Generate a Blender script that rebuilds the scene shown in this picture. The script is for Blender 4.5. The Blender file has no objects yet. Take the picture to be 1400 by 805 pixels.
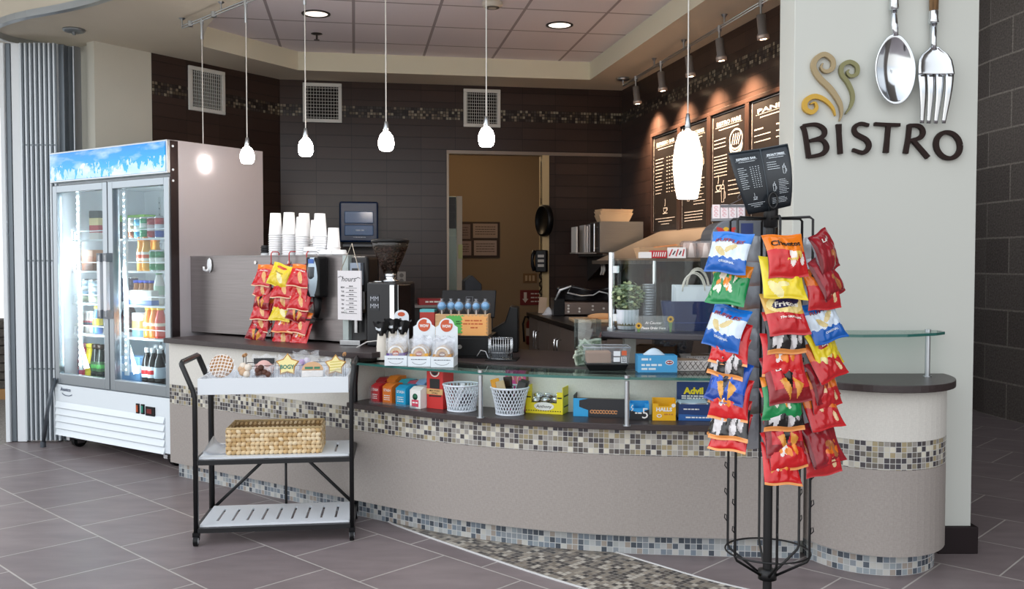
import bpy, bmesh, math, random
from mathutils import Vector, Matrix
R = random.Random(11)
SC = bpy.context.scene
COL = SC.collection
PI = math.pi
F, PITCH, CZ = 1260.0, math.radians(1.93), 1.33
CP, SP = math.cos(PITCH), math.sin(PITCH)

def ray(px, py):
    a, b = (px - 700) / F, (402.5 - py) / F
    return Vector((a, b * SP + CP, b * CP - SP))
def at(px, py, Y):
    d = ray(px, py); t = Y / d.y
    return Vector((d.x * t, Y, CZ + d.z * t))
def onz(px, py, z):
    d = ray(px, py); t = (z - CZ) / d.z
    return Vector((d.x * t, d.y * t, z))

# ---------------------------------------------------------------- materials
def lin(h):
    if isinstance(h, str):
        h = h.lstrip('#'); c = [int(h[i:i + 2], 16) / 255 for i in (0, 2, 4)]
    else:
        c = [x / 255 for x in h]
    return tuple((x / 12.92 if x <= .04045 else ((x + .055) / 1.055) ** 2.4) for x in c) + (1,)
_mc = {}
def M(h, rough=.5, metal=0.0, spec=.5, emit=0, noise=0, nscale=40, bump=0, coat=0, sheen=0, stretch=None):
    key = (h, rough, metal, spec, emit, noise, nscale, bump, coat, stretch)
    if key in _mc: return _mc[key]
    m = bpy.data.materials.new('surface'); m.use_nodes = True
    nt = m.node_tree; b = nt.nodes['Principled BSDF']
    c = lin(h)
    b.inputs['Base Color'].default_value = c
    b.inputs['Roughness'].default_value = rough
    b.inputs['Metallic'].default_value = metal
    b.inputs['Specular IOR Level'].default_value = spec
    b.inputs['Coat Weight'].default_value = coat
    if emit:
        b.inputs['Emission Color'].default_value = c; b.inputs['Emission Strength'].default_value = emit
    if noise or bump:
        tc = nt.nodes.new('ShaderNodeTexCoord'); n = nt.nodes.new('ShaderNodeTexNoise')
        n.inputs['Scale'].default_value = nscale; n.inputs['Detail'].default_value = 4
        if stretch:
            mp = nt.nodes.new('ShaderNodeMapping'); mp.inputs['Scale'].default_value = stretch
            nt.links.new(tc.outputs['Object'], mp.inputs['Vector']); nt.links.new(mp.outputs['Vector'], n.inputs['Vector'])
        else:
            nt.links.new(tc.outputs['Object'], n.inputs['Vector'])
        if noise:
            mr = nt.nodes.new('ShaderNodeMapRange')
            mr.inputs['From Min'].default_value = .3; mr.inputs['From Max'].default_value = .7
            mr.inputs['To Min'].default_value = 1 - noise; mr.inputs['To Max'].default_value = 1 + noise
            vm = nt.nodes.new('ShaderNodeVectorMath'); vm.operation = 'SCALE'
            vm.inputs[0].default_value = c[:3]
            nt.links.new(n.outputs['Fac'], mr.inputs['Value']); nt.links.new(mr.outputs['Result'], vm.inputs['Scale'])
            nt.links.new(vm.outputs['Vector'], b.inputs['Base Color'])
        if bump:
            bp = nt.nodes.new('ShaderNodeBump'); bp.inputs['Strength'].default_value = bump; bp.inputs['Distance'].default_value = .003
            nt.links.new(n.outputs['Fac'], bp.inputs['Height']); nt.links.new(bp.outputs['Normal'], b.inputs['Normal'])
    _mc[key] = m
    return m
def GLASS(tint='#ffffff', refl=.12, dirt=0, rough=.02):
    key = ('glass', tint, refl, dirt, rough)
    if key in _mc: return _mc[key]
    m = bpy.data.materials.new('clear_pane'); m.use_nodes = True; nt = m.node_tree
    nt.nodes.clear()
    o = nt.nodes.new('ShaderNodeOutputMaterial'); t = nt.nodes.new('ShaderNodeBsdfTransparent'); g = nt.nodes.new('ShaderNodeBsdfGlossy')
    g.inputs['Roughness'].default_value = rough
    t.inputs['Color'].default_value = lin(tint)
    lw = nt.nodes.new('ShaderNodeLayerWeight'); lw.inputs['Blend'].default_value = .5
    mx = nt.nodes.new('ShaderNodeMixShader'); pw = nt.nodes.new('ShaderNodeMath'); pw.operation = 'POWER'; pw.inputs[1].default_value = 4
    ad = nt.nodes.new('ShaderNodeMath'); ad.operation = 'MULTIPLY_ADD'; ad.use_clamp = True
    ad.inputs[1].default_value = .5; ad.inputs[2].default_value = refl * .5
    nt.links.new(lw.outputs['Facing'], pw.inputs[0]); nt.links.new(pw.outputs[0], ad.inputs[0]); nt.links.new(ad.outputs[0], mx.inputs[0])
    nt.links.new(t.outputs[0], mx.inputs[1]); nt.links.new(g.outputs[0], mx.inputs[2])
    last = mx
    if dirt:
        d = nt.nodes.new('ShaderNodeBsdfDiffuse'); d.inputs['Color'].default_value = (.9, .92, .95, 1)
        m2 = nt.nodes.new('ShaderNodeMixShader'); m2.inputs[0].default_value = dirt
        nt.links.new(mx.outputs[0], m2.inputs[1]); nt.links.new(d.outputs[0], m2.inputs[2]); last = m2
    nt.links.new(last.outputs[0], o.inputs['Surface'])
    _mc[key] = m
    return m
class NT:
    def __init__(s, name, rough=.5, spec=.5):
        s.m = bpy.data.materials.new(name); s.m.use_nodes = True; s.t = s.m.node_tree; s.b = s.t.nodes['Principled BSDF']
        s.b.inputs['Roughness'].default_value = rough; s.b.inputs['Specular IOR Level'].default_value = spec
    def n(s, typ, **kw):
        x = s.t.nodes.new('ShaderNode' + typ)
        for k, v in kw.items(): setattr(x, k, v)
        return x
    def l(s, a, b): s.t.links.new(a, b)
    def math(s, op, a, b=None, c=None):
        x = s.n('Math', operation=op)
        for i, v in enumerate((a, b, c)):
            if v is None: continue
            if isinstance(v, (int, float)): x.inputs[i].default_value = v
            else: s.l(v, x.inputs[i])
        return x.outputs[0]
    def mix(s, f, a, b):
        x = s.n('Mix', data_type='RGBA')
        for k, v in ((0, f), (6, a), (7, b)):
            if isinstance(v, (int, float)): x.inputs[k].default_value = v
            elif isinstance(v, tuple): x.inputs[k].default_value = v
            else: s.l(v, x.inputs[k])
        return x.outputs[2]
    def ramp(s, fac, stops, const=True):
        x = s.n('ValToRGB'); e = x.color_ramp.elements
        x.color_ramp.interpolation = 'CONSTANT' if const else 'LINEAR'
        while len(e) < len(stops): e.new(.5)
        for q, (p, c) in zip(e, stops): q.position = p; q.color = c
        s.l(fac, x.inputs[0]); return x.outputs[0]
def mosaic_nodes(k, u, v, s, cols, grout, gw=.08):
    """small square tiles with a random colour per tile; returns colour, grout mask, random value"""
    us, vs = k.math('DIVIDE', u, s), k.math('DIVIDE', v, s)
    fu, fv = k.math('FLOOR', us), k.math('FLOOR', vs)
    cb = k.n('CombineXYZ'); k.l(fu, cb.inputs[0]); k.l(fv, cb.inputs[1])
    wn = k.n('TexWhiteNoise', noise_dimensions='3D'); k.l(cb.outputs[0], wn.inputs['Vector'])
    n = len(cols)
    col = k.ramp(wn.outputs['Value'], [(i / n, lin(c)) for i, c in enumerate(cols)])
    ru = k.math('ABSOLUTE', k.math('SUBTRACT', k.math('FRACT', us), .5))
    rv = k.math('ABSOLUTE', k.math('SUBTRACT', k.math('FRACT', vs), .5))
    g = k.math('GREATER_THAN', k.math('MAXIMUM', ru, rv), .5 - gw)
    return k.mix(g, col, lin(grout)), g, wn.outputs['Value']
def uvnodes(k):
    tc = k.n('TexCoord'); sp = k.n('SeparateXYZ'); k.l(tc.outputs['UV'], sp.inputs[0])
    return sp.outputs[0], sp.outputs[1], tc
def mosaic_mat(s, cols, grout, rough=.15, gw=.07):
    k = NT('mosaic_tile', rough); u, v, tc = uvnodes(k)
    c, g, w = mosaic_nodes(k, u, v, s, cols, grout, gw)
    k.l(c, k.b.inputs['Base Color']); k.l(k.math('MULTIPLY_ADD', g, .6, rough), k.b.inputs['Roughness'])
    bp = k.n('Bump'); bp.inputs['Strength'].default_value = .4; bp.inputs['Distance'].default_value = .002; bp.invert = True
    k.l(g, bp.inputs['Height']); k.l(bp.outputs[0], k.b.inputs['Normal'])
    return k.m
BAND = ['#4b474a', '#d8d3c2', '#8f8772', '#b4afa5', '#55504f', '#a89a78', '#9b968f', '#6a645e', '#c9c4b4', '#48454a']
def wall_tile_mat():
    """dark brown stacked tiles with one band of small mosaic; u along the wall, v = height"""
    k = NT('dark_wall_tile', .28, .4); u, v, tc = uvnodes(k)
    cw, ch = .32, .109
    us, vs = k.math('DIVIDE', u, cw), k.math('DIVIDE', v, ch)
    ru = k.math('ABSOLUTE', k.math('SUBTRACT', k.math('FRACT', us), .5)); rv = k.math('ABSOLUTE', k.math('SUBTRACT', k.math('FRACT', vs), .5))
    g = k.math('MAXIMUM', k.math('GREATER_THAN', ru, .494), k.math('GREATER_THAN', rv, .478))
    cb = k.n('CombineXYZ'); k.l(k.math('FLOOR', us), cb.inputs[0]); k.l(k.math('FLOOR', vs), cb.inputs[1])
    wn = k.n('TexWhiteNoise', noise_dimensions='3D'); k.l(cb.outputs[0], wn.inputs['Vector'])
    col = k.mix(wn.outputs['Value'], lin('#352824'), lin('#3f302b'))
    col = k.mix(g, col, lin('#1d1614'))
    mc, mg, w = mosaic_nodes(k, u, v, .027, ['#231d1b', '#7d7160', '#3a3430', '#8f8a78', '#2c2624', '#564c3e', '#403a38'], '#1b1614', .09)
    inb = k.math('MULTIPLY', k.math('GREATER_THAN', v, 2.673), k.math('LESS_THAN', v, 2.781))
    k.l(k.mix(inb, col, mc), k.b.inputs['Base Color'])
    bp = k.n('Bump'); bp.inputs['Strength'].default_value = .5; bp.inputs['Distance'].default_value = .003; bp.invert = True
    k.l(g, bp.inputs['Height']); k.l(bp.outputs[0], k.b.inputs['Normal'])
    return k.m
def floor_mat():
    k = NT('floor_tile', .42, .4)
    g = k.n('NewGeometry')
    def dot(vx, vy, off):
        d = k.n('VectorMath', operation='DOT_PRODUCT'); k.l(g.outputs['Position'], d.inputs[0]); d.inputs[1].default_value = (vx, vy, 0)
        return k.math('ADD', d.outputs['Value'], off)
    u, v = dot(-.725, .688, 20 * .48 - 4.766 + .24), dot(.688, .725, 20 * .48 - 1.843)
    br = k.n('TexBrick'); br.offset = .5; br.offset_frequency = 2
    cb = k.n('CombineXYZ'); k.l(u, cb.inputs[0]); k.l(v, cb.inputs[1]); k.l(cb.outputs[0], br.inputs['Vector'])
    br.inputs['Scale'].default_value = 1; br.inputs['Brick Width'].default_value = .48; br.inputs['Row Height'].default_value = .48
    br.inputs['Mortar Size'].default_value = .004; br.inputs['Mortar Smooth'].default_value = .1
    br.inputs['Color1'].default_value = lin('#7e7273'); br.inputs['Color2'].default_value = lin('#897d7d'); br.inputs['Mortar'].default_value = lin('#bcb6b0')
    no = k.n('TexNoise'); no.inputs['Scale'].default_value = 3.5; no.inputs['Detail'].default_value = 6
    mp = k.n('Mapping'); mp.inputs['Rotation'].default_value = (0, 0, .76); mp.inputs['Scale'].default_value = (1, 3, 1)
    k.l(g.outputs['Position'], mp.inputs[0]); k.l(mp.outputs[0], no.inputs['Vector'])
    mr = k.n('MapRange'); mr.inputs[1].default_value = .3; mr.inputs[2].default_value = .7; mr.inputs[3].default_value = .86; mr.inputs[4].default_value = 1.12
    k.l(no.outputs['Fac'], mr.inputs[0])
    vm = k.n('VectorMath', operation='SCALE'); k.l(br.outputs['Color'], vm.inputs[0]); k.l(mr.outputs[0], vm.inputs['Scale'])
    k.l(vm.outputs[0], k.b.inputs['Base Color'])
    bp = k.n('Bump'); bp.inputs['Strength'].default_value = .3; bp.inputs['Distance'].default_value = .003; bp.invert = True
    k.l(br.outputs['Fac'], bp.inputs['Height']); k.l(bp.outputs[0], k.b.inputs['Normal'])
    return k.m
def grid_mat(name, cw, ch, col, line, lw, ang=0.0, ox=0.0, oy=0.0, noise=0.0):
    k = NT(name, .85, .2); g = k.n('NewGeometry')
    mp = k.n('Mapping'); mp.inputs['Rotation'].default_value = (0, 0, ang); mp.inputs['Location'].default_value = (ox, oy, 0)
    k.l(g.outputs['Position'], mp.inputs[0]); sp = k.n('SeparateXYZ'); k.l(mp.outputs[0], sp.inputs[0])
    ru = k.math('ABSOLUTE', k.math('SUBTRACT', k.math('FRACT', k.math('DIVIDE', sp.outputs[0], cw)), .5))
    rv = k.math('ABSOLUTE', k.math('SUBTRACT', k.math('FRACT', k.math('DIVIDE', sp.outputs[1], ch)), .5))
    gm = k.math('MAXIMUM', k.math('GREATER_THAN', ru, .5 - lw / cw), k.math('GREATER_THAN', rv, .5 - lw / ch))
    c = k.mix(gm, lin(col), lin(line))
    k.l(c, k.b.inputs['Base Color'])
    bp = k.n('Bump'); bp.inputs['Strength'].default_value = .6; bp.inputs['Distance'].default_value = .006
    k.l(gm, bp.inputs['Height']); k.l(bp.outputs[0], k.b.inputs['Normal'])
    return k.m
def block_mat():
    k = NT('split_face_block', .9, .2); u, v, tc = uvnodes(k)
    br = k.n('TexBrick'); br.offset = .5; cb = k.n('CombineXYZ'); k.l(u, cb.inputs[0]); k.l(v, cb.inputs[1]); k.l(cb.outputs[0], br.inputs['Vector'])
    br.inputs['Scale'].default_value = 1; br.inputs['Brick Width'].default_value = .62; br.inputs['Row Height'].default_value = .31
    br.inputs['Mortar Size'].default_value = .008; br.inputs['Color1'].default_value = lin('#726b66'); br.inputs['Color2'].default_value = lin('#625b57'); br.inputs['Mortar'].default_value = lin('#938c84')
    no = k.n('TexNoise'); no.inputs['Scale'].default_value = 60; no.inputs['Detail'].default_value = 8; k.l(tc.outputs['UV'], no.inputs['Vector'])
    mr = k.n('MapRange'); mr.inputs[1].default_value = .3; mr.inputs[2].default_value = .7; mr.inputs[3].default_value = .7; mr.inputs[4].default_value = 1.3
    k.l(no.outputs['Fac'], mr.inputs[0]); vm = k.n('VectorMath', operation='SCALE'); k.l(br.outputs['Color'], vm.inputs[0]); k.l(mr.outputs[0], vm.inputs['Scale'])
    k.l(vm.outputs[0], k.b.inputs['Base Color'])
    bp = k.n('Bump'); bp.inputs['Strength'].default_value = .8; bp.inputs['Distance'].default_value = .01
    k.l(no.outputs['Fac'], bp.inputs['Height']); k.l(bp.outputs[0], k.b.inputs['Normal'])
    return k.m

# ---------------------------------------------------------------- mesh builder
class MB:
    def __init__(s): s.v = []; s.f = []; s.mi = []; s.sm = []; s.uv = {}
    def add(s, vs, fs, mi=0, sm=False, T=None):
        o = len(s.v)
        s.v += [tuple(T @ Vector(v)) if T is not None else tuple(v) for v in vs]
        for i, f in enumerate(fs):
            s.f.append([x + o for x in f]); s.mi.append(mi[i] if isinstance(mi, list) else mi); s.sm.append(sm)
        return s
    def box(s, c, d, mi=0, T=None, rz=0):
        x, y, z = d[0] / 2, d[1] / 2, d[2] / 2
        vs = [(a * x, b * y, e * z) for e in (-1, 1) for b in (-1, 1) for a in (-1, 1)]
        m = Matrix.Translation(c) @ Matrix.Rotation(rz, 4, 'Z')
        if T is not None: m = T @ m
        return s.add(vs, [(0, 2, 3, 1), (4, 5, 7, 6), (0, 1, 5, 4), (2, 6, 7, 3), (0, 4, 6, 2), (1, 3, 7, 5)], mi, False, m)
    def bx(s, x0, x1, y0, y1, z0, z1, mi=0, T=None):
        return s.box(((x0 + x1) / 2, (y0 + y1) / 2, (z0 + z1) / 2), (abs(x1 - x0), abs(y1 - y0), abs(z1 - z0)), mi, T)
    def lathe(s, prof, n=24, o=(0, 0, 0), mi=0, T=None, sm=True, sx=1, sy=1):
        vs = []; fs = []
        for r, z in prof:
            for i in range(n):
                a = 2 * PI * i / n; vs.append((o[0] + r * sx * math.cos(a), o[1] + r * sy * math.sin(a), o[2] + z))
        k = len(prof)
        for j in range(k - 1):
            for i in range(n):
                fs.append((j * n + i, j * n + (i + 1) % n, (j + 1) * n + (i + 1) % n, (j + 1) * n + i))
        if prof[0][0] > 1e-5: fs.append(tuple(range(n))[::-1])
        if prof[-1][0] > 1e-5: fs.append(tuple((k - 1) * n + i for i in range(n)))
        return s.add(vs, fs, mi, sm, T)
    def cyl(s, p0, p1, r0, r1=None, n=16, mi=0, T=None, sm=True):
        p0, p1 = Vector(p0), Vector(p1); r1 = r0 if r1 is None else r1
        d = p1 - p0; L = d.length
        q = d.to_track_quat('Z', 'Y').to_matrix().to_4x4() if L > 1e-9 else Matrix()
        m = Matrix.Translation(p0) @ q
        if T is not None: m = T @ m
        vs = [(r0 * math.cos(2 * PI * i / n), r0 * math.sin(2 * PI * i / n), 0) for i in range(n)] + [(r1 * math.cos(2 * PI * i / n), r1 * math.sin(2 * PI * i / n), L) for i in range(n)]
        s.add(vs, [(i, (i + 1) % n, n + (i + 1) % n, n + i) for i in range(n)], mi, sm, m)
        return s.add(vs, [tuple(range(n))[::-1], tuple(range(n, 2 * n))], mi, False, m)
    def tube(s, pts, r, n=8, closed=False, mi=0, T=None):
        P = [Vector(p) for p in pts]; k = len(P)
        tg = []
        for i in range(k):
            a = P[(i - 1) % k] if (closed or i > 0) else P[i]; b = P[(i + 1) % k] if (closed or i < k - 1) else P[i]
            t = b - a; tg.append(t.normalized() if t.length > 1e-9 else Vector((0, 0, 1)))
        nr = tg[0].orthogonal().normalized(); vs = []; fs = []
        for i in range(k):
            if i:
                nr = nr - tg[i] * nr.dot(tg[i]); nr = nr.normalized() if nr.length > 1e-6 else tg[i].orthogonal().normalized()
            bn = tg[i].cross(nr); rr = r[i] if isinstance(r, (list, tuple)) else r
            for j in range(n):
                a = 2 * PI * j / n; vs.append(P[i] + (nr * math.cos(a) + bn * math.sin(a)) * rr)
        for i in range(k if closed else k - 1):
            q = (i + 1) % k
            for j in range(n): fs.append((i * n + j, i * n + (j + 1) % n, q * n + (j + 1) % n, q * n + j))
        if not closed:
            fs.append(tuple(range(n))[::-1]); fs.append(tuple((k - 1) * n + j for j in range(n)))
        return s.add(vs, fs, mi, True, T)
    def prism(s, pts, z0, z1, mi=0, T=None, side=None):
        n = len(pts); vs = [(p[0], p[1], z0) for p in pts] + [(p[0], p[1], z1) for p in pts]
        fs = [tuple(range(n))[::-1], tuple(range(n, 2 * n))] + [(i, (i + 1) % n, n + (i + 1) % n, n + i) for i in range(n)]
        return s.add(vs, fs, [mi, mi] + [mi if side is None else side] * n, False, T)
    def grid(s, fn, nu, nv, mi=0, sm=True, T=None, wrap=False):
        vs = []; fs = []; mm = []
        for j in range(nv + 1):
            for i in range(nu + (0 if wrap else 1)): vs.append(fn(i / nu, j / nv))
        w = nu if wrap else nu + 1
        for j in range(nv):
            for i in range(nu):
                fs.append((j * w + i, j * w + (i + 1) % w, (j + 1) * w + (i + 1) % w, (j + 1) * w + i))
                mm.append(mi((i + .5) / nu, (j + .5) / nv) if callable(mi) else mi)
        return s.add(vs, fs, mm, sm, T)
    def sphere(s, c, r, n=12, mi=0, T=None, sc=(1, 1, 1)):
        pr = [(max(1e-6, math.sin(PI * i / n)), -math.cos(PI * i / n)) for i in range(n + 1)]
        m = Matrix.Translation(c) @ Matrix.Diagonal((r * sc[0], r * sc[1], r * sc[2], 1))
        if T is not None: m = T @ m
        return s.lathe(pr, n * 2, mi=mi, T=m)
    def strip(s, path, z0, z1, mi=0, u0=0.0, closed=False):
        """upright wall along a plan path with UV in metres"""
        P = [Vector((p[0], p[1])) for p in path]
        if closed: P.append(P[0])
        u = u0
        for a, b in zip(P, P[1:]):
            L = (b - a).length; i = len(s.f)
            s.add([(a.x, a.y, z0), (b.x, b.y, z0), (b.x, b.y, z1), (a.x, a.y, z1)], [(0, 1, 2, 3)], mi)
            s.uv[i] = [(u, z0), (u + L, z0), (u + L, z1), (u, z1)]
            u += L
        return s
    def build(s, name, mats, parent=None, bevel=0, loc=None, rot=None, fix=True, seg=2):
        me = bpy.data.meshes.new(name); me.from_pydata(s.v, [], s.f)
        for m in (mats if isinstance(mats, (list, tuple)) else [mats]): me.materials.append(m)
        me.polygons.foreach_set('material_index', s.mi); me.polygons.foreach_set('use_smooth', s.sm)
        if s.uv:
            ul = me.uv_layers.new(name='UVMap')
            for i, q in s.uv.items():
                for li, uv in zip(me.polygons[i].loop_indices, q): ul.data[li].uv = uv
        elif fix:
            bm = bmesh.new(); bm.from_mesh(me); bmesh.ops.recalc_face_normals(bm, faces=bm.faces); bm.to_mesh(me); bm.free()
        me.update()
        o = bpy.data.objects.new(name, me); COL.objects.link(o)
        if parent: o.parent = parent
        if loc is not None: o.location = loc
        if rot is not None: o.rotation_euler = rot if isinstance(rot, (tuple, list)) else (0, 0, rot)
        if bevel:
            b = o.modifiers.new('edge', 'BEVEL'); b.width = bevel; b.segments = seg; b.limit_method = 'ANGLE'; b.angle_limit = .7
        return o
def tag(o, label, cat, group=None, kind=None):
    o['label'] = label; o['category'] = cat
    if group: o['group'] = group
    if kind: o['kind'] = kind
    return o
def thing(name, label, cat, loc=(0, 0, 0), rz=0, group=None):
    o = bpy.data.objects.new(name, None); o.empty_display_size = .1; COL.objects.link(o)
    o.location = loc; o.rotation_euler = (0, 0, rz)
    return tag(o, label, cat, group)
def struct(o, label=None, cat=None):
    o['kind'] = 'structure'
    if label: o['label'] = label
    if cat: o['category'] = cat
    return o
def copytree(o, parent=None):
    c = o.copy(); COL.objects.link(c)
    if parent: c.parent = parent
    for ch in list(o.children): copytree(ch, c)
    return c
# ---------------------------------------------------------------- lettering
_tc = {}
def text2d(s, bold=0.0, space=1.0):
    """flat lettering: verts and faces, 1 unit high capital letters, centred"""
    key = (s, bold, space)
    if key in _tc: return _tc[key]
    cu = bpy.data.curves.new('t', 'FONT'); cu.body = s; cu.offset = bold; cu.space_character = space; cu.resolution_u = 2
    ob = bpy.data.objects.new('t', cu); me = bpy.data.meshes.new_from_object(ob)
    vs = [(v.co.x, v.co.y) for v in me.vertices]; fs = [tuple(p.vertices) for p in me.polygons]
    bpy.data.objects.remove(ob); bpy.data.curves.remove(cu); bpy.data.meshes.remove(me)
    if vs:
        x0, x1 = min(v[0] for v in vs), max(v[0] for v in vs); y0, y1 = 0, .729
        vs = [((x - (x0 + x1) / 2) / .729, (y - .3645) / .729) for x, y in vs]
        w = (x1 - x0) / .729
    else: w = 1
    _tc[key] = (vs, fs, w)
    return _tc[key]
def lettering(mb, s, h, mi, fn, w=None, bold=.01, slant=0.0, space=1.0):
    """put lettering on a surface: fn(x, y) -> point; h capital height, w total width"""
    vs, fs, tw = text2d(s, bold, space)
    kx = (w / tw) if w else h
    mb.add([fn(x * kx + slant * y * h, y * h) for x, y in vs], fs, mi)
    return mb
def flatfn(o, ex, ey, off=0):
    o, ex, ey = Vector(o), Vector(ex).normalized(), Vector(ey).normalized(); nn = ex.cross(ey) * off
    return lambda x, y: o + ex * x + ey * y + nn
# frequently used surfaces
STEEL = M('#b9babb', .28, 1.0, noise=.05, nscale=30)
CHROME = M('#dfe3e6', .1, 1.0)
ALU = M('#c3c8cc', .35, 1.0)
BLACKM = M('#121213', .42)
BLACKP = M('#0b0b0d', .4, 0, .3)
WHITE = M('#eef2f5', .45)
PAPER = M('#f1f0ec', .7)
WOODTOP = M('#3a3030', .38, noise=.18, nscale=14, stretch=(1, 9, 9))
CLEAR = GLASS('#f7fbfb', .08)
WORLD = 1.3
EXPO = 0.35
# ================================================================ camera, sky
cam = bpy.data.cameras.new('camera'); co = bpy.data.objects.new('camera', cam); COL.objects.link(co)
co.location = (0, 0, CZ); co.rotation_euler = (PI / 2 - PITCH, 0, 0)
cam.sensor_width = 36; cam.lens = 36 * F / 1400; cam.clip_start = .05
SC.camera = co
SC.cycles.transparent_max_bounces = 40
SC.view_settings.view_transform = 'Standard'; SC.view_settings.look = 'None'
SC.view_settings.gamma = 1; SC.view_settings.use_curve_mapping = False
SC.view_settings.exposure = EXPO
w = bpy.data.worlds.new('World'); SC.world = w; w.use_nodes = True
nt = w.node_tree; bg = nt.nodes['Background']
tc = nt.nodes.new('ShaderNodeTexCoord'); sp = nt.nodes.new('ShaderNodeSeparateXYZ'); nt.links.new(tc.outputs['Generated'], sp.inputs[0])
rp = nt.nodes.new('ShaderNodeValToRGB'); nt.links.new(sp.outputs[2], rp.inputs[0])
e = rp.color_ramp.elements
e[0].position = 0.0; e[0].color = (.85, .84, .82, 1); e[1].position = 1.0; e[1].color = (.62, .68, .78, 1)
q = e.new(.03); q.color = (.75, .80, .86, 1)
q = e.new(.25); q.color = (1.12, 1.15, 1.18, 1); q = e.new(.5); q.color = (1.0, 1.03, 1.07, 1)
# brighter daylight from the left, where the hall opens outdoors
mm = nt.nodes.new('ShaderNodeMath'); mm.operation = 'MULTIPLY_ADD'; mm.inputs[1].default_value = -.34; mm.inputs[2].default_value = .97
nt.links.new(sp.outputs[0], mm.inputs[0])
vs_ = nt.nodes.new('ShaderNodeVectorMath'); vs_.operation = 'SCALE'; nt.links.new(rp.outputs[0], vs_.inputs[0]); nt.links.new(mm.outputs[0], vs_.inputs['Scale'])
nt.links.new(vs_.outputs['Vector'], bg.inputs['Color']); bg.inputs['Strength'].default_value = WORLD

# ================================================================ the room
C1, C2 = Vector((-2.11, 8.43)), Vector((1.06, 8.97))
LW = Vector((-3.14, 6.98)); RW = Vector((2.12, 4.3))
ZS, ZT = 3.0, 3.16
class Wall:
    def __init__(s, P, Q):
        s.P, s.Q = Vector(P), Vector(Q); s.d = (s.Q - s.P).normalized(); s.ang = math.atan2(s.d.y, s.d.x)
    def xy(s, px):
        k = (px - 700) / F / (CP + 0)      # plan ray (X = k*Y)
        t = (k * s.P.y - s.P.x) / (s.d.x - k * s.d.y); return s.P + s.d * t
    def pt(s, px, py):
        p = s.xy(px); v = at(px, py, p.y); return Vector((p.x, p.y, v.z))
    def w(s, a, b): return (s.xy(b) - s.xy(a)).length
WL, WB, WR = Wall(LW, C1), Wall(C1, C2), Wall(C2, RW)

WT = wall_tile_mat()
PAINT = M('#d4d2c6', .75, noise=.02, nscale=3)
PAINTW = M('#c6c8c1', .7)
TAN = M('#9c866c', .8)
def wallobj(name, mb, mats, thick=.1, off=-1):
    o = struct(mb.build(name, mats))
    s = o.modifiers.new('thick', 'SOLIDIFY'); s.thickness = thick; s.offset = off
    return o
lw211 = WL.xy(211)
wallobj('wall_left_painted', MB().strip([LW, lw211], 0, 3.0), PAINT)
wo_ = Vector((-.814, .581)); wallobj('wall_left_return', MB().strip([LW + wo_ * .62 + Vector((.0, .06)), LW + wo_ * .095 + Vector((.0, .06))], 0, 3.0), PAINT, .05)
wallobj('wall_left', MB().strip([lw211, C1], 0, 3.0), WT)
d0, d1 = WB.xy(611), WB.xy(741); ZD = WB.pt(660, 208).z
mb = MB().strip([C1, d0], 0, 3.0)
u = (d0 - C1).length; mb.strip([d0, d1], ZD, 3.0, u0=u); mb.strip([d1, C2], 0, 3.0, u0=u + (d1 - d0).length)
wallobj('wall_back', mb, WT)
wallobj('wall_right', MB().strip([C2, RW.lerp(C2, .043)], 0, 3.0), WT)
# door opening: lintel line, jamb
nb = Vector((-WB.d.y, WB.d.x))      # away from the camera
mb = MB()
for a, b, z0, z1 in ((d0, C2, ZD - .02, ZD + .012),):
    v = [a - nb * .012, b - nb * .012, b + nb * .1, a + nb * .1]; mb.prism(v, z0, z1)
struct(mb.build('trim_lintel', M('#8d8075', .35, .6)))
mb = MB(); v = [d1 - nb * .02, d1 + WB.d * .065 - nb * .02, d1 + WB.d * .065 + nb * .14, d1 + nb * .14]; mb.prism(v, 0, ZD - .02)
struct(mb.build('trim_door_jamb', M('#c9b185', .6)))
mb = MB(); v = [d0 - nb * .012, d0 + WB.d * .02 - nb * .012, d0 + WB.d * .02 + nb * .12, d0 + nb * .12]; mb.prism(v, 0, ZD - .02)
struct(mb.build('trim_door_edge', M('#a49586', .4, .4)))
# room behind the door
e0, e1 = d0 - WB.d * 1.2 + nb * 2.3, d1 + WB.d * .9 + nb * 2.3
mb = MB().strip([d0 - WB.d * .9 + nb * .12, e0, e1, d1 + WB.d * .9 + nb * .12], 0, 2.75)
wallobj('wall_back_room', mb, TAN, .06)
mb = MB(); mb.prism([d0 - WB.d * 1.3 + nb * .1, d1 + WB.d * 1.3 + nb * .1, e1 + WB.d * .5 + nb * .2, e0 - WB.d * .5 + nb * .2], 2.75, 2.8)
struct(mb.build('ceiling_back_room', M('#cfc6b6', .8)))
# floor
mb = MB(); mb.bx(-3.75, 7, -1.5, 13, -.06, 0)
struct(mb.build('floor', floor_mat()))
mb = MB(); mb.bx(-14, -3.75, -1.5, 20, -.06, -.004)
struct(mb.build('ground_gravel', M('#8f8b86', .95, noise=.35, nscale=70, bump=.8)))
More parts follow.
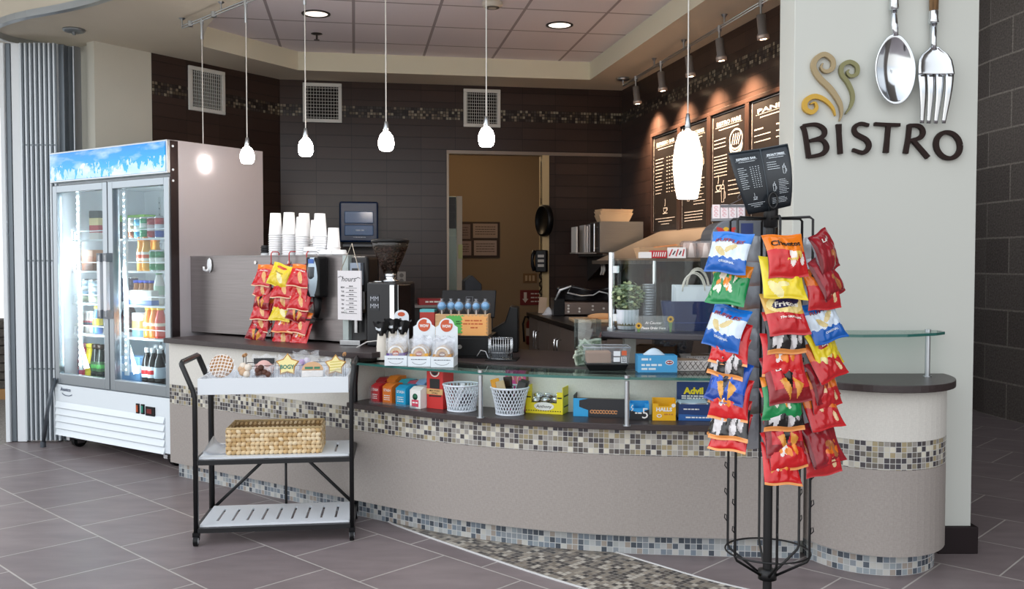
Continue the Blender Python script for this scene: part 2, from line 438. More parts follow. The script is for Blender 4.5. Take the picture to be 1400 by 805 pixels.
# mosaic inlay on the floor
def cat(pts, n=8):
    P = [Vector(p) for p in pts]; P = [P[0] * 2 - P[1]] + P + [P[-1] * 2 - P[-2]]; out = []
    for i in range(1, len(P) - 2):
        for j in range(n):
            t = j / n; a, b, c, d = P[i - 1:i + 3]
            out.append(((b * 2) + (c - a) * t + (a * 2 - b * 5 + c * 4 - d) * t * t + (b * 3 - a - c * 3 + d) * t ** 3) * .5)
    out.append(P[-2]); return out
cv1 = cat([(-.66, 4.74), (-.54, 4.58), (-.081, 4.09), (.24, 3.775), (.66, 3.42), (1.2, 3.05)])
cv2 = cat([(.34, 4.36), (.486, 4.19), (.638, 4.02), (.879, 3.775), (1.2, 3.55), (1.7, 3.25)])
pl = cv1 + cv2[::-1]
mb = MB(); fi = len(mb.f); mb.add([(p.x, p.y, .003) for p in pl], [tuple(range(len(pl)))])
ca, sa = math.cos(.78), math.sin(.78)
mb.uv[fi] = [(p.x * ca + p.y * sa, -p.x * sa + p.y * ca) for p in pl]
o = struct(mb.build('floor_mosaic_inlay', mosaic_mat(.026, ['#4e4743', '#a59a8a', '#7d7264', '#c0b8aa', '#5d564f', '#8e8476', '#3d3937'], '#98928a', .35, .07)))
for cv in (cv1, cv2):
    struct(MB().tube([(p.x, p.y, .002) for p in cv], .006, 6).build('trim_floor_edge', M('#c9c8c6', .4)))
# ceilings
def fill(loops, z, name, mats, flip=False):
    bm = bmesh.new(); es = []
    for L in loops:
        vs = [bm.verts.new((p[0], p[1], z)) for p in L]
        es += [bm.edges.new((vs[i], vs[(i + 1) % len(vs)])) for i in range(len(vs))]
    bmesh.ops.triangle_fill(bm, use_beauty=True, use_dissolve=False, edges=es)
    me = bpy.data.meshes.new(name); bm.to_mesh(me); bm.free()
    for m in mats: me.materials.append(m)
    o = bpy.data.objects.new(name, me); COL.objects.link(o); return o
front = cat([(2.35, 4.46), (1.3, 4.46), (0, 4.5), (-1.5, 5.0), (-2.62, 5.84), (-3.3, 6.22), (-3.63, 6.5), (-3.72, 6.75), (-3.6, 7.0), (-3.36, 7.2)], 5)
outer = [(p.x, p.y) for p in front] + [(-3.3, 7.6), (-3.3, 9.6), (1.3, 9.6), (2.4, 6)]
tray = [(p.x, p.y) for p in cat([(-1.1, 5.45), (-1.4, 5.6), (-1.65, 5.84), (-1.99, 6.28), (-2.2, 6.68), (-2.38, 7.16)], 4)]
tray += [(-1.85, 8.03), (.71, 8.45)] + [(1.24, 5.84), (1.36, 5.3)] + [(.6, 5.2), (-.4, 5.28)]
SOF = M('#d2c9b8', .8, noise=.03, nscale=2)
soff = struct(fill([outer, tray], ZS, 'ceiling_soffit', [SOF]))
mb = MB(); mb.strip(tray, ZS, ZT, closed=True)
struct(mb.build('trim_tray_rim', [M('#e6e2cc', .75)]))
mb = MB(); mb.strip([(p.x, p.y) for p in front], ZS, 3.34)
struct(mb.build('trim_soffit_fascia', [SOF]))
mb = MB(); mb.prism([(p[0] * 1.0, p[1]) for p in tray], ZT, ZT + .03)
struct(mb.build('ceiling_tiles', [grid_mat('ceiling_tile', .61, .61, '#ece6ec', '#aaa2a8', .011, -WB.ang, .0, .12)]))
mb = MB(); mb.bx(-9, -1.7, 4.6, 12, 3.34, 3.4)
struct(mb.build('ceiling_upper', [M('#dcdad2', .8)]))
# ceiling track of the folding gate
tk = [(p.x * 1.0, p.y, 2.975) for p in front[18:]]
mb = MB(); n0 = len(tk)
for dz, r, mi in ((0, .016, 0), (-.0, .0, 0)):
    if r: mb.tube(tk, r, 8, mi=mi)
mb2 = MB()
for i in range(len(tk) - 1):
    a, b = Vector(tk[i][:2]), Vector(tk[i + 1][:2]); d = (b - a).normalized(); nn = Vector((-d.y, d.x)) * .022
    mb2.prism([a - nn, b - nn, b + nn, a + nn], 2.955, 2.999)
o = struct(mb2.build('trim_gate_track', [ALU]))
# ---- white wall pier with the sign
mb = MB(); mb.bx(1.276, 2.11, 4.2, 4.43, 0, 4.2)
struct(mb.build('wall_pier', [PAINTW], bevel=.004))
mb = MB(); mb.bx(1.95, 2.135, 4.178, 4.45, 0, .125)
struct(mb.build('baseboard_pier', [M('#1d1214', .6, 0, .3)], bevel=.004))
# ---- corridor on the right
BK = block_mat()
a, b = Vector((4.9, 1.5)), Vector((4.18, 8.13))  # near stretch runs on out of view to block sky light from the right
mb = MB(); mb.strip([b, a], 0, 4.2)
wallobj('wall_corridor', mb, BK, .2)
a0 = Vector((3.98, 8.13)); mb = MB()
mb.strip([Vector((2.2, 8.7)), Vector((3.6, 8.7))], 0, 4.2); mb.strip([Vector((3.6, 8.7)), Vector((4.3, 8.7))], 2.5, 4.2, u0=1.4)
mb.strip([Vector((4.19, 8.7)), b], 0, 4.2, u0=2.2)
wallobj('wall_corridor_end', mb, BK, .02)
mb = MB(); mb.bx(3.6, 4.25, 8.72, 8.77, 0, 2.5)
struct(mb.build('door_1', [M('#2f3a3a', .4)], bevel=.004))
mb = MB(); mb.bx(2.15, 5.2, 1.6, 9.5, 4.2, 4.26)  # unseen ceiling, added to shut out the sky and darken the corridor
struct(mb.build('ceiling_corridor_unseen', [M('#8d8984', .8)]))
# outside stone wall, far left
mb = MB()
for r in range(8):
    for c in range(9):
        x = -8.4 + c * .44 + (r % 2) * .22
        mb.bx(x, x + .43, 9.0 + R.uniform(-.02, .02), 9.35, .1 + r * .085, .1 + r * .085 + .08)
mb.bx(-8.4, -4.4, 9.0, 9.4, -.02, .1, 1)
tag(mb.build('stone_wall', [M('#55504b', .95, noise=.3, nscale=30, bump=.6), M('#a87f50', .8)], bevel=.012), 'low dark stacked stone wall outdoors on a timber footing', 'wall')

# ================================================================ the counter
def offs(path, d):
    P = [Vector(p[:2]) for p in path]; out = []
    for i, p in enumerate(P):
        t = (P[min(i + 1, len(P) - 1)] - P[max(i - 1, 0)]).normalized()
        out.append(p + Vector((t.y, -t.x)) * d)
    return out
Q = math.radians
s35 = Vector((math.cos(Q(-35.4)), math.sin(Q(-35.4))))
J = Vector((-.80, 4.815))
left = [J - s35 * t for t in (1.575, 1.2, .8, .4, 0)]
mid = [J, J + s35 * .18, J + s35 * .366]
c0 = mid[-1]; RR = 2.4
for i in range(1, 13):
    a = 35.4 - 30.4 * i / 12
    mid.append(Vector((c0.x + RR * (math.sin(Q(35.4)) - math.sin(Q(a))), c0.y - RR * (math.cos(Q(a)) - math.cos(Q(35.4))))))
dx = Vector((math.cos(Q(-5)), math.sin(Q(-5))))
mid += [mid[-1] + dx * .3, mid[-1] + dx * .62]
EC = Vector((1.62, 4.2))
def ell(a, b, t0=180, t1=360, n=26):
    return [Vector((EC.x + a * math.cos(Q(t0 + (t1 - t0) * i / n)), EC.y + b * math.sin(Q(t0 + (t1 - t0) * i / n)))) for i in range(n + 1)]
def laminate(h, streak):
    k = NT('laminate', .55, .35); u, v, tc = uvnodes(k)
    cb = k.n('CombineXYZ'); k.l(u, cb.inputs[0]); k.l(v, cb.inputs[1])
    acc = None
    for sc in ((260, 60, 1), (60, 260, 1)):
        mp = k.n('Mapping'); mp.inputs['Scale'].default_value = sc; k.l(cb.outputs[0], mp.inputs[0])
        no = k.n('TexNoise'); no.inputs['Scale'].default_value = 1; no.inputs['Detail'].default_value = 2; k.l(mp.outputs[0], no.inputs['Vector'])
        acc = no.outputs['Fac'] if acc is None else k.math('ADD', acc, no.outputs['Fac'])
    mr = k.n('MapRange'); mr.inputs[1].default_value = .7; mr.inputs[2].default_value = 1.3; mr.inputs[3].default_value = 1 - streak; mr.inputs[4].default_value = 1 + streak
    k.l(acc, mr.inputs[0]); vm = k.n('VectorMath', operation='SCALE'); vm.inputs[0].default_value = lin(h)[:3]; k.l(mr.outputs[0], vm.inputs['Scale'])
    k.l(vm.outputs[0], k.b.inputs['Base Color']); return k.m
LAM = laminate('#a39b95', .10); LAML = laminate('#dbd8d0', .06)
BANDM = mosaic_mat(.0235, BAND, '#c4c2bd', .18, .06)
TOEM = mosaic_mat(.027, ['#8f969c', '#aeb1b0', '#5d656f', '#9aa3a8', '#c6c5bf', '#4d545d', '#a69c92', '#7f8a95', '#b9bcbc'], '#c3c5c5', .22, .06)
OVH = .06
counter = thing('service_counter', 'long curved cafe counter faced in taupe laminate with a mosaic tile band', 'counter', (0, 0, 0))
def solid(o, t=.03):
    s = o.modifiers.new('thick', 'SOLIDIFY'); s.thickness = t; s.offset = -1; return o
base = left[:-1] + mid
face = offs(base, OVH)
# end column path
colp = [Vector((1.29, 4.197)), Vector((1.285, 4.12))] + ell(.325, .38, 196, 359.5)
toec = [Vector((1.335, 4.19)), Vector((1.335, 4.1))] + ell(.29, .315, 200, 359.5)
solid(MB().strip(base, 0, .105).build('toe_kick', [TOEM], counter))
solid(MB().strip(face, .10, .467).build('lower_panel', [LAM], counter))
solid(MB().strip(face, .465, .585).build('mosaic_band', [BANDM], counter))
nl = len(left)
solid(MB().strip(face[:nl], .583, .843).build('upper_panel', [LAML], counter))
mb1 = mid[:-1] + [mid[-2].lerp(mid[-1], .86)]; mb2_ = mid[:-1] + [mid[-2].lerp(mid[-1], .68)]
back = offs(mb1, -.19)
jamb = [face[nl - 1], face[nl - 1] + (back[0] - face[nl - 1])]
mb = MB(); mb.strip([face[nl - 1]] + back, .60, .80); mb.strip([J + s35 * 0 + Vector((0, 0)), J], .6, .601) if 0 else None
solid(mb.build('recess_panel', [LAML], counter), .02)
lf = offs(mid, OVH + .035)
mb = MB(); mb.prism(lf + offs(mb1, -.188)[::-1], .585, .613)
mb.build('ledge', [WOODTOP], counter, bevel=.003)
solid(MB().strip(toec, 0, .105).build('toe_kick', [TOEM], counter))
solid(MB().strip(colp, .10, .467).build('lower_panel', [LAM], counter))
solid(MB().strip(colp, .465, .585).build('mosaic_band', [BANDM], counter))
solid(MB().strip(colp, .583, .80).build('upper_panel', [LAML], counter))
# worktops
lt = offs(left, OVH + .04); ltb = offs(left, -.62)
mb = MB(); mb.prism(lt + [J + s35 * .1 + Vector((.0, -.05))] + [ltb[-1] + s35 * .1] + ltb[::-1], .843, .873)
tag(mb.build('left_worktop', [WOODTOP], bevel=.003), 'dark wood worktop running beside the fridge under the steel divider', 'worktop')
wb = offs(mb1, -.19); wb2 = offs(mb2_, -.95)
mb = MB(); mb.prism(wb + [Vector((1.268, 4.5)), Vector((1.268, 5.0))] + wb2[::-1], .80, .83)
tag(mb.build('rear_worktop', [WOODTOP], bevel=.003), 'dark wood worktop behind the curved glass shelf', 'worktop')
barp = [Vector((1.28, 4.199)), Vector((1.25, 4.1))] + ell(.355, .435, 200, 359.5)
mb = MB(); mb.prism(barp, .797, .828)
tag(mb.build('bar_worktop', [WOODTOP], bevel=.003), 'dark rounded bar top on the end column in front of the white pier', 'worktop')
# carcass under the worktops so that nothing floats
mb = MB(); ip = offs(base, .02)
mb.prism([p for p in offs(left[:-1] + [J - s35 * .035], -.03)] + [p for p in offs(left[:-1] + [J - s35 * .035], -.58)][::-1], .0, .842)
mb.build('carcass', [M('#6b6560', .7)], counter)
mb = MB(); mb.prism(offs(mb2_, -.22) + offs(mb2_, -.9)[::-1], .0, .799)
mb.build('carcass', [M('#6b6560', .7)], counter)
# glass shelf over the ledge
GREEN = M('#2f6a62', .1, 0, .6); SHG = GLASS('#e8f4f0', .10)
def glass_shelf(name, label, poly, z0, z1, posts, zb, nfront):
    t = thing(name, label, 'glass shelf', (0, 0, 0))
    mb = MB(); n = len(poly)
    mb.prism(poly, z0, z1, 0)
    for i in range(n): mb.mi[2 + i] = 1 if i < nfront else 0
    mb.build('pane', [SHG, GREEN], t)
    for p in posts:
        mb = MB(); mb.cyl((p[0], p[1], zb), (p[0], p[1], z0), .011); mb.cyl((p[0], p[1], zb), (p[0], p[1], zb + .004), .018)
        mb.cyl((p[0], p[1], z1), (p[0], p[1], z1 + .012), .013)
        mb.build('post', [ALU], t)
    return t
gf = offs(mid[1:], OVH + .035); gb = offs(mb1[1:], -.188)
gl = [J + Vector((-.02, -.04))]
pA, pB = onz(657, 571, .613), onz(857, 582, .613)
glass_shelf('curved_glass_shelf', 'long curved glass shelf with green edge over the snack ledge', [gf[0] - s35 * .15] + gf + gb[::-1] + [gb[0] - s35 * .13], .812, .824, [pA, pB], .613, len(gf) + 1)
gp = [Vector((1.22, 4.02)), Vector((1.3, 3.965)), Vector((1.5, 3.93)), Vector((1.7, 3.95)), Vector((1.86, 4.03)), Vector((1.93, 4.1)), Vector((1.935, 4.19)), Vector((1.22, 4.19))]
pC = onz(1284, 514, .828)
glass_shelf('bar_glass_shelf', 'short glass shelf with green edge above the rounded bar top', gp, 1.014, 1.026, [(1.845, 4.08)], .828, 6)
# ================================================================ glass-door fridge
ORD = ['first', 'second', 'third', 'fourth', 'fifth', 'sixth', 'seventh', 'eighth', 'ninth', 'tenth']
FL, FR = Vector((-3.31, 6.65)), Vector((-2.19, 5.90))
fd = (FR - FL).normalized(); fw = (FR - FL).length; fang = math.atan2(fd.y, fd.x); fb = Vector((-fd.y, fd.x))
FM = (FL + FR) / 2; FD = .77; hw = fw / 2
fr = thing('display_fridge', 'tall two-door glass drinks fridge with blue sky header on casters', 'fridge', (FM.x, FM.y, 0), fang)
SIDE = M('#c9c4c8', .33, .35, noise=.015, nscale=3)
INN = M('#dfe5ea', .5)
mb = MB()
mb.bx(-hw, -hw + .045, .05, FD, .1, 2.12, 1); mb.bx(hw - .045, hw, .05, FD, .1, 2.12, 0)
mb.bx(-hw + .045, hw - .045, FD - .05, FD, .1, 2.12, 1); mb.bx(-hw + .045, hw - .045, .05, FD - .05, .1, .47, 1)
mb.bx(-hw + .045, hw - .045, .05, FD - .05, 1.89, 2.12, 1); mb.bx(-.02, .02, .05, .08, .47, 1.89, 1)
mb.bx(hw - .002, hw + .003, .012, .07, .42, 2.115, 2)
for z in (2.08, 1.93, 1.86): mb.cyl((hw, .03, z), (hw + .006, .03, z), .008, n=8, mi=1)
mb.build('cabinet', [SIDE, INN, M('#4b4142', .25, .7)], fr)
def sky_print():
    k = NT('sky_print', .25); tc = k.n('TexCoord'); sp = k.n('SeparateXYZ'); k.l(tc.outputs['Object'], sp.inputs[0])
    zz = k.math('DIVIDE', k.math('SUBTRACT', sp.outputs[2], 1.905), .21)
    n1 = k.n('TexNoise'); n1.inputs['Scale'].default_value = 4; n1.inputs['Detail'].default_value = 5
    mp = k.n('Mapping'); mp.inputs['Scale'].default_value = (1, 1, 3.2); k.l(tc.outputs['Object'], mp.inputs[0]); k.l(mp.outputs[0], n1.inputs['Vector'])
    n2 = k.n('TexNoise'); n2.inputs['Scale'].default_value = 34; n2.inputs['Detail'].default_value = 5
    mp2 = k.n('Mapping'); mp2.inputs['Scale'].default_value = (1, 1, .45); k.l(tc.outputs['Object'], mp2.inputs[0]); k.l(mp2.outputs[0], n2.inputs['Vector'])
    base = k.ramp(zz, [(0, lin('#3ab4f2')), (.5, lin('#1b9fe8')), (1, lin('#0a86dc'))], False)
    cl = k.ramp(n1.outputs['Fac'], [(.5, (0, 0, 0, 1)), (.72, (1, 1, 1, 1))], False)
    c = k.mix(k.math('MULTIPLY', cl, .55), base, lin('#e6f6ff'))
    ice = k.math('GREATER_THAN', k.math('ADD', n2.outputs['Fac'], k.math('MULTIPLY', zz, -.42)), .36)
    ice = k.math('MULTIPLY', ice, k.math('LESS_THAN', zz, .55))
    c = k.mix(k.math('MULTIPLY', ice, k.math('MULTIPLY_ADD', n1.outputs['Fac'], .9, .1)), c, lin('#f2fbff'))
    k.l(c, k.b.inputs['Base Color']); k.l(c, k.b.inputs['Emission Color']); k.b.inputs['Emission Strength'].default_value = .35
    return k.m
mb = MB(); mb.bx(-hw, hw, -.012, .05, 1.905, 2.12, 0); mb.bx(-hw + .012, hw - .012, -.018, -.012, 1.917, 2.108, 1)
mb.build('header_sign', [ALU, sky_print()], fr, bevel=.003)
WP = M('#eef7fd', .35)
lp = MB(); lp.bx(-hw, hw, .0, .06, .10, .46, 0)
for i in range(5):
    z = .335 - i * .05
    lp.add([(-hw + .02, -.002, z), (hw - .07, -.002, z), (hw - .07, -.016, z - .04), (-hw + .02, -.016, z - .04), (-hw + .02, -.002, z - .042), (hw - .07, -.002, z - .042)],
           [(0, 1, 2, 3), (3, 2, 5, 4), (0, 3, 4), (1, 5, 2)], [0, 1, 0, 0])
fn = flatfn((-hw + .14, -.004, .43), (1, 0, 0), (0, 0, 1))
def arc(c, r, a0, a1, n=10, ry=None):
    return [(c[0] + r * math.cos(Q(a0 + (a1 - a0) * i / n)), c[1] + (ry or r) * math.sin(Q(a0 + (a1 - a0) * i / n))) for i in range(n + 1)]
def stroke(mb, pts, wd, mi, fn):
    """flat ribbon along 2-d points; wd number or list"""
    P = [Vector(p) for p in pts]; n = len(P); vs = []
    for i, p in enumerate(P):
        t = (P[min(i + 1, n - 1)] - P[max(i - 1, 0)]); t = t.normalized() if t.length > 1e-9 else Vector((1, 0)); w_ = (wd[i] if isinstance(wd, (list, tuple)) else wd) / 2
        a, b = p + Vector((-t.y, t.x)) * w_, p - Vector((-t.y, t.x)) * w_
        vs += [fn(a.x, a.y), fn(b.x, b.y)]
    mb.add(vs, [(2 * i, 2 * i + 1, 2 * i + 3, 2 * i + 2) for i in range(n - 1)], mi)
lettering(lp, 'Avantco', .026, 1, fn, w=.13, bold=.02, slant=.1)
stroke(lp, arc((.02, -.02), .07, 200, 330, 10, .025), .005, 1, fn)
lp.build('lower_panel', [WP, M('#3c4a66', .5)], fr)
sw = MB(); sw.bx(hw - .36, hw - .30, -.006, .0, .30, .385, 0) if 0 else None
sw.bx(hw - .37, hw - .338, -.008, 0, .335, .40, 0); sw.bx(hw - .363, hw - .345, -.012, -.008, .345, .39, 1)
sw.bx(hw - .315, hw - .283, -.008, 0, .335, .40, 0); sw.bx(hw - .308, hw - .29, -.012, -.008, .345, .39, 2)
sw.bx(hw - .265, hw - .17, -.008, 0, .33, .39, 0); sw.bx(hw - .25, hw - .2, -.0095, -.008, .345, .375, 3)
sw.build('control_panel', [BLACKP, M('#c05a30', .3), M('#2d8f7a', .3), M('#7c2320', .3)], fr)
dw = .664
for s, x0 in ((-1, -hw + .004), (1, .006)):
    x1 = x0 + dw; z0, z1 = .465, 1.885; t = .052
    mb = MB()
    for a in ((x0, x0 + t, z0, z1), (x1 - t, x1, z0, z1), (x0 + t, x1 - t, z0, z0 + .075), (x0 + t, x1 - t, z1 - t, z1)):
        mb.bx(a[0], a[1], .0, .045, a[2], a[3])
    d = mb.build('door', [M('#aab2b8', .3, .75)], fr, bevel=.004)
    mb = MB(); mb.bx(x0 + t, x1 - t, .016, .024, z0 + .075, z1 - t); mb.build('pane', [GLASS('#eef4f5', .06, .0)], d)
    xh = x1 - .03 if s < 0 else x0 + .03
    mb = MB(); mb.bx(xh - .018, xh + .018, -.05, -.022, .965, 1.39, 0)
    for z in (1.37, .985): mb.bx(xh - .022, xh + .022, -.05, 0, z - .03, z + .03, 1)
    mb.build('handle', [M('#dfe3e8', .3, .3), M('#7d848c', .4)], d, bevel=.004)
SHZ = [1.50, 1.277, 1.045, .822]
for s, x0 in ((-1, -hw + .07), (1, .03)):
    for z in SHZ:
        mb = MB(); x1 = x0 + .575
        mb.bx(x0, x1, .10, .115, z - .012, z); mb.bx(x0, x1, .69, .7, z - .012, z)
        for i in range(24): mb.bx(x0 + i * .0248, x0 + i * .0248 + .004, .115, .69, z - .006, z)
        sh = mb.build('shelf', [WHITE], fr)
        mb = MB(); mb.tube([(x0 + .02, .105, z), (x0 + .02, .105, z + .06), (x1 - .01, .105, z + .06), (x1 - .01, .105, z)], .004, 6)
        mb.build('rail', [WHITE], sh)
LED = M('#f2f8ff', .3, emit=30)
for x, y, mi in ((-hw + .16, .10, 0), (.055, .09, 1)):  # left one is the LED strip; the mullion one models its reflection
    mb = MB(); mb.bx(x - .02, x + .02, y, y + .012, .56, 1.84, 0)
    for i in range(30): mb.sphere((x, y - .002, .6 + i * .0415), .009 if mi == 0 else .004, 5, 1)
    mb.build('led_strip_and_reflection', [WHITE, LED], fr)
for x in (-hw + .24, -hw + .36, .2, .5):
    mb = MB(); mb.bx(x - .012, x + .012, FD - .056, FD - .05, .6, 1.84, 0)
    for i in range(27): mb.add([(x - .006, FD - .0565, .62 + i * .045), (x + .006, FD - .0565, .62 + i * .045), (x + .006, FD - .0565, .632 + i * .045), (x - .006, FD - .0565, .632 + i * .045)], [(0, 1, 2, 3)], 1)
    mb.build('shelf_slot_strip', [M('#c9d0d4', .5), M('#6a737a', .5)], fr)
for x in (-hw + .13, hw - .09):
    for y in (.1, FD - .1):
        mb = MB(); mb.cyl((x - .018, y, .05), (x + .018, y, .05), .05, n=20, mi=0); mb.cyl((x - .02, y, .05), (x + .02, y, .05), .02, n=12, mi=1)
        mb.bx(x - .03, x - .022, y - .03, y + .03, .03, .1, 1); mb.bx(x + .022, x + .03, y - .03, y + .03, .03, .1, 1); mb.bx(x - .035, x + .035, y - .035, y + .035, .09, .1, 1)
        mb.bx(x - .02, x + .02, y - .085, y - .03, .06, .085, 1)
        mb.build('caster', [BLACKP, CHROME], fr)
for x in (-hw + .16, .06):  # the lamp at the mullion is added beside the modelled reflection
    l = bpy.data.lights.new('led_glow', 'AREA'); l.shape = 'RECTANGLE'; l.size = .03; l.size_y = 1.25; l.energy = 5; l.color = (.9, .96, 1)
    o = bpy.data.objects.new('led_glow', l); COL.objects.link(o); o.parent = fr; o.location = (x, .075, 1.18)
    o.rotation_euler = Vector((.35, 1, 0)).to_track_quat('-Z', 'Z').to_euler()
# ---- drinks inside, each a thing
def fpos(px, y):
    o = FM + fb * y; k = (px - 700) / F; t = (k * o.y - o.x) / (fd.x - k * fd.y); p = o + fd * t; return p
def can(name, r, h, cols, label, group, loc):
    mb = MB(); mats = [M('#d5d8da', .25, .9)] + [M(c, .3) for c in cols]; n = len(cols)
    mb.lathe([(r * .8, 0), (r, .008)], 16, mi=0)
    for i in range(n): mb.lathe([(r, .008 + (h - .02) * i / n), (r, .008 + (h - .02) * (i + 1) / n)], 16, mi=1 + i)
    mb.lathe([(r, h - .012), (r * .86, h), (r * .8, h - .003), (0, h - .004)], 16, mi=0)
    return tag(mb.build(name, mats, loc=loc, fix=False), label, 'can', group)
def bottle(name, r, h, liq, lab, cap, label, group, loc, neck=.4, lab2=None):
    t = thing(name, label, 'bottle', loc, R.uniform(0, 6), group)
    mb = MB(); mb.lathe([(r * .9, 0), (r, .01), (r, h * .25), (r * .93, h * .3), (r, h * .35), (r, h * .58), (r * .75, h * .74), (r * neck, h * .84), (r * neck, h * .9)], 16)
    mb.build('vessel', [M(liq, .12, 0, .6)], t)
    mb = MB(); mb.lathe([(r * 1.01, h * .3), (r * 1.015, h * .31), (r * 1.015, h * .55), (r * 1.0, h * .56)], 16, mi=0)
    if lab2: mb.lathe([(r * 1.02, h * .38), (r * 1.025, h * .39), (r * 1.025, h * .47), (r * 1.02, h * .48)], 16, mi=1)
    mb.build('label', [M(lab, .4), M(lab2 or lab, .4)], t, fix=False)
    mb = MB(); mb.lathe([(r * neck * 1.15, h * .89), (r * neck * 1.15, h), (0, h)], 14); mb.build('cap', [M(cap, .4)], t)
    return t
def carton(name, d, cols, label, cat_, group, loc, rz):
    mb = MB(); h = d[2]; n = len(cols)
    for i in range(n): mb.bx(-d[0] / 2, d[0] / 2, -d[1] / 2, d[1] / 2, h * i / n, h * (i + 1) / n, i)
    return tag(mb.build(name, [M(c, .45) for c in cols], loc=loc, rot=rz, bevel=.003), label, cat_, group)
def fz(px, y, z): p = fpos(px, y); return (p.x, p.y, z + .0005)
G = 'cans on the top right fridge shelf'
for i, (px, r, h, c, nm) in enumerate([(182, .027, .148, ['#8a4a2a', '#c9b79a', '#d8d2c8'], 'slim brown and cream drink can'), (190, .029, .148, ['#3fa0d8', '#e4eef4', '#5bb4e4'], 'slim pale blue and white drink can'),
        (198, .029, .150, ['#2fa266', '#2fa266', '#e4f0e8', '#2fa266'], 'slim green drink can'), (209, .034, .150, ['#a6262a', '#d9c8c8', '#a6262a'], 'stout dark red drink can'), (219, .031, .15, ['#2a55b0', '#e4e8f0', '#c22a30'], 'blue red and white drink can')]):
    can('drink_can', r, h, c, nm + ' on the top right fridge shelf', G, fz(px, .2 + .02 * (i % 2), 1.5))
for i, px in enumerate((174, 187, 199)):
    carton('snack_box', (.13, .1, .19), ['#2c2f2d', '#2c2f2d', '#2c2f2d', '#6fa040'], ['green-topped dark box, left of three behind the cans in the fridge', 'green-topped dark box, middle of three behind the cans in the fridge', 'green-topped dark box, right of three behind the cans in the fridge'][i], 'box', 'dark boxes at the back of the fridge', fz(px, .5, 1.5), fang)
for i, (px, y) in enumerate([(194, .2), (201, .2), (206, .34), (214, .34)]):
    bottle('juice_bottle', .032, .235, '#e2a02a', '#eeeae2', '#e08a2a', ['orange juice bottle with orange cap, left of two in front on second fridge shelf', 'orange juice bottle with orange cap, right of two in front on second fridge shelf', 'orange juice bottle with orange cap in the back row behind the juice pair', 'orange juice bottle with orange cap in the back row behind green cans'][i], 'juice bottles on the second fridge shelf', fz(px, y, 1.277), .75, '#d8542a')
for i, px in enumerate((211, 219)):
    can('drink_can', .031, .145, ['#17915a', '#e8efe6', '#1c8f5c'], ['green and white can beside the orange juice bottles in the fridge', 'green and white can at the right edge of the second fridge shelf'][i], 'green cans on the second fridge shelf', fz(px, .18, 1.277))
for i, px in enumerate((172, 177, 183)):
    can('dark_can', .03, .19, ['#2b2638', '#3a3248', '#2b2638'], 'tall dark purple can, %s from the left on the third right fridge shelf' % ORD[i], 'dark cans on the third fridge shelf', fz(px, .34, 1.045))
carton('label_tray', (.27, .1, .1), ['#5a82c8', '#e8e6e2', '#e8e6e2'], 'white printed tray holding the small blue-capped bottles in the fridge', 'tray', None, fz(199, .17, 1.045), fang)
for i, px in enumerate((187, 194, 201, 208)):
    bottle('coffee_bottle', .027, .165, '#8a5a34', '#c9a26a', '#2a48b4', 'small blue-capped coffee bottle, %s from the left behind the white tray' % ORD[i], 'blue-capped bottles on the third fridge shelf', fz(px, .27, 1.045), .8)
bottle('milk_bottle', .036, .235, '#e4e4de', '#b8d2bc', '#2c8a4c', 'white milk bottle with green cap on the third right fridge shelf', None, fz(217.5, .2, 1.045), .55)
carton('juice_carton', (.085, .085, .165), ['#8fc4de', '#f0c878', '#eef2f2'], 'white and orange carton beside the yellow-capped juice bottles', 'carton', None, fz(192, .2, .822), fang)
for i, (px, c) in enumerate([(203, '#e2862a'), (211, '#e08a30'), (219, '#d8483a')]):
    bottle('fruit_drink', .037, .215, c, c, '#f2c81e', 'fruit drink with yellow cap, %s of three on the fourth right fridge shelf' % ['left', 'middle', 'right'][i], 'yellow-capped drinks on the fourth fridge shelf', fz(px, .18, .822), .6, '#efe2cc')
for i, px in enumerate((172, 179)):
    bottle('dark_drink', .037, .215, '#3a1c22', '#5a2430', '#2a2026', ['dark red bottle at the shaded left end of the fourth right shelf', 'dark red bottle just left of the white and orange carton'][i], 'dark bottles on the fourth fridge shelf', fz(px, .42, .822), .5)
for i, px in enumerate((178, 191)):
    carton('water_pack', (.115, .1, .215), ['#4f8fd0', '#7fb0e0', '#e6eef6', '#8fb8e2'], ['blue and white water pack, left of two at the fridge bottom', 'blue and white water pack, right of two beside the cola bottles'][i], 'water pack', 'water packs at the fridge bottom', fz(px, .17, .471), fang)
for i, (px, y, lb) in enumerate([(200, .14, '#e2e6ea'), (208, .14, '#e2e6ea'), (217, .14, '#c9d4de'), (212, .30, '#c9d4de'), (220, .30, '#c9d4de')]):
    bottle('cola_bottle', .038, .285, '#1e1512', lb, '#d8dadc', ['dark cola bottle with red-lettered label next to the water packs', 'dark cola bottle with red-lettered label, second in the front row', 'dark cola bottle with pale label at the front right of the fridge bottom', 'dark cola bottle behind the second and third front ones', 'dark cola bottle behind the front right one'][i], 'cola bottles at the fridge bottom', fz(px, y, .471), .4, '#c8282c' if i < 2 else None)
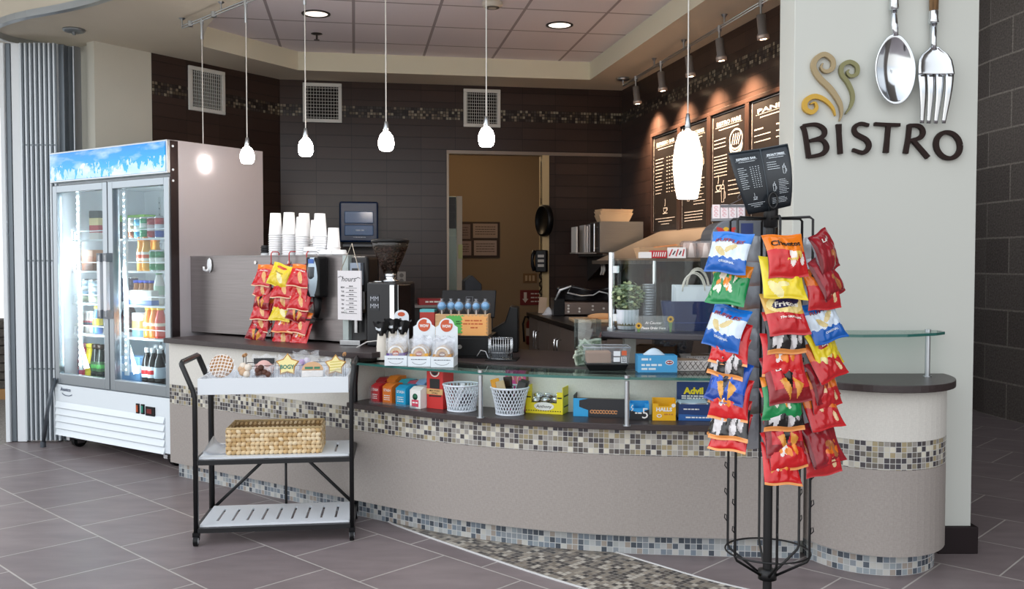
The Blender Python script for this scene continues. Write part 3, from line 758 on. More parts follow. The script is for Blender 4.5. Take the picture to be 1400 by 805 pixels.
# left door
carton('storage_bin', (.3, .3, .13), ['#7f8890', '#8a939b'], 'grey open bin on the top left fridge shelf', 'bin', None, fz(118, .45, 1.5), fang)
carton('snack_pouch', (.09, .05, .21), ['#d8d2cc', '#b8282c', '#e6d49a', '#26352c'], 'upright snack pouch with red middle on the top left fridge shelf', 'pouch', None, fz(133, .2, 1.5), fang + .2)
for i, px in enumerate((115, 123.5, 131.5)):
    carton('sandwich_pack', (.085, .1, .15), [['#5a4a40', '#d8935a', '#e4e2dc'], ['#5e3a2a', '#a85f38', '#b87a58'], ['#5e3a2a', '#b0683e', '#c08a68']][i], ['white-topped orange snack pack on the second left fridge shelf', 'brown snack pack in the middle of the second left fridge shelf', 'brown snack pack at the right of the second left fridge shelf'][i], 'snack pack', 'snack packs on the second left fridge shelf', fz(px, .2, 1.277), fang)
for i, (px, y) in enumerate([(116, .2), (129.5, .2), (121, .36)]):
    can('white_can', .044, .17, ['#c9d2b8', '#a8c0d8', '#dfe7ea', '#b8cede'], ['wide white can, left of two in front on the third left fridge shelf', 'wide white can, right of two in front on the third left fridge shelf', 'wide white can in the back row of the third left fridge shelf'][i], 'white cans on the third left fridge shelf', fz(px, y, 1.045))
for i, px in enumerate((109, 114, 119.5, 125)):
    bottle('mini_bottle', .021, .16, '#cfc8c4', '#a83a4a', '#e8e6e2', 'mini bottle with patterned label, %s from the left on the fourth left shelf' % ORD[i], 'mini bottles on the fourth left fridge shelf', fz(px, .19, .822), .7, '#2a4a5a')
bottle('lemon_bottle', .034, .2, '#4f7fd0', '#e8cf3a', '#e8d04a', 'blue and yellow bottle at the right of the fourth left fridge shelf', None, fz(133, .18, .822), .6)
for i, (px, c, lb, cp, nm) in enumerate([(105, '#3a86d8', '#e05a4a', '#d84848', 'blue and red'), (113, '#e0506a', '#d23c5c', '#f0a0b0', 'pink'), (121.5, '#ecd23a', '#e0c42e', '#f0dc50', 'yellow'), (129.5, '#23251f', '#3f5a3a', '#3a2a22', 'black and green'), (137, '#23251f', '#3f5a3a', '#3a2a22', 'black, rightmost')]):
    b = bottle('sport_drink', .037, .275, c, lb, cp, 'tall %s sports drink bottle at the bottom of the left fridge side' % nm, 'sports drinks at the fridge bottom', fz(px, .17, .471), .62, '#1c1c1c' if i < 3 else '#4f9a4a')

# ================================================================ folding gate on the left
gate = thing('folding_gate', 'silver accordion security gate folded beside the fridge', 'gate', (-3.55, 6.85, 0))
GO = Vector((-3.55, 6.85, 0))
GAL = M('#d3dae0', .35, .3); GDK = M('#757d84', .4, .6); GWH = M('#eef3f7', .4, .0)
def gx(px, Y=6.85): return (px - 700) / F * Y - GO.x
for nm, a, b, m, y in (('jamb_post', 9, 15, GWH, -.02), ('jamb_post', 15.5, 22, GDK, 0), ('lead_panel', 23, 36, GWH, .0), ('end_post', 84, 92, GDK, .03)):
    mb = MB(); mb.bx(gx(a), gx(b), y - .03, y + .03, 0.004, 2.945); mb.build(nm, [m], gate, bevel=.004)
for i in range(15):
    px = 38.5 + i * 3.2; s = 1 if i % 2 else -1
    mb = MB(); mb.box((gx(px), .0, 1.48), (.014, .085, 2.93), 0, rz=s * .22)
    mb.cyl((gx(px) + .007, s * .04, .02), (gx(px) + .007, s * .04, 2.94), .0055, n=6, mi=1)
    for z in (.55, 1.35, 2.2): mb.box((gx(px) + .006, -.04, z), (.012, .008, .012), 1)
    mb.build('folding_panel', [GAL, GDK], gate)
for i in range(5):
    px = 94 + i * 4.2; s = 1 if i % 2 else -1
    mb = MB(); mb.box((gx(px, 6.95), .09, 1.48), (.014, .06, 2.93), 0, rz=s * .4); mb.build('folding_panel', [GAL if i % 2 else M('#8b9196', .35, .6)], gate)
# grey prop
a, b = onz(59, 611, .0), onz(64, 607, 0)
mb = MB(); mb.tube([(a.x, a.y, .012), (a.x + .06, a.y - .04, .3), (a.x + .1, a.y - .02, .5)], .014, 8); mb.tube([(b.x + .03, b.y + .15, .012), (a.x + .1, a.y - .02, .5)], .012, 8)
mb.cyl((a.x, a.y, 0), (a.x, a.y, .04), .02); mb.cyl((b.x + .03, b.y + .15, 0), (b.x + .03, b.y + .15, .04), .018)
tag(mb.build('prop_leg', [M('#5b6168', .4, .5)]), 'slanted grey metal prop leg standing between gate and fridge', 'prop')

# ================================================================ vents, ceiling fixtures
VW = M('#dcdcd8', .5)
def vent(wall, x0, y0, x1, y1, label, nx, nz):
    p, q = wall.pt(x0, y0), wall.pt(x0, y1); p2 = wall.pt(x1, y1); w_ = wall.w(x0, x1); h = p.z - q.z
    t = thing('wall_vent', label, 'vent', (q.x, q.y, q.z), wall.ang, 'white air vents high on the dark tiled walls')
    b = .032
    mb = MB()
    for a in ((0, w_, 0, b), (0, w_, h - b, h), (0, b, b, h - b), (w_ - b, w_, b, h - b)): mb.bx(a[0], a[1], -.022, -.001, a[2], a[3])
    mb.build('frame', [VW], t, bevel=.004)
    mb = MB()
    for i in range(nx): x = b + (w_ - 2 * b) * (i + .5) / nx; mb.bx(x - .0014, x + .0014, -.014, -.004, b, h - b)
    for i in range(nz): z = b + (h - 2 * b) * (i + .5) / nz; mb.bx(b, w_ - b, -.016, -.008, z - .0014, z + .0014)
    mb.build('grille', [VW], t)
    mb = MB(); mb.bx(b, w_ - b, -.003, -.0005, b, h - b); mb.build('backing', [M('#0c0b0b', .9)], t)
vent(WL, 260, 89, 309, 150, 'white square air vent on the angled left tiled wall', 15, 10)
vent(WB, 416, 113, 469, 167, 'white air vent on the back wall left of the doorway', 11, 10)
vent(WB, 634, 121.5, 684, 173.5, 'white air vent on the back wall above the doorway', 14, 10)
def ceil_at(px, py, z): p = onz(px, py, z); return (p.x, p.y, z)
for i, (px, py) in enumerate(((432, 18.5), (765, 34))):
    t = thing('downlight', ['round recessed ceiling downlight above the left pendants', 'round recessed ceiling downlight near the track spots'][i], 'ceiling light', ceil_at(px, py, ZT), 0, 'recessed downlights')
    mb = MB(); mb.lathe([(.105, 0), (.105, -.006), (.088, -.008), (.085, -.001)], 28); mb.build('trim_ring', [M('#4a4644', .4, .5)], t)
    mb = MB(); mb.lathe([(.085, -.002), (.06, -.004), (0, -.004)], 24); mb.build('lens', [M('#fff0e2', .4, emit=[1.2, 1.6][i])], t)
t = thing('sprinkler_head', 'small chrome sprinkler head under the ceiling tiles', 'sprinkler', ceil_at(433, 46, ZT))
mb = MB(); mb.lathe([(.045, 0), (.045, -.004), (.02, -.01)], 18); mb.build('escutcheon', [M('#5a5452', .3, .8)], t)
mb = MB(); mb.cyl((0, 0, -.01), (0, 0, -.045), .008, n=8); mb.cyl((0, 0, -.048), (0, 0, -.052), .022, n=12); mb.build('nozzle', [M('#5a5452', .3, .8)], t)
t = thing('smoke_detector', 'round off-white smoke detector on the tiled ceiling', 'smoke detector', ceil_at(673, 3, ZT))
mb = MB(); mb.lathe([(.07, 0), (.072, -.02), (.06, -.035), (.03, -.042), (0, -.042)], 24); mb.build('housing', [M('#d8d2c4', .5)], t)
mb = MB(); mb.lathe([(.05, -.036), (.05, -.040), (.03, -.044), (.028, -.040)], 24); mb.build('sensor_grille', [M('#6b665f', .5)], t)
t = thing('ceiling_sprinkler', 'grey round sprinkler cover on the soffit near the gate', 'sprinkler', ceil_at(101, 40, ZS))
mb = MB(); mb.lathe([(.075, 0), (.075, -.012), (.06, -.02), (0, -.02)], 24); mb.build('cover_plate', [M('#8e9498', .35, .6)], t)
mb = MB(); mb.cyl((0, 0, -.02), (0, 0, -.04), .012, n=10); mb.build('nozzle', [M('#8e9498', .35, .6)], t)

# ================================================================ pendants on a curved rail
ZR = 2.94
small = [(278, 222), (338, 212), (418, 201), (528, 193), (665, 187)]
PX = [onz(a, b, 2.0) for a, b in small]
big = at(940, 226, 4.56)
rp = onz(249, 37, ZR)
path = cat([(rp.x, rp.y)] + [(p.x, p.y) for p in PX] + [(big.x, big.y), (1.25, 4.52)], 6)
rail = thing('pendant_rail', 'curved silver rail under the soffit carrying the pendants', 'lighting rail', (0, 0, 0))
mb = MB()
for dz in (-.008, .008): mb.tube([(p.x, p.y, ZR + dz) for p in path], .005, 6)
mb.build('track', [ALU], rail)
for i in (0, 9, 20, 32, 40):
    p = path[min(i, len(path) - 1)]; mb = MB(); mb.cyl((p.x, p.y, ZR), (p.x, p.y, ZS), .006, n=8); mb.cyl((p.x, p.y, ZS - .012), (p.x, p.y, ZS - .001), .01, .022, n=12); mb.build('standoff', [ALU], rail)
for p in (path[3], path[8]):
    mb = MB(); mb.cyl((p.x, p.y, ZR - .018), (p.x, p.y, ZR + .018), .018, n=12); mb.build('connector', [ALU], rail)
SHADE = M('#fff5ec', .3, emit=48)
def pendant(p, prof, zc, label, group, neck, shade=SHADE):
    t = thing('pendant_lamp', label, 'pendant lamp', (p.x, p.y, zc), 0, group)
    top = prof[-1][1]
    mb = MB(); mb.lathe(prof, 28); mb.build('lamp_shade', [shade], t)
    mb = MB(); mb.lathe([(.017, top - .004), (.014, top + neck * .4), (.009, top + neck)], 14); mb.build('lamp_neck', [ALU], t)
    mb = MB(); mb.cyl((0, 0, top + neck), (0, 0, ZR - zc - .13), .0032, n=6); mb.build('cord', [M('#d2cfc8', .4)], t)
    mb = MB(); mb.cyl((0, 0, ZR - zc - .13), (0, 0, ZR - zc - .012), .009, n=10); mb.cyl((0, 0, ZR - zc - .03), (0, 0, ZR - zc + .0), .013, n=10); mb.build('rail_connector', [ALU], t)
    return t
egg = [(.026, -.052), (.036, -.045), (.043, -.02), (.042, .005), (.034, .03), (.022, .046), (.015, .052)]
names = ['small glowing glass pendant in front of the fridge side', 'small glowing glass pendant right of the fridge, second from left', 'small glowing glass pendant below the left back-wall vent', 'small glowing glass pendant above the coffee grinder', 'small glowing glass pendant above the left side of the doorway']
for p, nme in zip(PX, names): pendant(p, egg, 2.0, nme, 'small glass pendants', .055)
bp_ = [(.045, -.165), (.05, -.163), (.062, -.1), (.071, -.02), (.071, .03), (.062, .1), (.048, .15), (.036, .163), (.016, .168)]
pendant(big, bp_, big.z, 'large elongated white glass pendant hanging before the menu boards', None, .085, M('#fff0e2', .3, emit=3))

# ================================================================ spot track along the right wall
trk = thing('spot_track', 'silver ceiling track running along the right wall', 'lighting track', (0, 0, 0))
wd = (C2 - RW).normalized()      # towards the back
A = onz(1060, -8, 2.93); B = onz(852, 117, 2.93)
mb = MB()
for dz in (-.008, .008): mb.tube([(A.x, A.y, 2.93 + dz), (B.x, B.y, 2.93 + dz)], .005, 6)
mb.build('track', [ALU], trk)
mb = MB(); mb.cyl((B.x, B.y, 2.93), (B.x, B.y, ZS), .008, n=8); mb.lathe([(.055, 0), (.055, -.02), (.04, -.026), (0, -.026)], 20, (B.x, B.y, ZS)); mb.build('canopy', [ALU], trk)
for f in (.25, .5, .72):
    p = A.lerp(B, f); mb = MB(); mb.cyl((p.x, p.y, 2.93), (p.x, p.y, ZS), .006, n=8); mb.cyl((p.x, p.y, ZS - .02), (p.x, p.y, ZS - .001), .01, .022, n=12); mb.build('standoff', [ALU], trk)
def on_track(px):
    k = (px - 700) / F; d = B - A; t = (k * A.y - A.x) / (d.x - k * d.y); return A + d * t
SPOT = M('#ffd9b0', .3, emit=14)
for i, px in enumerate((868, 902, 939.5, 981, 1037)):
    p = on_track(px)
    t = thing('track_spot', 'silver spotlight on the right wall track, %s from the back corner' % ORD[i], 'spotlight', (p.x, p.y, 2.915), 0, 'spotlights on the right track')
    aim = Vector((.975 * .45, .22 * .45, -1)).normalized(); aq = aim.to_track_quat('-Z', 'Y').to_matrix().to_4x4()
    mb = MB(); mb.cyl((0, 0, -.07), (0, 0, .02), .007, n=8); mb.cyl((0, 0, -.01), (0, 0, .03), .014, n=10); mb.build('stem', [ALU], t)
    bq = Vector((.975 * .12, .22 * .12, -1)).normalized().to_track_quat('-Z', 'Y').to_matrix().to_4x4()
    T = Matrix.Translation((0, 0, -.055)) @ bq
    mb = MB(); mb.lathe([(.02, 0), (.028, -.005), (.028, -.11), (.036, -.125), (.036, -.15), (.031, -.15)], 20, T=T); mb.build('barrel', [M('#8d8b8a', .35, .5)], t)
    mb = MB(); mb.lathe([(.036, -.128), (.037, -.13), (.037, -.152), (.03, -.153)], 20, T=T); mb.build('rim', [M('#c9b8ae', .3, .3)], t)
    mb = MB(); mb.lathe([(.031, -.149), (.02, -.153), (0, -.154)], 20, T=T); mb.build('lens', [SPOT], t)
    l = bpy.data.lights.new('spot_beam', 'SPOT'); l.energy = 110; l.color = (1, .68, .42); l.spot_size = 1.8; l.spot_blend = 1.0; l.shadow_soft_size = .03
    o = bpy.data.objects.new('spot_beam', l); COL.objects.link(o); o.parent = t; o.matrix_local = Matrix.Translation((0, 0, -.055)) @ bq @ Matrix.Translation((0, 0, -.17)) @ bq.inverted() @ aq
# ================================================================ menu boards on the right wall
ZM1, ZM0 = WR.pt(895, 183).z, WR.pt(897, 322).z
CHALK = M('#e6e0da', .6); BOARD = M('#191415', .55); FRM = M('#3a2a25', .4)
def words(mb, x0, x1, z, h, fn, mi, fill=.8):
    """a row of tiny unreadable print"""
    x = x0
    while x < x1 - h * .5:
        L = min(R.uniform(1.2, 4) * h, x1 - x)
        mb.add([fn(x, z), fn(x + L, z), fn(x + L, z + h), fn(x, z + h)], [(0, 1, 2, 3)], mi); x += L + h * .6
def cup_icon(mb, x, z, s, fn, mi, kind=0):
    k = s * .09
    if kind == 0:      # espresso cup on saucer
        stroke(mb, arc((x, z), s * .4, 180, 360, 10, s * .45), k, mi, fn); stroke(mb, [(x - s * .42, z), (x + s * .42, z)], k, mi, fn)
        stroke(mb, arc((x + s * .45, z - s * .12), s * .14, -90, 90, 6), k, mi, fn); stroke(mb, [(x - s * .6, z - s * .52), (x + s * .6, z - s * .52)], k, mi, fn)
        stroke(mb, [(x - s * .06, z + s * .15), (x + s * .05, z + s * .5), (x - s * .04, z + s * .9)], k, mi, fn)
    elif kind == 1:    # tall glass with straw
        stroke(mb, [(x - s * .35, z + s * .6), (x - s * .25, z - s * .7), (x + s * .25, z - s * .7), (x + s * .35, z + s * .6)], k, mi, fn)
        stroke(mb, arc((x, z + s * .6), s * .35, 0, 180, 8, s * .4), k, mi, fn); stroke(mb, [(x - s * .35, z + s * .6), (x + s * .35, z + s * .6)], k, mi, fn); stroke(mb, [(x, z + s * .95), (x + s * .15, z + s * 1.4)], k, mi, fn)
        stroke(mb, arc((x + s * .38, z - s * .05), s * .2, -80, 80, 6, s * .35), k, mi, fn)
    else:              # grilled sandwich
        stroke(mb, arc((x, z), s * .7, 0, 360, 20, s * .5), k, mi, fn); stroke(mb, arc((x, z - s * .3), s * .7, 180, 360, 12, s * .5), k, mi, fn)
        stroke(mb, arc((x, z - s * .15), s * .7, 185, 355, 12, s * .5), k, mi, fn)
        for a in (-.35, -.1, .15, .38): stroke(mb, [(x + a * s - .12 * s, z - .28 * s), (x + a * s + .12 * s, z + .28 * s)], k, mi, fn)
def menu_face(mb, w_, h, title, kind, fn, mi):
    """white printing on a black menu panel of w_ by h, origin bottom left"""
    lettering(mb, title, h * .036, mi, lambda x, y: fn(w_ / 2 + x, h * .915 + y), w=w_ * .72, bold=.035)
    stroke(mb, [(w_ * .1, h * .885), (w_ * .9, h * .885)], h * .003, mi, fn); words(mb, w_ * .2, w_ * .8, h * .855, h * .008, fn, mi)
    if kind == 0:
        for i in range(11):
            z = h * (.75 - i * .036); words(mb, w_ * .1, w_ * R.uniform(.3, .45), z, h * .008, fn, mi)
            for j in range(4): x = w_ * (.55 + j * .1); words(mb, x, x + w_ * .05, z, h * .009, fn, mi)
        cup_icon(mb, w_ * .5, h * .23, w_ * .16, fn, mi, 0)
        for i in range(3): words(mb, w_ * (.1 + .12 * i), w_ * (.9 - .12 * i), h * (.12 - i * .03), h * .008, fn, mi)
    elif kind == 1:
        for i in range(4): words(mb, w_ * .08, w_ * R.uniform(.4, .6), h * (.78 - i * .04), h * .008, fn, mi)
        cup_icon(mb, w_ * .76, h * .62, w_ * .17, fn, mi, 1); cup_icon(mb, w_ * .27, h * .33, w_ * .16, fn, mi, 1)
        for i in range(9): words(mb, w_ * .48, w_ * R.uniform(.75, .92), h * (.46 - i * .03), h * .007, fn, mi)
        for i in range(4): words(mb, w_ * .12, w_ * R.uniform(.7, .9), h * (.15 - i * .028), h * .008, fn, mi)
    elif kind == 2:
        for i in range(3): words(mb, w_ * .06, w_ * .42, h * (.77 - i * .035), h * .008, fn, mi)
        cup_icon(mb, w_ * .72, h * .74, w_ * .26, fn, mi, 2)
        for i in range(7): words(mb, w_ * .06, w_ * .46, h * (.62 - i * .03), h * .008, fn, mi)
        cup_icon(mb, w_ * .78, h * .52, w_ * .12, fn, mi, 1); cup_icon(mb, w_ * .2, h * .36, w_ * .16, fn, mi, 0); cup_icon(mb, w_ * .34, h * .27, w_ * .14, fn, mi, 1)
        for i in range(4): words(mb, w_ * .5, w_ * .92, h * (.38 - i * .04), h * .008, fn, mi)
        for i in range(5): words(mb, w_ * .06, w_ * .5, h * (.16 - i * .03), h * .008, fn, mi)
    else:
        for c in range(2):
            for i in range(14):
                if i % 4 != 3: words(mb, w_ * (.07 + c * .48), w_ * (.07 + c * .48 + (.2 if i % 4 == 0 else .36)), h * (.76 - i * .05), h * (.012 if i % 4 == 0 else .008), fn, mi)
for i, (a, b, ttl, kd) in enumerate([(893, 931.5, 'ESPRESSO BAR', 0), (931.5, 972.5, 'SPECIALTY DRINKS', 1), (972.5, 1025, 'BISTRO FARE', 2), (1025, 1098, 'PANINI', 3)]):
    p = WR.xy(a); w_ = WR.w(a, b); h = ZM1 - ZM0
    t = thing('menu_board', ['black framed menu board headed ESPRESSO BAR on the right wall', 'black framed menu board headed SPECIALTY DRINKS behind the large pendant', 'black framed menu board with a round grilled sandwich drawing beside its lists', 'black framed menu board headed PANINI, partly behind the white pier'][i], 'menu board', (p.x, p.y, ZM0), WR.ang, 'framed menu boards on the right wall')
    fwd = .035
    mb = MB(); b_ = .03
    for q in ((0, w_, 0, b_), (0, w_, h - b_, h), (0, b_, b_, h - b_), (w_ - b_, w_, b_, h - b_)): mb.bx(q[0] + .0005, q[1] - .0005, -fwd, -.001, q[2], q[3])
    mb.build('frame', [FRM], t, bevel=.003)
    mb = MB(); mb.bx(b_, w_ - b_, -.018, -.002, b_, h - b_, 0)
    ow, oh = w_ - 2 * b_ - .02, h - 2 * b_ - .02
    fn = lambda x, y: (b_ + .01 + x, -.0195, b_ + .01 + y)
    stroke(mb, [(0.01, 0), (0.01, oh), (ow, oh)], .004, 1, fn)
    menu_face(mb, ow, oh, ttl, kd, fn, 1)
    mb.build('menu_panel', [BOARD, CHALK], t)

# ================================================================ BISTRO sign, steam, spoon and fork on the pier
S_ = 1 / 3.5
def sg(x, y):
    p = at(1000 + x * S_, y * S_, 4.2); return (p.x, p.z)
def ribbon3(name, pts, wd, mat, label, cat_, group, depth=.02, closed=False, smoothn=5):
    P = [Vector(sg(*p)) for p in pts]; sc = 4.2 / F * S_
    W = [x * sc for x in wd]
    if smoothn and len(P) > 2:
        W2 = []
        for i in range(len(W) - 1): W2 += [W[i] + (W[i + 1] - W[i]) * j / smoothn for j in range(smoothn)]
        W = W2 + [W[-1]]; P = cat(P, smoothn)
    mb = MB(); ribmesh(mb, P, W, 0, -depth, 0)
    c = P[0]
    return tag(mb.build(name, [mat], bevel=.002, loc=(0, 4.199, 0)), label, cat_, group) if label else mb
def ribmesh(mb, P, W, y0, y1, mi):
    n = len(P); vs = []
    for i, p in enumerate(P):
        t = (P[min(i + 1, n - 1)] - P[max(i - 1, 0)]).normalized(); q = Vector((-t.y, t.x)) * W[i] / 2
        for s, y in ((1, y0), (-1, y0), (-1, y1), (1, y1)): vs.append((p.x + q.x * s, y, p.y + q.y * s))
    fs = []
    for i in range(n - 1):
        for j in range(4): fs.append((i * 4 + j, i * 4 + (j + 1) % 4, i * 4 + 4 + (j + 1) % 4, i * 4 + 4 + j))
    fs += [(0, 3, 2, 1), tuple((n - 1) * 4 + j for j in range(4))]
    mb.add(vs, fs, mi)
GLS = 'letters of the wall sign'
LET = {'B': [([(334, 602), (348, 640), (366, 757)], [22, 24, 26], 4), ([(338, 603), (400, 598), (438, 622), (432, 655), (368, 676)], [16, 20, 26, 24, 16], 5), ([(368, 676), (428, 672), (450, 706), (430, 738), (364, 753)], [16, 20, 28, 24, 16], 5)],
       'I': [([(508, 596), (510, 640), (516, 738)], [30, 24, 26], 3)],
       'S': [([(652, 602), (612, 594), (584, 612), (590, 642), (640, 672), (652, 704), (626, 732), (574, 718)], [18, 20, 22, 26, 28, 26, 22, 18], 5)],
       'T': [([(678, 595), (740, 599), (801, 600)], [18, 20, 18], 3), ([(745, 600), (740, 660), (733, 733)], [24, 24, 28], 3)],
       'R': [([(846, 598), (840, 660), (827, 736)], [24, 24, 26], 3), ([(842, 602), (892, 606), (910, 634), (894, 662), (838, 676)], [18, 22, 26, 24, 16], 5), ([(862, 674), (890, 705), (934, 756)], [22, 24, 26], 4)],
       'O': [([(1030 + 57 * math.cos(Q(a)) + 6 * math.sin(Q(a)), 697 + 62 * math.sin(Q(a))) for a in range(0, 375, 15)], [22 + 5 * abs(math.cos(Q(a))) for a in range(0, 375, 15)], 2)]}
LBR = M('#23130f', .6, 0, .25)
for ch in 'BISTRO':
    mb = MB()
    for k_, (pts, wd_, sm) in enumerate(LET[ch]):
        P = [Vector(sg(*p)) for p in pts]; sc = 4.2 / F * S_; W = [x * sc * .88 for x in wd_]
        W2 = []
        for i in range(len(W) - 1): W2 += [W[i] + (W[i + 1] - W[i]) * j / sm for j in range(sm)]
        ribmesh(mb, cat(P, sm), W2 + [W[-1]], 0, -.02 - .0006 * k_, 0)
    tag(mb.build('sign_letter', [LBR], loc=(0, 4.1985, 0), bevel=.0015), 'dark brown raised letter %s of the wall sign on the white pier' % ch, 'letter', GLS)
ribbon3('steam_swirl', [(512, 582), (521, 545), (512, 495), (470, 430), (415, 375), (388, 325), (400, 285), (440, 264), (478, 290), (478, 330), (447, 346), (424, 328), (432, 305)], [4, 12, 24, 28, 28, 26, 26, 24, 24, 22, 18, 12, 6], M('#a08d68', .4), 'tall tan steam swirl above the wall letters', 'steam swirl', 'steam swirls above the letters')
ribbon3('steam_swirl', [(540, 548), (568, 505), (574, 455), (552, 400), (522, 358), (524, 318), (560, 300), (594, 320), (594, 356), (566, 368), (548, 352), (556, 336)], [4, 14, 18, 20, 20, 20, 20, 20, 18, 16, 12, 6], M('#7d7a4e', .4), 'olive green steam swirl, right of the tall tan one', 'steam swirl', 'steam swirls above the letters')
ribbon3('steam_swirl', [(492, 557), (478, 518), (440, 480), (392, 464), (352, 484), (348, 522), (378, 540), (402, 520), (394, 494), (372, 500)], [4, 14, 20, 24, 24, 24, 22, 16, 10, 5], M('#c49a2c', .4), 'short yellow steam swirl, left of the tall tan one', 'steam swirl', 'steam swirls above the letters')
WOODH = M('#8a6a48', .5, noise=.4, nscale=20, stretch=(6, 6, .6))
def px4(x, y, d=.05): p = at(x, y, 4.2 - d); return Vector((p.x, p.y, p.z))
sp_ = thing('wall_spoon', 'giant polished metal spoon mounted on the white pier', 'wall spoon', px4(1217.5, 98, 0))
u_ = 4.2 / F
SPN = M('#d6dade', .12, 1.0)
def spo(u, v):
    r = v; a = u * 2 * PI
    x = math.cos(a) * 27 * u_ * r; z = math.sin(a) * (47 if math.sin(a) < 0 else 47) * u_ * r
    x *= 1 - .18 * max(0, math.sin(a)) ** 2 * r
    return (x, -.055 + .05 * (1 - r * r), z)
mb = MB(); mb.grid(spo, 40, 10, wrap=True)
o = mb.build('bowl', [SPN], sp_, rot=(0, Q(-2), 0)); s = o.modifiers.new('thick', 'SOLIDIFY'); s.thickness = .006; s.offset = 0
mb = MB(); mb.tube([(0, -.05, 44 * u_), (0, -.035, 60 * u_), (0, -.03, 82 * u_)], [.013, .017, .014], 12); mb.build('neck', [SPN], sp_)
mb = MB(); mb.lathe([(.018, 80 * u_), (.022, 81 * u_), (.02, 90 * u_), (.02, 118 * u_), (.022, 119 * u_)], 16, (0, -.03, 0)); mb.build('ferrule', [SPN], sp_)
mb = MB(); mb.lathe([(.02, 119 * u_), (.026, 190 * u_), (.02, 240 * u_), (0, 243 * u_)], 16, (0, -.03, 0)); mb.build('grip', [WOODH], sp_)
fk = thing('wall_fork', 'giant metal fork with wooden grip mounted beside the spoon', 'wall fork', px4(1271, 118, 0))
mb = MB()
def fy(z): return -.03 - .03 * math.exp(-((z + 5 * u_) / (40 * u_)) ** 2)
xs = [-24, -14.5, -11, -1.8, 1.8, 10.5, 14, 22.5]
prof = [(50, 5), (46, 9), (40, 17), (32, 22), (22, 23.5), (12, 24)]
n = 16
def fhead(u, v):
    k = v * (len(prof) - 1); i = min(int(k), len(prof) - 2); t = k - i
    z = prof[i][0] + (prof[i + 1][0] - prof[i][0]) * t; hw_ = prof[i][1] + (prof[i + 1][1] - prof[i][1]) * t
    x = (u * 2 - 1) * hw_
    return (x * u_, fy(z * u_) + .012 * (abs(u * 2 - 1)) ** 2 * -1, z * u_)
mb.grid(fhead, 14, 15)
for i in range(4):
    a0, a1 = -24 + i * 12.4, -24 + i * 12.4 + 10.2
    cx = (a0 + a1) / 2 * .78 + (-1)
    def tine(u, v, a0=a0, a1=a1, cx=cx):
        z = 13 - v * 65; w_ = 1 - .62 * max(0, v - .1); c = (a0 + a1) / 2 + (cx - (a0 + a1) / 2) * v; x = c + (u - .5) * (a1 - a0) * w_
        return (x * u_, fy(z * u_) - .012 * ((a0 + a1) / 48) ** 2, z * u_)
    mb.grid(tine, 3, 14)
o = mb.build('fork_head', [SPN], fk); s = o.modifiers.new('thick', 'SOLIDIFY'); s.thickness = .008; s.offset = 0
mb = MB(); mb.tube([(0, fy(48 * u_), 46 * u_), (0, -.032, 58 * u_), (0, -.03, 84 * u_)], [.014, .014, .017], 12); mb.build('neck', [SPN], fk)
mb = MB(); mb.lathe([(.02, 82 * u_), (.024, 83 * u_), (.021, 88 * u_), (.022, 98 * u_), (.02, 99 * u_)], 16, (0, -.03, 0)); mb.build('ferrule', [SPN], fk)
mb = MB(); mb.lathe([(.019, 99 * u_), (.024, 160 * u_), (.02, 250 * u_), (0, 254 * u_)], 16, (0, -.03, 0)); mb.build('grip', [WOODH], fk)
# ================================================================ snack bags
from mathutils import noise as NZ
def ell_in(u, v, cx, cy, rx, ry, a=0.0):
    dx, dy = u - cx, v - cy
    if a: dx, dy = dx * math.cos(a) + dy * math.sin(a), -dx * math.sin(a) + dy * math.cos(a)
    return (dx / rx) ** 2 + (dy / ry) ** 2 < 1
def tri_in(u, v, cx, cy, s, a):
    for k in range(3):
        t = a + 2.0944 * k
        if (u - cx) * math.cos(t) + (v - cy) * 1.15 * math.sin(t) > s * .5: return False
    return True
def spots(u, v, seed, n, r, box):
    rr = random.Random(seed)
    for i in range(n):
        if ell_in(u, v, rr.uniform(box[0], box[1]), rr.uniform(box[2], box[3]), r * rr.uniform(.6, 1.3), r * .6 * rr.uniform(.6, 1.3), rr.uniform(0, 3)): return i % 3 + 1
    return 0
# palette slot, pattern(u,v) -> slot, lettering rows (text, u, v, height, width, slot, slant)
def d_ruf(u, v):
    if v < .27: return 0
    if v < .66 + .02 * math.sin(u * 16): return 2 if (ell_in(u, v, -.35, .52, .3, .09, .3) or ell_in(u, v, .15, .42, .3, .08, -.3)) else 1
    return 3
def d_lay(u, v):
    if ell_in(u, v, -.05, .31, .62, .1, -.1): return 1
    return 2 if (ell_in(u, v, -.45, .78, .4, .13, .4) or ell_in(u, v, -.1, .68, .3, .07)) else (3 if v > .93 else 0)
def d_che(u, v):
    if v < .42 + .05 * u: return 0
    k = spots(u, v, 5, 9, .17, (-.7, .7, .45, .65))
    return 3 if k == 1 else (2 if k == 2 else 1)
def d_fri(u, v):
    if ell_in(u, v, .05, .26, .72, .13, -.1): return 4
    if ell_in(u, v, .05, .30, .95, .22): return 2
    return 0 if v < .5 + .03 * u else 1
def d_dor(u, v):
    if tri_in(u, v, .0, .38, .42, .52): return 3
    if ell_in(u, v, 0, .29, .72, .07): return 3
    if tri_in(u, v, -.15, .64, .36, .3) or tri_in(u, v, .35, .68, .3, .9): return 2
    return 1 if v > .72 or u < -.75 else 0
def d_grn(u, v):
    if v < .26 + .06 * math.sin(u * 3): return 0
    k = spots(u, v, 8, 12, .15, (-.7, .5, .28, .62))
    return 2 if k in (1, 2) else (0 if k == 3 else 1)
def d_blk(u, v):
    if v < .22: return 0
    if v > .9: return 4
    k = spots(u, v, 3, 16, .2, (-.7, .7, .28, .75))
    return [1, 2, 3, 2][k] if k else 1
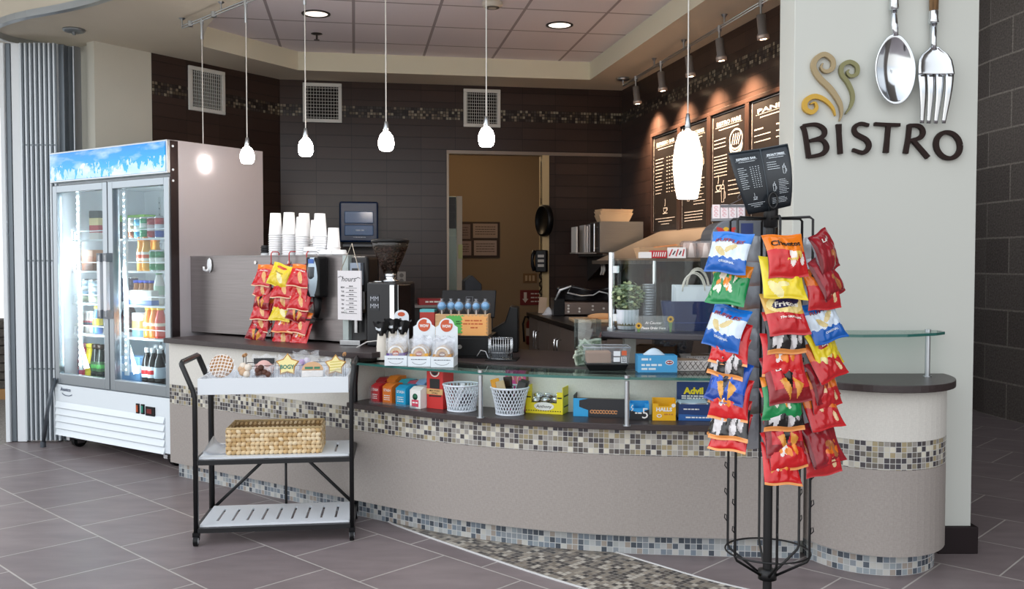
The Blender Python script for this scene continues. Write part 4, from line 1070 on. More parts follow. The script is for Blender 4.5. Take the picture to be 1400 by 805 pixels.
def d_fla(u, v):
    if v > .94: return 3
    k = spots(u, v, 12, 8, .2, (-.5, .5, .3, .7))
    return [0, 1, 2, 1][k] if k else 0
def d_org(u, v):
    return 0 if v < .5 + .08 * u else (2 if spots(u, v, 4, 6, .14, (-.5, .6, .5, .8)) == 1 else 1)
def d_brn(u, v):
    if u < -.86: return 1
    return 2 if ell_in(u, v, .3, .7, .28, .16, .5) or ell_in(u, v, .1, .56, .2, .07) else 0
def d_sil(u, v):
    if v < .1 or v > .93: return 1
    return 2 if (int(v * 30) % 2 == 0 and abs(u) < .7 and (math.sin(u * 40 + v * 90) > -.3)) else 0
def d_red(u, v):
    return 1 if v < .22 else (2 if ell_in(u, v, .2, .6, .35, .16, .6) else (3 if v > .955 else 0))
DES = {
 'ruffles': (['#1273cf', '#d9e6f2', '#d8c48a', '#1260b8', '#8e1f2a'], d_ruf, [('RUFFLES', 0, .24, .085, 1.5, 4, .1), ('ORIGINAL', .1, .76, .05, .8, 1, 0)], 'blue and white ridged-chip bag'),
 'lays': (['#eed52a', '#b5222a', '#f2e6a0', '#e8cc20', '#f6f2e6'], d_lay, [("Lay's", -.05, .32, .1, .85, 4, .15), ('CLASSIC', -.25, .47, .035, .6, 3, 0)], 'yellow chip bag with red banner'),
 'cheetos': (['#ee7d1c', '#cf1f22', '#f0c860', '#f2e4dc', '#20140e', '#f4cf3a'], d_che, [('Cheetos', 0, .24, .13, 1.55, 4, .1), ('PUFFS', .1, .62, .05, .5, 5, .1)], 'orange-topped red puff bag'),
 'fritos': (['#d9ab4c', '#c41f26', '#f2dc92', '#f4efe6', '#2b2350'], d_fri, [('Fritos', .05, .3, .12, 1.2, 3, .12), ('The ORIGINAL', .1, .62, .05, 1.1, 3, .1)], 'gold and red corn chip bag'),
 'doritos': (['#cc2630', '#8f141d', '#e29a3c', '#17110f', '#f2ece4'], d_dor, [('Doritos', 0, .31, .075, 1.1, 4, 0)], 'red tortilla chip bag'),
 'blue': (['#1457c4', '#0d3f9a', '#e0a03c', '#0e1530', '#f2ece4'], d_dor, [('Doritos', 0, .31, .075, 1.1, 4, 0)], 'bright blue tortilla chip bag'),
 'green': (['#ee8a1c', '#128a4a', '#f0e8d8', '#128a4a'], d_grn, [], 'green bag with orange top'),
 'black': (['#cf2a24', '#1b1818', '#d9d4d4', '#b0a8a8', '#ee9a50'], d_blk, [], 'black and white popcorn-print bag with red top'),
 'flamin': (['#d4191f', '#f08a2a', '#f2e6e0', '#f2a05a'], d_fla, [], 'fiery red bag with orange flames'),
 'orange': (['#e2701c', '#c8242a', '#f2d0a0', '#1c1210'], d_org, [('Cheetos', 0, .2, .1, 1.3, 3, .1)], 'orange bag fading into red'),
 'brown': (['#9a1f2a', '#76131e', '#b06a3c', '#f0e8e0'], d_brn, [("Lay's", .1, .2, .09, .7, 3, .1)], 'dark maroon barbecue chip bag'),
 'silver': (['#aeb4bd', '#c86a30', '#6d747e'], d_sil, [], 'bag seen from its silver printed back'),
 'red': (['#d0222a', '#ea7a2a', '#e8b070', '#f0c8a0', '#f4ece4'], d_red, [('Doritos', 0, .3, .07, 1.0, 4, 0)], 'small red chip bag with orange top'),
 'yellow': (['#ecd02e', '#c9452a', '#f4ecb0', '#e0c020', '#8a6a20'], lambda u, v: 2 if ell_in(u, v, .2, .62, .4, .14, .4) else (1 if ell_in(u, v, 0, .18, .5, .07) else 0), [('Classic', 0, .42, .05, .8, 4, 0)], 'small yellow chip bag'),
}
BACKM = M('#cdd2d9', .25, .2, bump=1.0, nscale=30)
def bag_mesh(des, w_, h, t, seed):
    cols, dfn, txt, _ = DES[des]
    rr = random.Random(seed); ph, ph2 = rr.uniform(0, 6), rr.uniform(0, 6); off = Vector((rr.uniform(0, 50), rr.uniform(0, 50), 0)); lean = rr.uniform(-.12, .12)
    def prof(u, v):
        q = min(1, max(0, (v - .055) / .89))
        b = max(0, 1 - u * u) ** .5 * max(0, math.sin(PI * q)) ** .5; wk = .34 * NZ.noise(Vector((u * 4.2, v * 5.5, 3)) + off) * b
        e = (1 - q) ** 3 + q ** 3
        wr = .16 * math.sin(u * 9 + ph) * e * math.sin(PI * q) + .35 * NZ.noise(Vector((u * 1.6, v * 2.6, 0)) + off) * b
        return b + wk + wr * (1 if 0 < q < 1 else 0)
    def pos(u, v, s, lift=0.0):
        x = u * w_ / 2 * (1 - .09 * math.sin(PI * v)) + lean * w_ * (v - .5) * .4
        z = -v * h + .0025 * math.sin(u * 4 + ph2)
        y = .012 * math.sin(v * 3 + ph2) * v
        return (x, y + s * (t / 2 * prof(u, v) + .0009) + s * lift, z)
    mb = MB(); mats = [M(c, .17, 0, .7, bump=1.0, nscale=24) for c in cols] + [BACKM]; nb_ = len(cols)
    mb.grid(lambda a, b: pos(a * 2 - 1, b, -1), 44, 50, lambda a, b: dfn(a * 2 - 1, b))
    mb.grid(lambda a, b: pos(1 - a * 2, b, 1), 12, 14, nb_)
    for s_, u, v, th, tw, slot, sl in txt:
        vs, fs, w0 = text2d(s_, .03)
        kx = tw / w0
        mb.add([pos(u + x * kx + sl * y * .3, v - y * th, -1, .0022) for x, y in vs], fs, slot)
    return mb, mats
_bag = {}
def bag(des, w_, h, t, seed, label, group, loc, yaw, tilt, roll=0.0, cat_='chip bag'):
    mb, mats = bag_mesh(des, w_, h, t, seed)
    o = mb.build('chip_bag', mats, fix=False, loc=loc)
    o.rotation_mode = 'QUATERNION'
    o.rotation_quaternion = (Matrix.Rotation(yaw, 3, 'Z') @ Matrix.Rotation(-tilt, 3, 'X') @ Matrix.Rotation(roll, 3, 'Y')).to_quaternion()
    return tag(o, label, cat_, group)

# ================================================================ steel divider on the left worktop
DP, DQ = onz(256, 455, .873), onz(479, 470.5, .873)
DP, DQ = Vector(DP[:2]), Vector(DQ[:2]); dd = (DQ - DP).normalized(); dl = (DQ - DP).length; da = math.atan2(dd.y, dd.x); db = Vector((-dd.y, dd.x))
def dloc(px, y=0.0):
    o = DP + db * y; k = (px - 700) / F; t = (k * o.y - o.x) / (dd.x - k * dd.y); return t
dv = thing('steel_divider', 'brushed steel divider panel standing on the left worktop', 'divider', (DP.x, DP.y, .8735), da)
BR = M('#8b8584', .33, .85, noise=.1, nscale=3, stretch=(1, 1, 60))
H = .502
mb = MB(); mb.bx(.02, dl - .02, 0, .012, .012, H - .004, 0)
for z in (H - .04, H - .14):
    for x in (dloc(350) , dloc(396)): mb.cyl((x, 0, z), (x, -.006, z), .011, n=12, mi=1)
mb.build('panel', [BR, M('#cfcdcb', .3, .8)], dv)
mb = MB(); mb.bx(-.01, .03, -.02, .02, 0, H, 0); mb.build('post', [M('#b5bac0', .35, .6)], dv, bevel=.003)
mb = MB(); mb.bx(dl - .035, dl + .01, -.025, .025, 0, H, 0); mb.build('post', [M('#a9b3b1', .35, .4)], dv, bevel=.003)
mb = MB(); mb.bx(0, dl, -.004, .27, H - .004, H + .004); mb.build('top_shelf', [M('#9a9796', .35, .8)], dv, bevel=.002)
mb = MB(); mb.bx(.02, dl - .02, .258, .27, 0, H - .004); mb.build('rear_panel', [BR], dv)
ZC = .8735 + H + .0045
def dw_(x, y, z=0.0): p = DP + dd * x + db * y; return (p.x, p.y, z)
# hook
x = dloc(288); t = thing('wall_hook', 'white plastic adhesive hook on the steel divider', 'hook', dw_(x, -.0005, 1.27), da)
mb = MB(); mb.lathe([(.001, 0), (.018, .02), (.024, .05), (.018, .082), (.001, .095)], 16, (0, 0, 0), sy=.3, T=Matrix.Translation((0, -.008, 0))); mb.build('back_plate', [WHITE], t)
mb = MB(); mb.tube([(0, -.01, .03), (0, -.03, .012), (-.006, -.045, .02), (-.006, -.048, .04)], [.008, .008, .007, .006], 8); mb.build('prong', [WHITE], t)
# paper cups
CUPM = M('#f3f4f6', .5)
def cup_proto(rt, rb, h):
    mb = MB(); mb.lathe([(0, h - .004), (rt - .002, h - .004), (rt - .001, h), (rt, h), (rb, .006), (rb + .003, .005), (rb + .003, 0), (rb - .001, 0), (rt - .003, h - .006)], 22)
    return mb.build('paper_cup', [CUPM])
cups = {'a': cup_proto(.031, .0385, .118), 'b': cup_proto(.031, .041, .135)}
usedc = {'a': 0, 'b': 0}
for px, y, n, kd, nm in [(377.5, .06, 10, 'b', 'leftmost'), (396, .05, 10, 'b', 'second from left'), (416.5, .17, 10, 'b', 'rear third'), (413.5, .055, 9, 'a', 'front third'), (433, .18, 8, 'a', 'half-hidden rear'), (438, .07, 9, 'b', 'fourth front'), (456.5, .1, 4, 'a', 'short rightmost')]:
    x = dloc(px, y); step = .0135
    for i in range(n):
        o = cups[kd] if not usedc[kd] else cups[kd].copy()
        if usedc[kd]: COL.objects.link(o)
        usedc[kd] = 1
        o.location = dw_(x, y, ZC + i * step); o.rotation_euler = (0, 0, R.uniform(0, 6))
        k = n - 1 - i
        tag(o, 'upturned paper cup, %s of the %s cup stack' % ('topmost' if k == 0 else 'bottom one' if i == 0 else ORD[k] + ' from the top', nm), 'paper cup', 'upturned paper cups on the divider')
lidm = MB(); lidm.lathe([(.045, 0), (.046, .006), (.041, .01), (.039, .024), (.034, .028), (.033, .024), (0, .024)], 24)
l0 = lidm.build('drink_cover', [M('#eceff2', .35)])
for i, (px, y, k) in enumerate([(425, .02, 0), (425, .02, 1), (446.5, .03, 0), (464.5, .03, 0)]):
    o = l0 if i == 0 else l0.copy()
    if i: COL.objects.link(o)
    o.location = dw_(dloc(px, y), y, ZC + k * .02)
    tag(o, ['white cup lid, lower of the left pair on the divider', 'white cup lid, upper of the left pair on the divider', 'single white cup lid in the middle before the cup stacks', 'single white cup lid at the right end of the divider'][i], 'lid', 'white lids before the cup stacks')
for i in range(4):
    o = l0.copy(); o.data = o.data.copy(); o.data.materials[0] = [M('#e9ecef', .4), M('#1c1d20', .4), M('#1c1d20', .4), M('#1c1d20', .4)][i]; COL.objects.link(o)
    o.scale = (.62, .62, .62); o.location = dw_(dloc(363, .05), .05, ZC + i * .0145)
    tag(o, ['pale lid at the bottom of the small lid stack left of the cups', 'black lid, lowest black one of the small stack left of the cups', 'black lid, middle black one of the small stack left of the cups', 'black lid on top of the small stack left of the cups'][i], 'lid', 'small lid stack left of the cups')
# red hanging clip rack with small bags
x0 = dloc(395.5, -.03)
RED = M('#b3201c', .4)
rk = thing('clip_rack', 'red wire clip rack hooked over the steel divider', 'rack', dw_(x0, 0, ZC), da)
colx = [dloc(371, -.03) - x0, 0, dloc(419.5, -.03) - x0]
for cx in colx:
    mb = MB(); mb.tube([(cx, .03, -.04), (cx, .03, .012), (cx, .02, .02), (cx, -.02, .02), (cx, -.03, .008), (cx, -.03, -.535)], .0032, 6)
    mb.build('hanger_wire', [RED], rk)
    for i in range(7):
        z = -.055 - i * .068; mb = MB(); mb.tube([(cx, -.03, z + .012), (cx + .006, -.042, z), (cx, -.05, z - .012), (cx - .006, -.042, z - .004)], .0025, 5); mb.build('clip', [RED], rk)
mb = MB(); mb.tube([(colx[0], -.03, -.058), (colx[2], -.03, -.058)], .003, 6); mb.tube([(colx[0], -.03, -.5), (colx[2], -.03, -.5)], .003, 6); mb.build('cross_wire', [RED], rk)
rows = [(['red', 'yellow', 'red'], 0), (['red', 'red', 'red'], 1), (['doritos', 'red', 'red'], 2), (['red', 'yellow', 'doritos'], 3), (['red', 'flamin', 'red'], 4), (['doritos', 'red', 'flamin'], 5)]
cn = ['left', 'middle', 'right']; rn = ['top', 'second', 'third', 'fourth', 'fifth', 'bottom']
sd = 100
for ds, r in rows:
    for c in range(3):
        sd += 1
        xx = x0 + colx[c] + R.uniform(-.008, .008) - (.008 * r if c == 0 else 0); z = ZC - .058 - r * .067 - (.02 if c == 1 and r == 5 else 0)
        bag(ds[c], .142, .138, .036, sd, '%s, %s of the %s column on the red clip rack' % (DES[ds[c]][3] if ds[c] != 'red' else 'small red bag', rn[r], cn[c]), 'bags on the red clip rack', dw_(xx, -.056, z), da + R.uniform(.0, .4), .34, R.uniform(.0, .3))
# hand sanitizer dispenser
x = dloc(431, -.05)
t = thing('sanitizer_dispenser', 'black and silver soap dispenser on the right end of the steel divider', 'dispenser', dw_(x, 0, 1.135), da)
mb = MB(); mb.bx(-.055, .055, -.075, -.001, 0, .235); mb.build('housing', [BLACKP], t, bevel=.014, seg=3)
mb = MB()
mb.grid(lambda u, v: ((u - .5) * .088 * (1 - .12 * (2 * v - 1) ** 2), -.088 + .014 * (2 * u - 1) ** 2 + .012 * (2 * v - 1) ** 2, .006 + v * .224), 10, 14, 0)
for z0, z1, c in ((.09, .175, 1),):
    mb.grid(lambda u, v: ((u - .5) * .052, -.0895 + .006 * (2 * u - 1) ** 2 + .004 * (2 * v - 1) ** 2, z0 + v * (z1 - z0)), 6, 6, 1)
mb.grid(lambda u, v: ((u - .5) * .044, -.083, .195 + v * .025), 2, 2, 2)
mb.build('front_cover', [M('#a9b8c4', .3, .5), M('#2a3038', .15), M('#3a68b8', .4)], t)
mb = MB(); mb.tube([(.01, -.045, .0), (.012, -.045, -.07), (.004, -.05, -.115)], [.026, .02, .014], 10); mb.box((-.01, -.055, -.128), (.085, .06, .008)); mb.build('drip_tray', [BLACKP], t)
# hours sign
x = dloc(478, -.05)
t = thing('hours_sign', 'white hanging hours sign with black script on string', 'sign', dw_(x, -.05, 1.02), da)
mb = MB(); mb.bx(-.09, .09, -.004, .004, -.005, .27, 0)
fn = flatfn((0, -.0055, .225), (1, 0, 0), (0, 0, 1))
lettering(mb, 'hours', .03, 1, fn, w=.105, bold=-.004, slant=.35)
stroke(mb, [(-.085, .006), (-.065, .014), (-.045, .004)], .003, 1, fn); stroke(mb, [(.05, .0), (.07, .008), (.086, .002)], .003, 1, fn)
for i, dn in enumerate(('MON', 'TUE', 'WED', 'THU', 'FRI', 'SAT', 'SUN')):
    z = -.048 - i * .0235
    lettering(mb, dn, .009, 1, lambda a, b: fn(a - .05, b + z), bold=.02); stroke(mb, [(-.025, z - .004), (.06, z - .004)], .002, 1, fn); words(mb, .0, .035, z + .004, .005, fn, 1)
mb.build('board', [M('#e6e2e4', .5), M('#2b2b30', .5)], t)
mb = MB(); mb.tube([(-.075, 0, .262), (0, .02, .42), (.075, 0, .262)], .0025, 6); mb.build('string', [M('#d0c6b4', .8)], t)

# ================================================================ coffee grinder and neighbours
g = onz(534, 472, .8735)
t = thing('coffee_grinder', 'black coffee grinder with clear hopper full of dark beans', 'coffee grinder', (g.x, g.y, .8735), da + .25)
mb = MB(); mb.bx(-.09, .09, -.11, .13, 0, .355, 0); mb.bx(-.088, -.02, -.113, -.11, .215, .3, 1) if 0 else None
mb.build('body', [M('#16171b', .3)], t, bevel=.012, seg=3)
mb = MB(); mb.bx(-.065, -.01, -.1125, -.1105, .20, .285, 0)
fn = flatfn((-.0375, -.114, .245), (1, 0, 0), (0, 0, 1)); lettering(mb, 'MM', .026, 1, lambda a, b: fn(a, b + .02), w=.05, bold=-.005); lettering(mb, 'MM', .026, 1, lambda a, b: fn(a, b - .02), w=.05, bold=-.005)
mb.build('badge', [M('#24262c', .4), M('#b8bcc4', .4)], t)
mb = MB(); mb.bx(.06, .088, -.122, -.1105, .15, .34, 0); mb.bx(.0905, .096, -.09, .06, .15, .34, 0); mb.build('side_trim', [CHROME], t, bevel=.002)
mb = MB(); mb.lathe([(.05, .355), (.05, .362), (.03, .37), (.032, .385), (.036, .40)], 20); mb.bx(-.095, .0, -.02, .02, .352, .358); mb.build('collar', [CHROME], t)
mb = MB(); mb.lathe([(.033, .398), (.037, .40), (.1, .55), (.102, .572), (.1, .574), (.0985, .572), (.0965, .55), (.034, .403)], 32); mb.build('hopper', [GLASS('#e6e2dc', .12)], t)
mb = MB(); mb.lathe([(.03, .402), (.034, .404), (.09, .545), (.0, .547)], 28, mi=0)
for i in range(420):
    v = R.random() ** .6; r = .034 + .0585 * v; a = R.uniform(0, 6.283); z = .405 + .14 * v
    mb.sphere((r * math.cos(a), r * math.sin(a), z), .0055, 4, 1, sc=(1, 1, .75))
o = mb.build('coffee_beans', [M('#2a1a12', .5), M('#4a3126', .3, 0, .6)], t); o['kind'] = 'stuff'
mb = MB(); mb.lathe([(.104, .572), (.106, .576), (.106, .586), (.09, .592), (0, .592)], 32); mb.build('hopper_lid', [BLACKP], t)
# second dispenser and brewer behind the post
g2 = Vector((g.x - .18, g.y + .12))
t = thing('coffee_brewer', 'dark coffee brewer with steel tap left of the grinder', 'coffee brewer', (g2.x, g2.y, .8735), da + .3)
mb = MB(); mb.bx(-.07, .07, -.06, .08, .0, .50); mb.build('body', [M('#1b1a1c', .35)], t, bevel=.02, seg=3)
mb = MB(); mb.bx(-.06, .06, -.085, -.061, .2, .3, 0); mb.cyl((.02, -.1, .2), (.02, -.1, .07), .014, n=12); mb.bx(-.05, .06, -.12, -.06, .18, .2); mb.build('tap', [STEEL], t, bevel=.002)
mb = MB(); mb.bx(-.06, .065, -.15, -.06, 0.001, .03); mb.build('drip_tray', [STEEL], t, bevel=.003)
mb = MB(); mb.bx(-.02, .045, -.10, -.0615, .335, .46, 0); mb.bx(-.008, .033, -.103, -.1, .39, .43, 1); mb.build('control_head', [M('#8a94a2', .35, .3), M('#22262c', .2)], t, bevel=.006)
# cable
c1 = onz(488, 476, .8735)
tag(MB().tube([(c1.x, c1.y, .878), (c1.x + .05, c1.y + .03, .905), (c1.x + .13, c1.y + .02, .915), (c1.x + .22, c1.y + .04, .89), (c1.x + .26, c1.y + .1, .88)], .004, 6).build('cable', [M('#c9c6c2', .5)]), 'thin pale cable looping on the worktop below the grinder', 'cable')
# paper towel dispenser on the back wall
p = WB.pt(465, 336); w_ = WB.w(464.5, 516.5)
t = thing('towel_dispenser', 'translucent blue paper towel dispenser on the back wall', 'paper towel dispenser', (p.x, p.y, p.z), WB.ang)
hh = WB.pt(465, 277).z - p.z
mb = MB(); mb.bx(0, w_, -.2, -.001, .03, hh, 0); mb.bx(.03, w_ - .03, -.19, -.001, 0.0, .035, 1); mb.build('housing', [M('#1c3358', .25), M('#1a1b1f', .4)], t, bevel=.025, seg=3)
mb = MB(); mb.bx(.045, w_ - .045, -.212, -.196, .09, hh * .46, 0); mb.bx(.045, w_ - .045, -.212, -.196, hh * .5, hh - .09, 0)
fn = flatfn((w_ / 2, -.2135, hh * .33), (1, 0, 0), (0, 0, 1)); words(mb, -.03, .05, 0, .012, fn, 1); words(mb, -.05, .06, -.06, .006, fn, 1)
mb.build('window', [M('#35639c', .12, 0, .7), M('#c8d6ea', .4)], t, bevel=.006)
mb = MB(); mb.bx(.03, w_ - .03, -.2, -.06, -.012, .012); mb.build('paper_slot', [M('#70757c', .4)], t, bevel=.003)
p = WB.pt(549, 380); t = thing('wall_outlet', 'small pale wall outlet behind the grinder', 'outlet', (p.x, p.y, p.z), WB.ang)
mb = MB(); mb.bx(-.04, .04, -.008, -.001, -.06, .06); mb.build('plate', [M('#a49f99', .5)], t, bevel=.003)
mb = MB(); mb.cyl((0, -.012, .025), (0, -.008, .025), .02, n=14); mb.cyl((0, -.012, -.025), (0, -.008, -.025), .02, n=14); mb.build('socket', [M('#6b6663', .5)], t)

# ================================================================ bar cart
ca_ = math.atan2(.09, .72); CW, CD_ = .725, .375
cart = thing('bar_cart', 'black framed bar cart with white slatted shelves and tray top', 'cart', (-1.49, 4.31, 0), ca_)
def cwp(x, y, z=0.0): return (-1.49 + x * math.cos(ca_) - y * math.sin(ca_), 4.31 + x * math.sin(ca_) + y * math.cos(ca_), z)
BM = M('#17181a', .38); T_ = .011
def sqtube(mb, pts, w_, mi=0):
    mb.tube([Vector(p) for p in pts], w_ * 1.3, 4, mi=mi)
for s, x, ox, zt in ((-1, 0, -.06, .865), (1, CW, .012, .845)):
    mb = MB(); k = .03
    pts = [(x, 0, .055), (x, 0, .70), (x + ox * .15, 0, .735), (x + ox * .95, .0, zt - .012), (x + ox, .012, zt), (x + ox, CD_ - .012, zt), (x + ox * .95, CD_, zt - .012), (x + ox * .15, CD_, .735), (x, CD_, .70), (x, CD_, .055)]
    sqtube(mb, pts, T_); mb.build('end_frame', [BM], cart)
for z in (.07, .392):
    mb = MB()
    for y in (0, CD_): mb.bx(0.008, CW - .008, y - T_, y + T_, z - T_, z + T_)
    for x in (0, CW): mb.bx(x - T_ * .9, x + T_ * .9, .011, CD_ - .011, z - T_, z + T_)
    mb.build('shelf_frame', [BM], cart)
    mb = MB(); zz = z + T_ + .001; n = 10; x0c, x1c = .013, CW - .013; pw = (x1c - x0c) / n
    mb.bx(x0c, x1c, .012, .075, zz, zz + .01); mb.bx(x0c, x1c, CD_ - .075, CD_ - .012, zz, zz + .01)
    for i in range(n): mb.bx(x0c + i * pw + (0 if i == 0 else .006), x0c + (i + 1) * pw - (0 if i == n - 1 else .006), .075, CD_ - .075, zz, zz + .01)
    mb.build('slatted_shelf', [M('#e6ebf0', .35)], cart)
mb = MB(); z0, z1 = .712, .788
mb.bx(.013, CW - .013, .0, .012, z0, z1); mb.bx(.013, CW - .013, CD_ - .012, CD_, z0, z1); mb.bx(.013, .025, .012, CD_ - .012, z0, z1); mb.bx(CW - .025, CW - .013, .012, CD_ - .012, z0, z1); mb.bx(.025, CW - .025, .012, CD_ - .012, z0, z0 + .01)
mb.build('tray', [M('#e9eff4', .35)], cart, bevel=.001)
for x1_ in (.02, CW - .02):
    mb = MB(); mb.tube([(CW / 2 + (-.03 if x1_ < .3 else .05), CD_, .385), (x1_, CD_, .09)], .009, 6); mb.build('brace', [BM], cart)
mb = MB(); mb.tube([(CW / 2 + .01, CD_ - .01, .38), (CW / 2 + .01, CD_ - .01, .085)], .007, 6); mb.build('brace', [BM], cart)
for x in (0, CW):
    for y in (0, CD_):
        mb = MB(); mb.cyl((x - .01, y - .01, .024), (x + .01, y - .01, .024), .024, n=18, mi=0); mb.cyl((x - .0115, y - .01, .024), (x + .0115, y - .01, .024), .014, n=14, mi=1); mb.box((x, y, .052), (.03, .03, .02), 0); mb.box((x, y + .006, .04), (.028, .014, .03), 0)
        mb.build('caster', [BLACKP, M('#c9ccd0', .3)], cart)
# woven basket on the middle shelf
bw, bd, bh = .44, .23, .122
bx0, by0 = .135, .05
t = thing('woven_basket', 'rectangular woven water-hyacinth basket on the middle cart shelf', 'basket', cwp(bx0 + bw / 2, by0 + bd / 2, .4145), ca_)
mb = MB(); STR = [M('#dcc298', .75, noise=.2, nscale=40), M('#c9a876', .75, noise=.2, nscale=40), M('#ead6b2', .75)]
per = [(-bw / 2, -bd / 2), (bw / 2, -bd / 2), (bw / 2, bd / 2), (-bw / 2, bd / 2)]
for r in range(6):
    zc = .011 + r * .02
    for e_ in range(4):
        a, b = Vector(per[e_]), Vector(per[(e_ + 1) % 4]); L = (b - a).length; n = int(L / .021); d = (b - a).normalized(); ang = math.atan2(d.y, d.x)
        for i in range(n):
            p = a + d * (L * (i + .5) / n); tl = .55 if (r % 2) else -.55
            T = Matrix.Translation((p.x, p.y, zc)) @ Matrix.Rotation(ang, 4, 'Z') @ Matrix.Rotation(tl + R.uniform(-.15, .15), 4, 'Y')
            mb.sphere((0, 0, 0), .0115, 5, R.choice([0, 0, 1, 2]), T, sc=(1.35, .75, .95))
o = mb.build('woven_wall', STR, t)
mb = MB(); mb.bx(-bw / 2 + .006, bw / 2 - .006, -bd / 2 + .006, bd / 2 - .006, .0, .012)
for e_ in range(4):
    a, b = per[e_], per[(e_ + 1) % 4]; mb.box(((a[0] + b[0]) / 2 * .985, (a[1] + b[1]) / 2 * .97, bh / 2), (abs(a[0] - b[0]) + .006, abs(a[1] - b[1]) + .006, bh - .008))
mb.build('core', [M('#8d7048', .85)], t)
mb = MB(); mb.tube([(x, y, bh + .003) for x, y in per], .006, 8, closed=True); mb.build('rim', [M('#d2b888', .7)], t)
# clear sleeve on that shelf
mb = MB(); mb.grid(lambda u, v: (u * .13, .02 + v * .27, .0012 + .045 * max(0, .35 - u) ** 2 * 8 * (.3 + .7 * v)), 12, 4, 0)
o = mb.build('plastic_sleeve', [GLASS('#f2f6fb', .3, .25)], loc=cwp(.02, .04, .414), rot=ca_, fix=False); s = o.modifiers.new('thick', 'SOLIDIFY'); s.thickness = .0006
tag(o, 'clear plastic sleeve lying on the cart shelf left of the basket', 'plastic sleeve')
# wrapped treats in the tray
FILM = GLASS('#fafbfd', .24, .06, .08)
def film_bag(t, w_, h, th, seed):
    rr = random.Random(seed); off = Vector((rr.uniform(0, 30), 0, 0))
    def pos(u, v, s):
        q = min(1, max(0, v / .82)); b = max(0, 1 - (2 * u - 1) ** 2) ** .5 * math.sin(PI * min(1, .15 + q * .85)) ** .6
        k = NZ.noise(Vector((u * 5, v * 5, s)) + off) * .010
        x = (u - .5) * w_ * (1 + (.1 * math.sin(v * 9 + seed) if v > .8 else 0)); return (x, s * (th / 2 * b) + k + (rr.random() - .5) * .002, v * h + .006 * math.sin(u * 12 + seed) * v)
    mb = MB()
    for s in (-1, 1): mb.grid(lambda u, v: pos(u, v, s), 12, 14, 0)
    return mb.build('film_wrap', [FILM], t, fix=False)
def treat(x, y, w_, h, label, kind, seed, lean=.25, rz=0.0, zb=.7225):
    t = thing('wrapped_treat', label, 'wrapped treat', cwp(x, y, zb), ca_ + rz, 'wrapped treats in the cart tray')
    t.rotation_euler = (-lean, 0, ca_ + rz)
    film_bag(t, w_, h, .035, seed); mb = MB(); r = w_ * .43
    FY = lambda y0=-.008: (lambda a, b: (a, y0, b))
    if kind == 'iced':
        mb.lathe([(r * .96, -.006), (r, 0), (r * .96, .006), (0, .007)], 24, T=Matrix.Translation((0, 0, r + .004)) @ Matrix.Rotation(PI / 2, 4, 'X'), mi=0)
        fn = FY(-.009)
        for i in range(7):
            a = (i - 3) * r * .28; k = math.sqrt(max(0, r * r - a * a)) * .95
            stroke(mb, [(a - .01, r + .004 - k), (a + .01, r + .004 + k)], .004, 1, fn)
            stroke(mb, [(-k, r + .004 + a), (0, r + .01 + a), (k, r + .0 + a)], .004, 1, lambda p, q: (p, -.0095, q))
        mats = [M('#b98a5c', .7), M('#f4ece4', .5)]
    elif kind == 'choc':
        for i in range(9): mb.sphere((R.uniform(-.3, .3) * w_, R.uniform(-.008, .006), .012 + R.random() * .045), .015, 6, i % 2)
        mats = [M('#5a3426', .6), M('#4a281c', .6)]
    elif kind in ('star', 'starplain'):
        pts = [(math.sin(i * PI / 5) * (r if i % 2 == 0 else r * .62), r + .006 + math.cos(i * PI / 5) * (r if i % 2 == 0 else r * .62)) for i in range(10)]
        T = Matrix.Rotation(PI / 2, 4, 'X'); mb.prism(pts, -.005, .006, 0, T)
        mb.prism([(p[0] * .86, (p[1] - r) * .86 + r) for p in pts], .006, .008, 1, T)
        if kind == 'star': lettering(mb, 'BOGY', r * .36, 2, lambda a, b: (a, -.0095, b + r * .92), w=r * 1.15, bold=.03)
        else:
            for i in range(4): stroke(mb, [(-r * .5, r * (.6 + .25 * i)), (r * .5, r * (.7 + .25 * i))], .003, 2, lambda a, b: (a, -.0095, b))
        mats = [M('#b9863c', .6), M('#f0e2a0', .55), M('#1d7a6c' if kind == 'star' else '#c9b84a', .5)]
    elif kind == 'hat':
        T = Matrix.Rotation(PI / 2, 4, 'X'); mb.prism(arc((0, r * .7), r, 0, 180, 12, r * .8), -.005, .006, 0, T)
        words(mb, -r * .7, r * .7, r * .8, r * .2, lambda a, b: (a, -.0085, b), 1)
        mb.bx(-r * .98, r * .98, -.005, .004, .004, r * .66, 2); mats = [M('#d2a87e', .6), M('#2a7a5a', .5), M('#efe9e2', .6)]
    elif kind == 'pink':
        mb.lathe([(r * .9, -.008), (r, 0), (r * .8, .012), (0, .016)], 20, T=Matrix.Translation((0, 0, r)) @ Matrix.Rotation(PI / 2, 4, 'X'), mi=0)
        mb.bx(-r * 1.0, r * 1.0, -.012, .004, r * 1.45, r * 2.0, 1); mats = [M('#e6b8b0', .5), M('#202226', .4)]
    elif kind == 'purple':
        for i in range(6): mb.sphere((R.uniform(-.3, .3) * w_, R.uniform(-.006, .006), .02 + R.random() * .06), .018, 6, i % 2)
        mb.bx(-.03, .012, -.02, -.012, .035, .06, 2); mats = [M('#b9a0cc', .5), M('#e6dcec', .5), M('#6a3aa0', .4)]
    else:
        for i in range(6): mb.sphere((R.uniform(-.3, .3) * w_, R.uniform(-.006, .006), .014 + R.random() * .05), .018, 6, i % 2)
        mats = [M('#e8dccc', .6), M('#c9a684', .6)]
    mb.build('cookie', mats, t, loc=(0, 0, .056 if y < .15 else .04))
treat(.095, .09, .135, .125, 'large bag with a round lattice-iced cookie at the tray left end', 'iced', 1, .35, -.1)
treat(.215, .1, .085, .10, 'small clear bag of pale cookies beside the iced one', 'pale', 2)
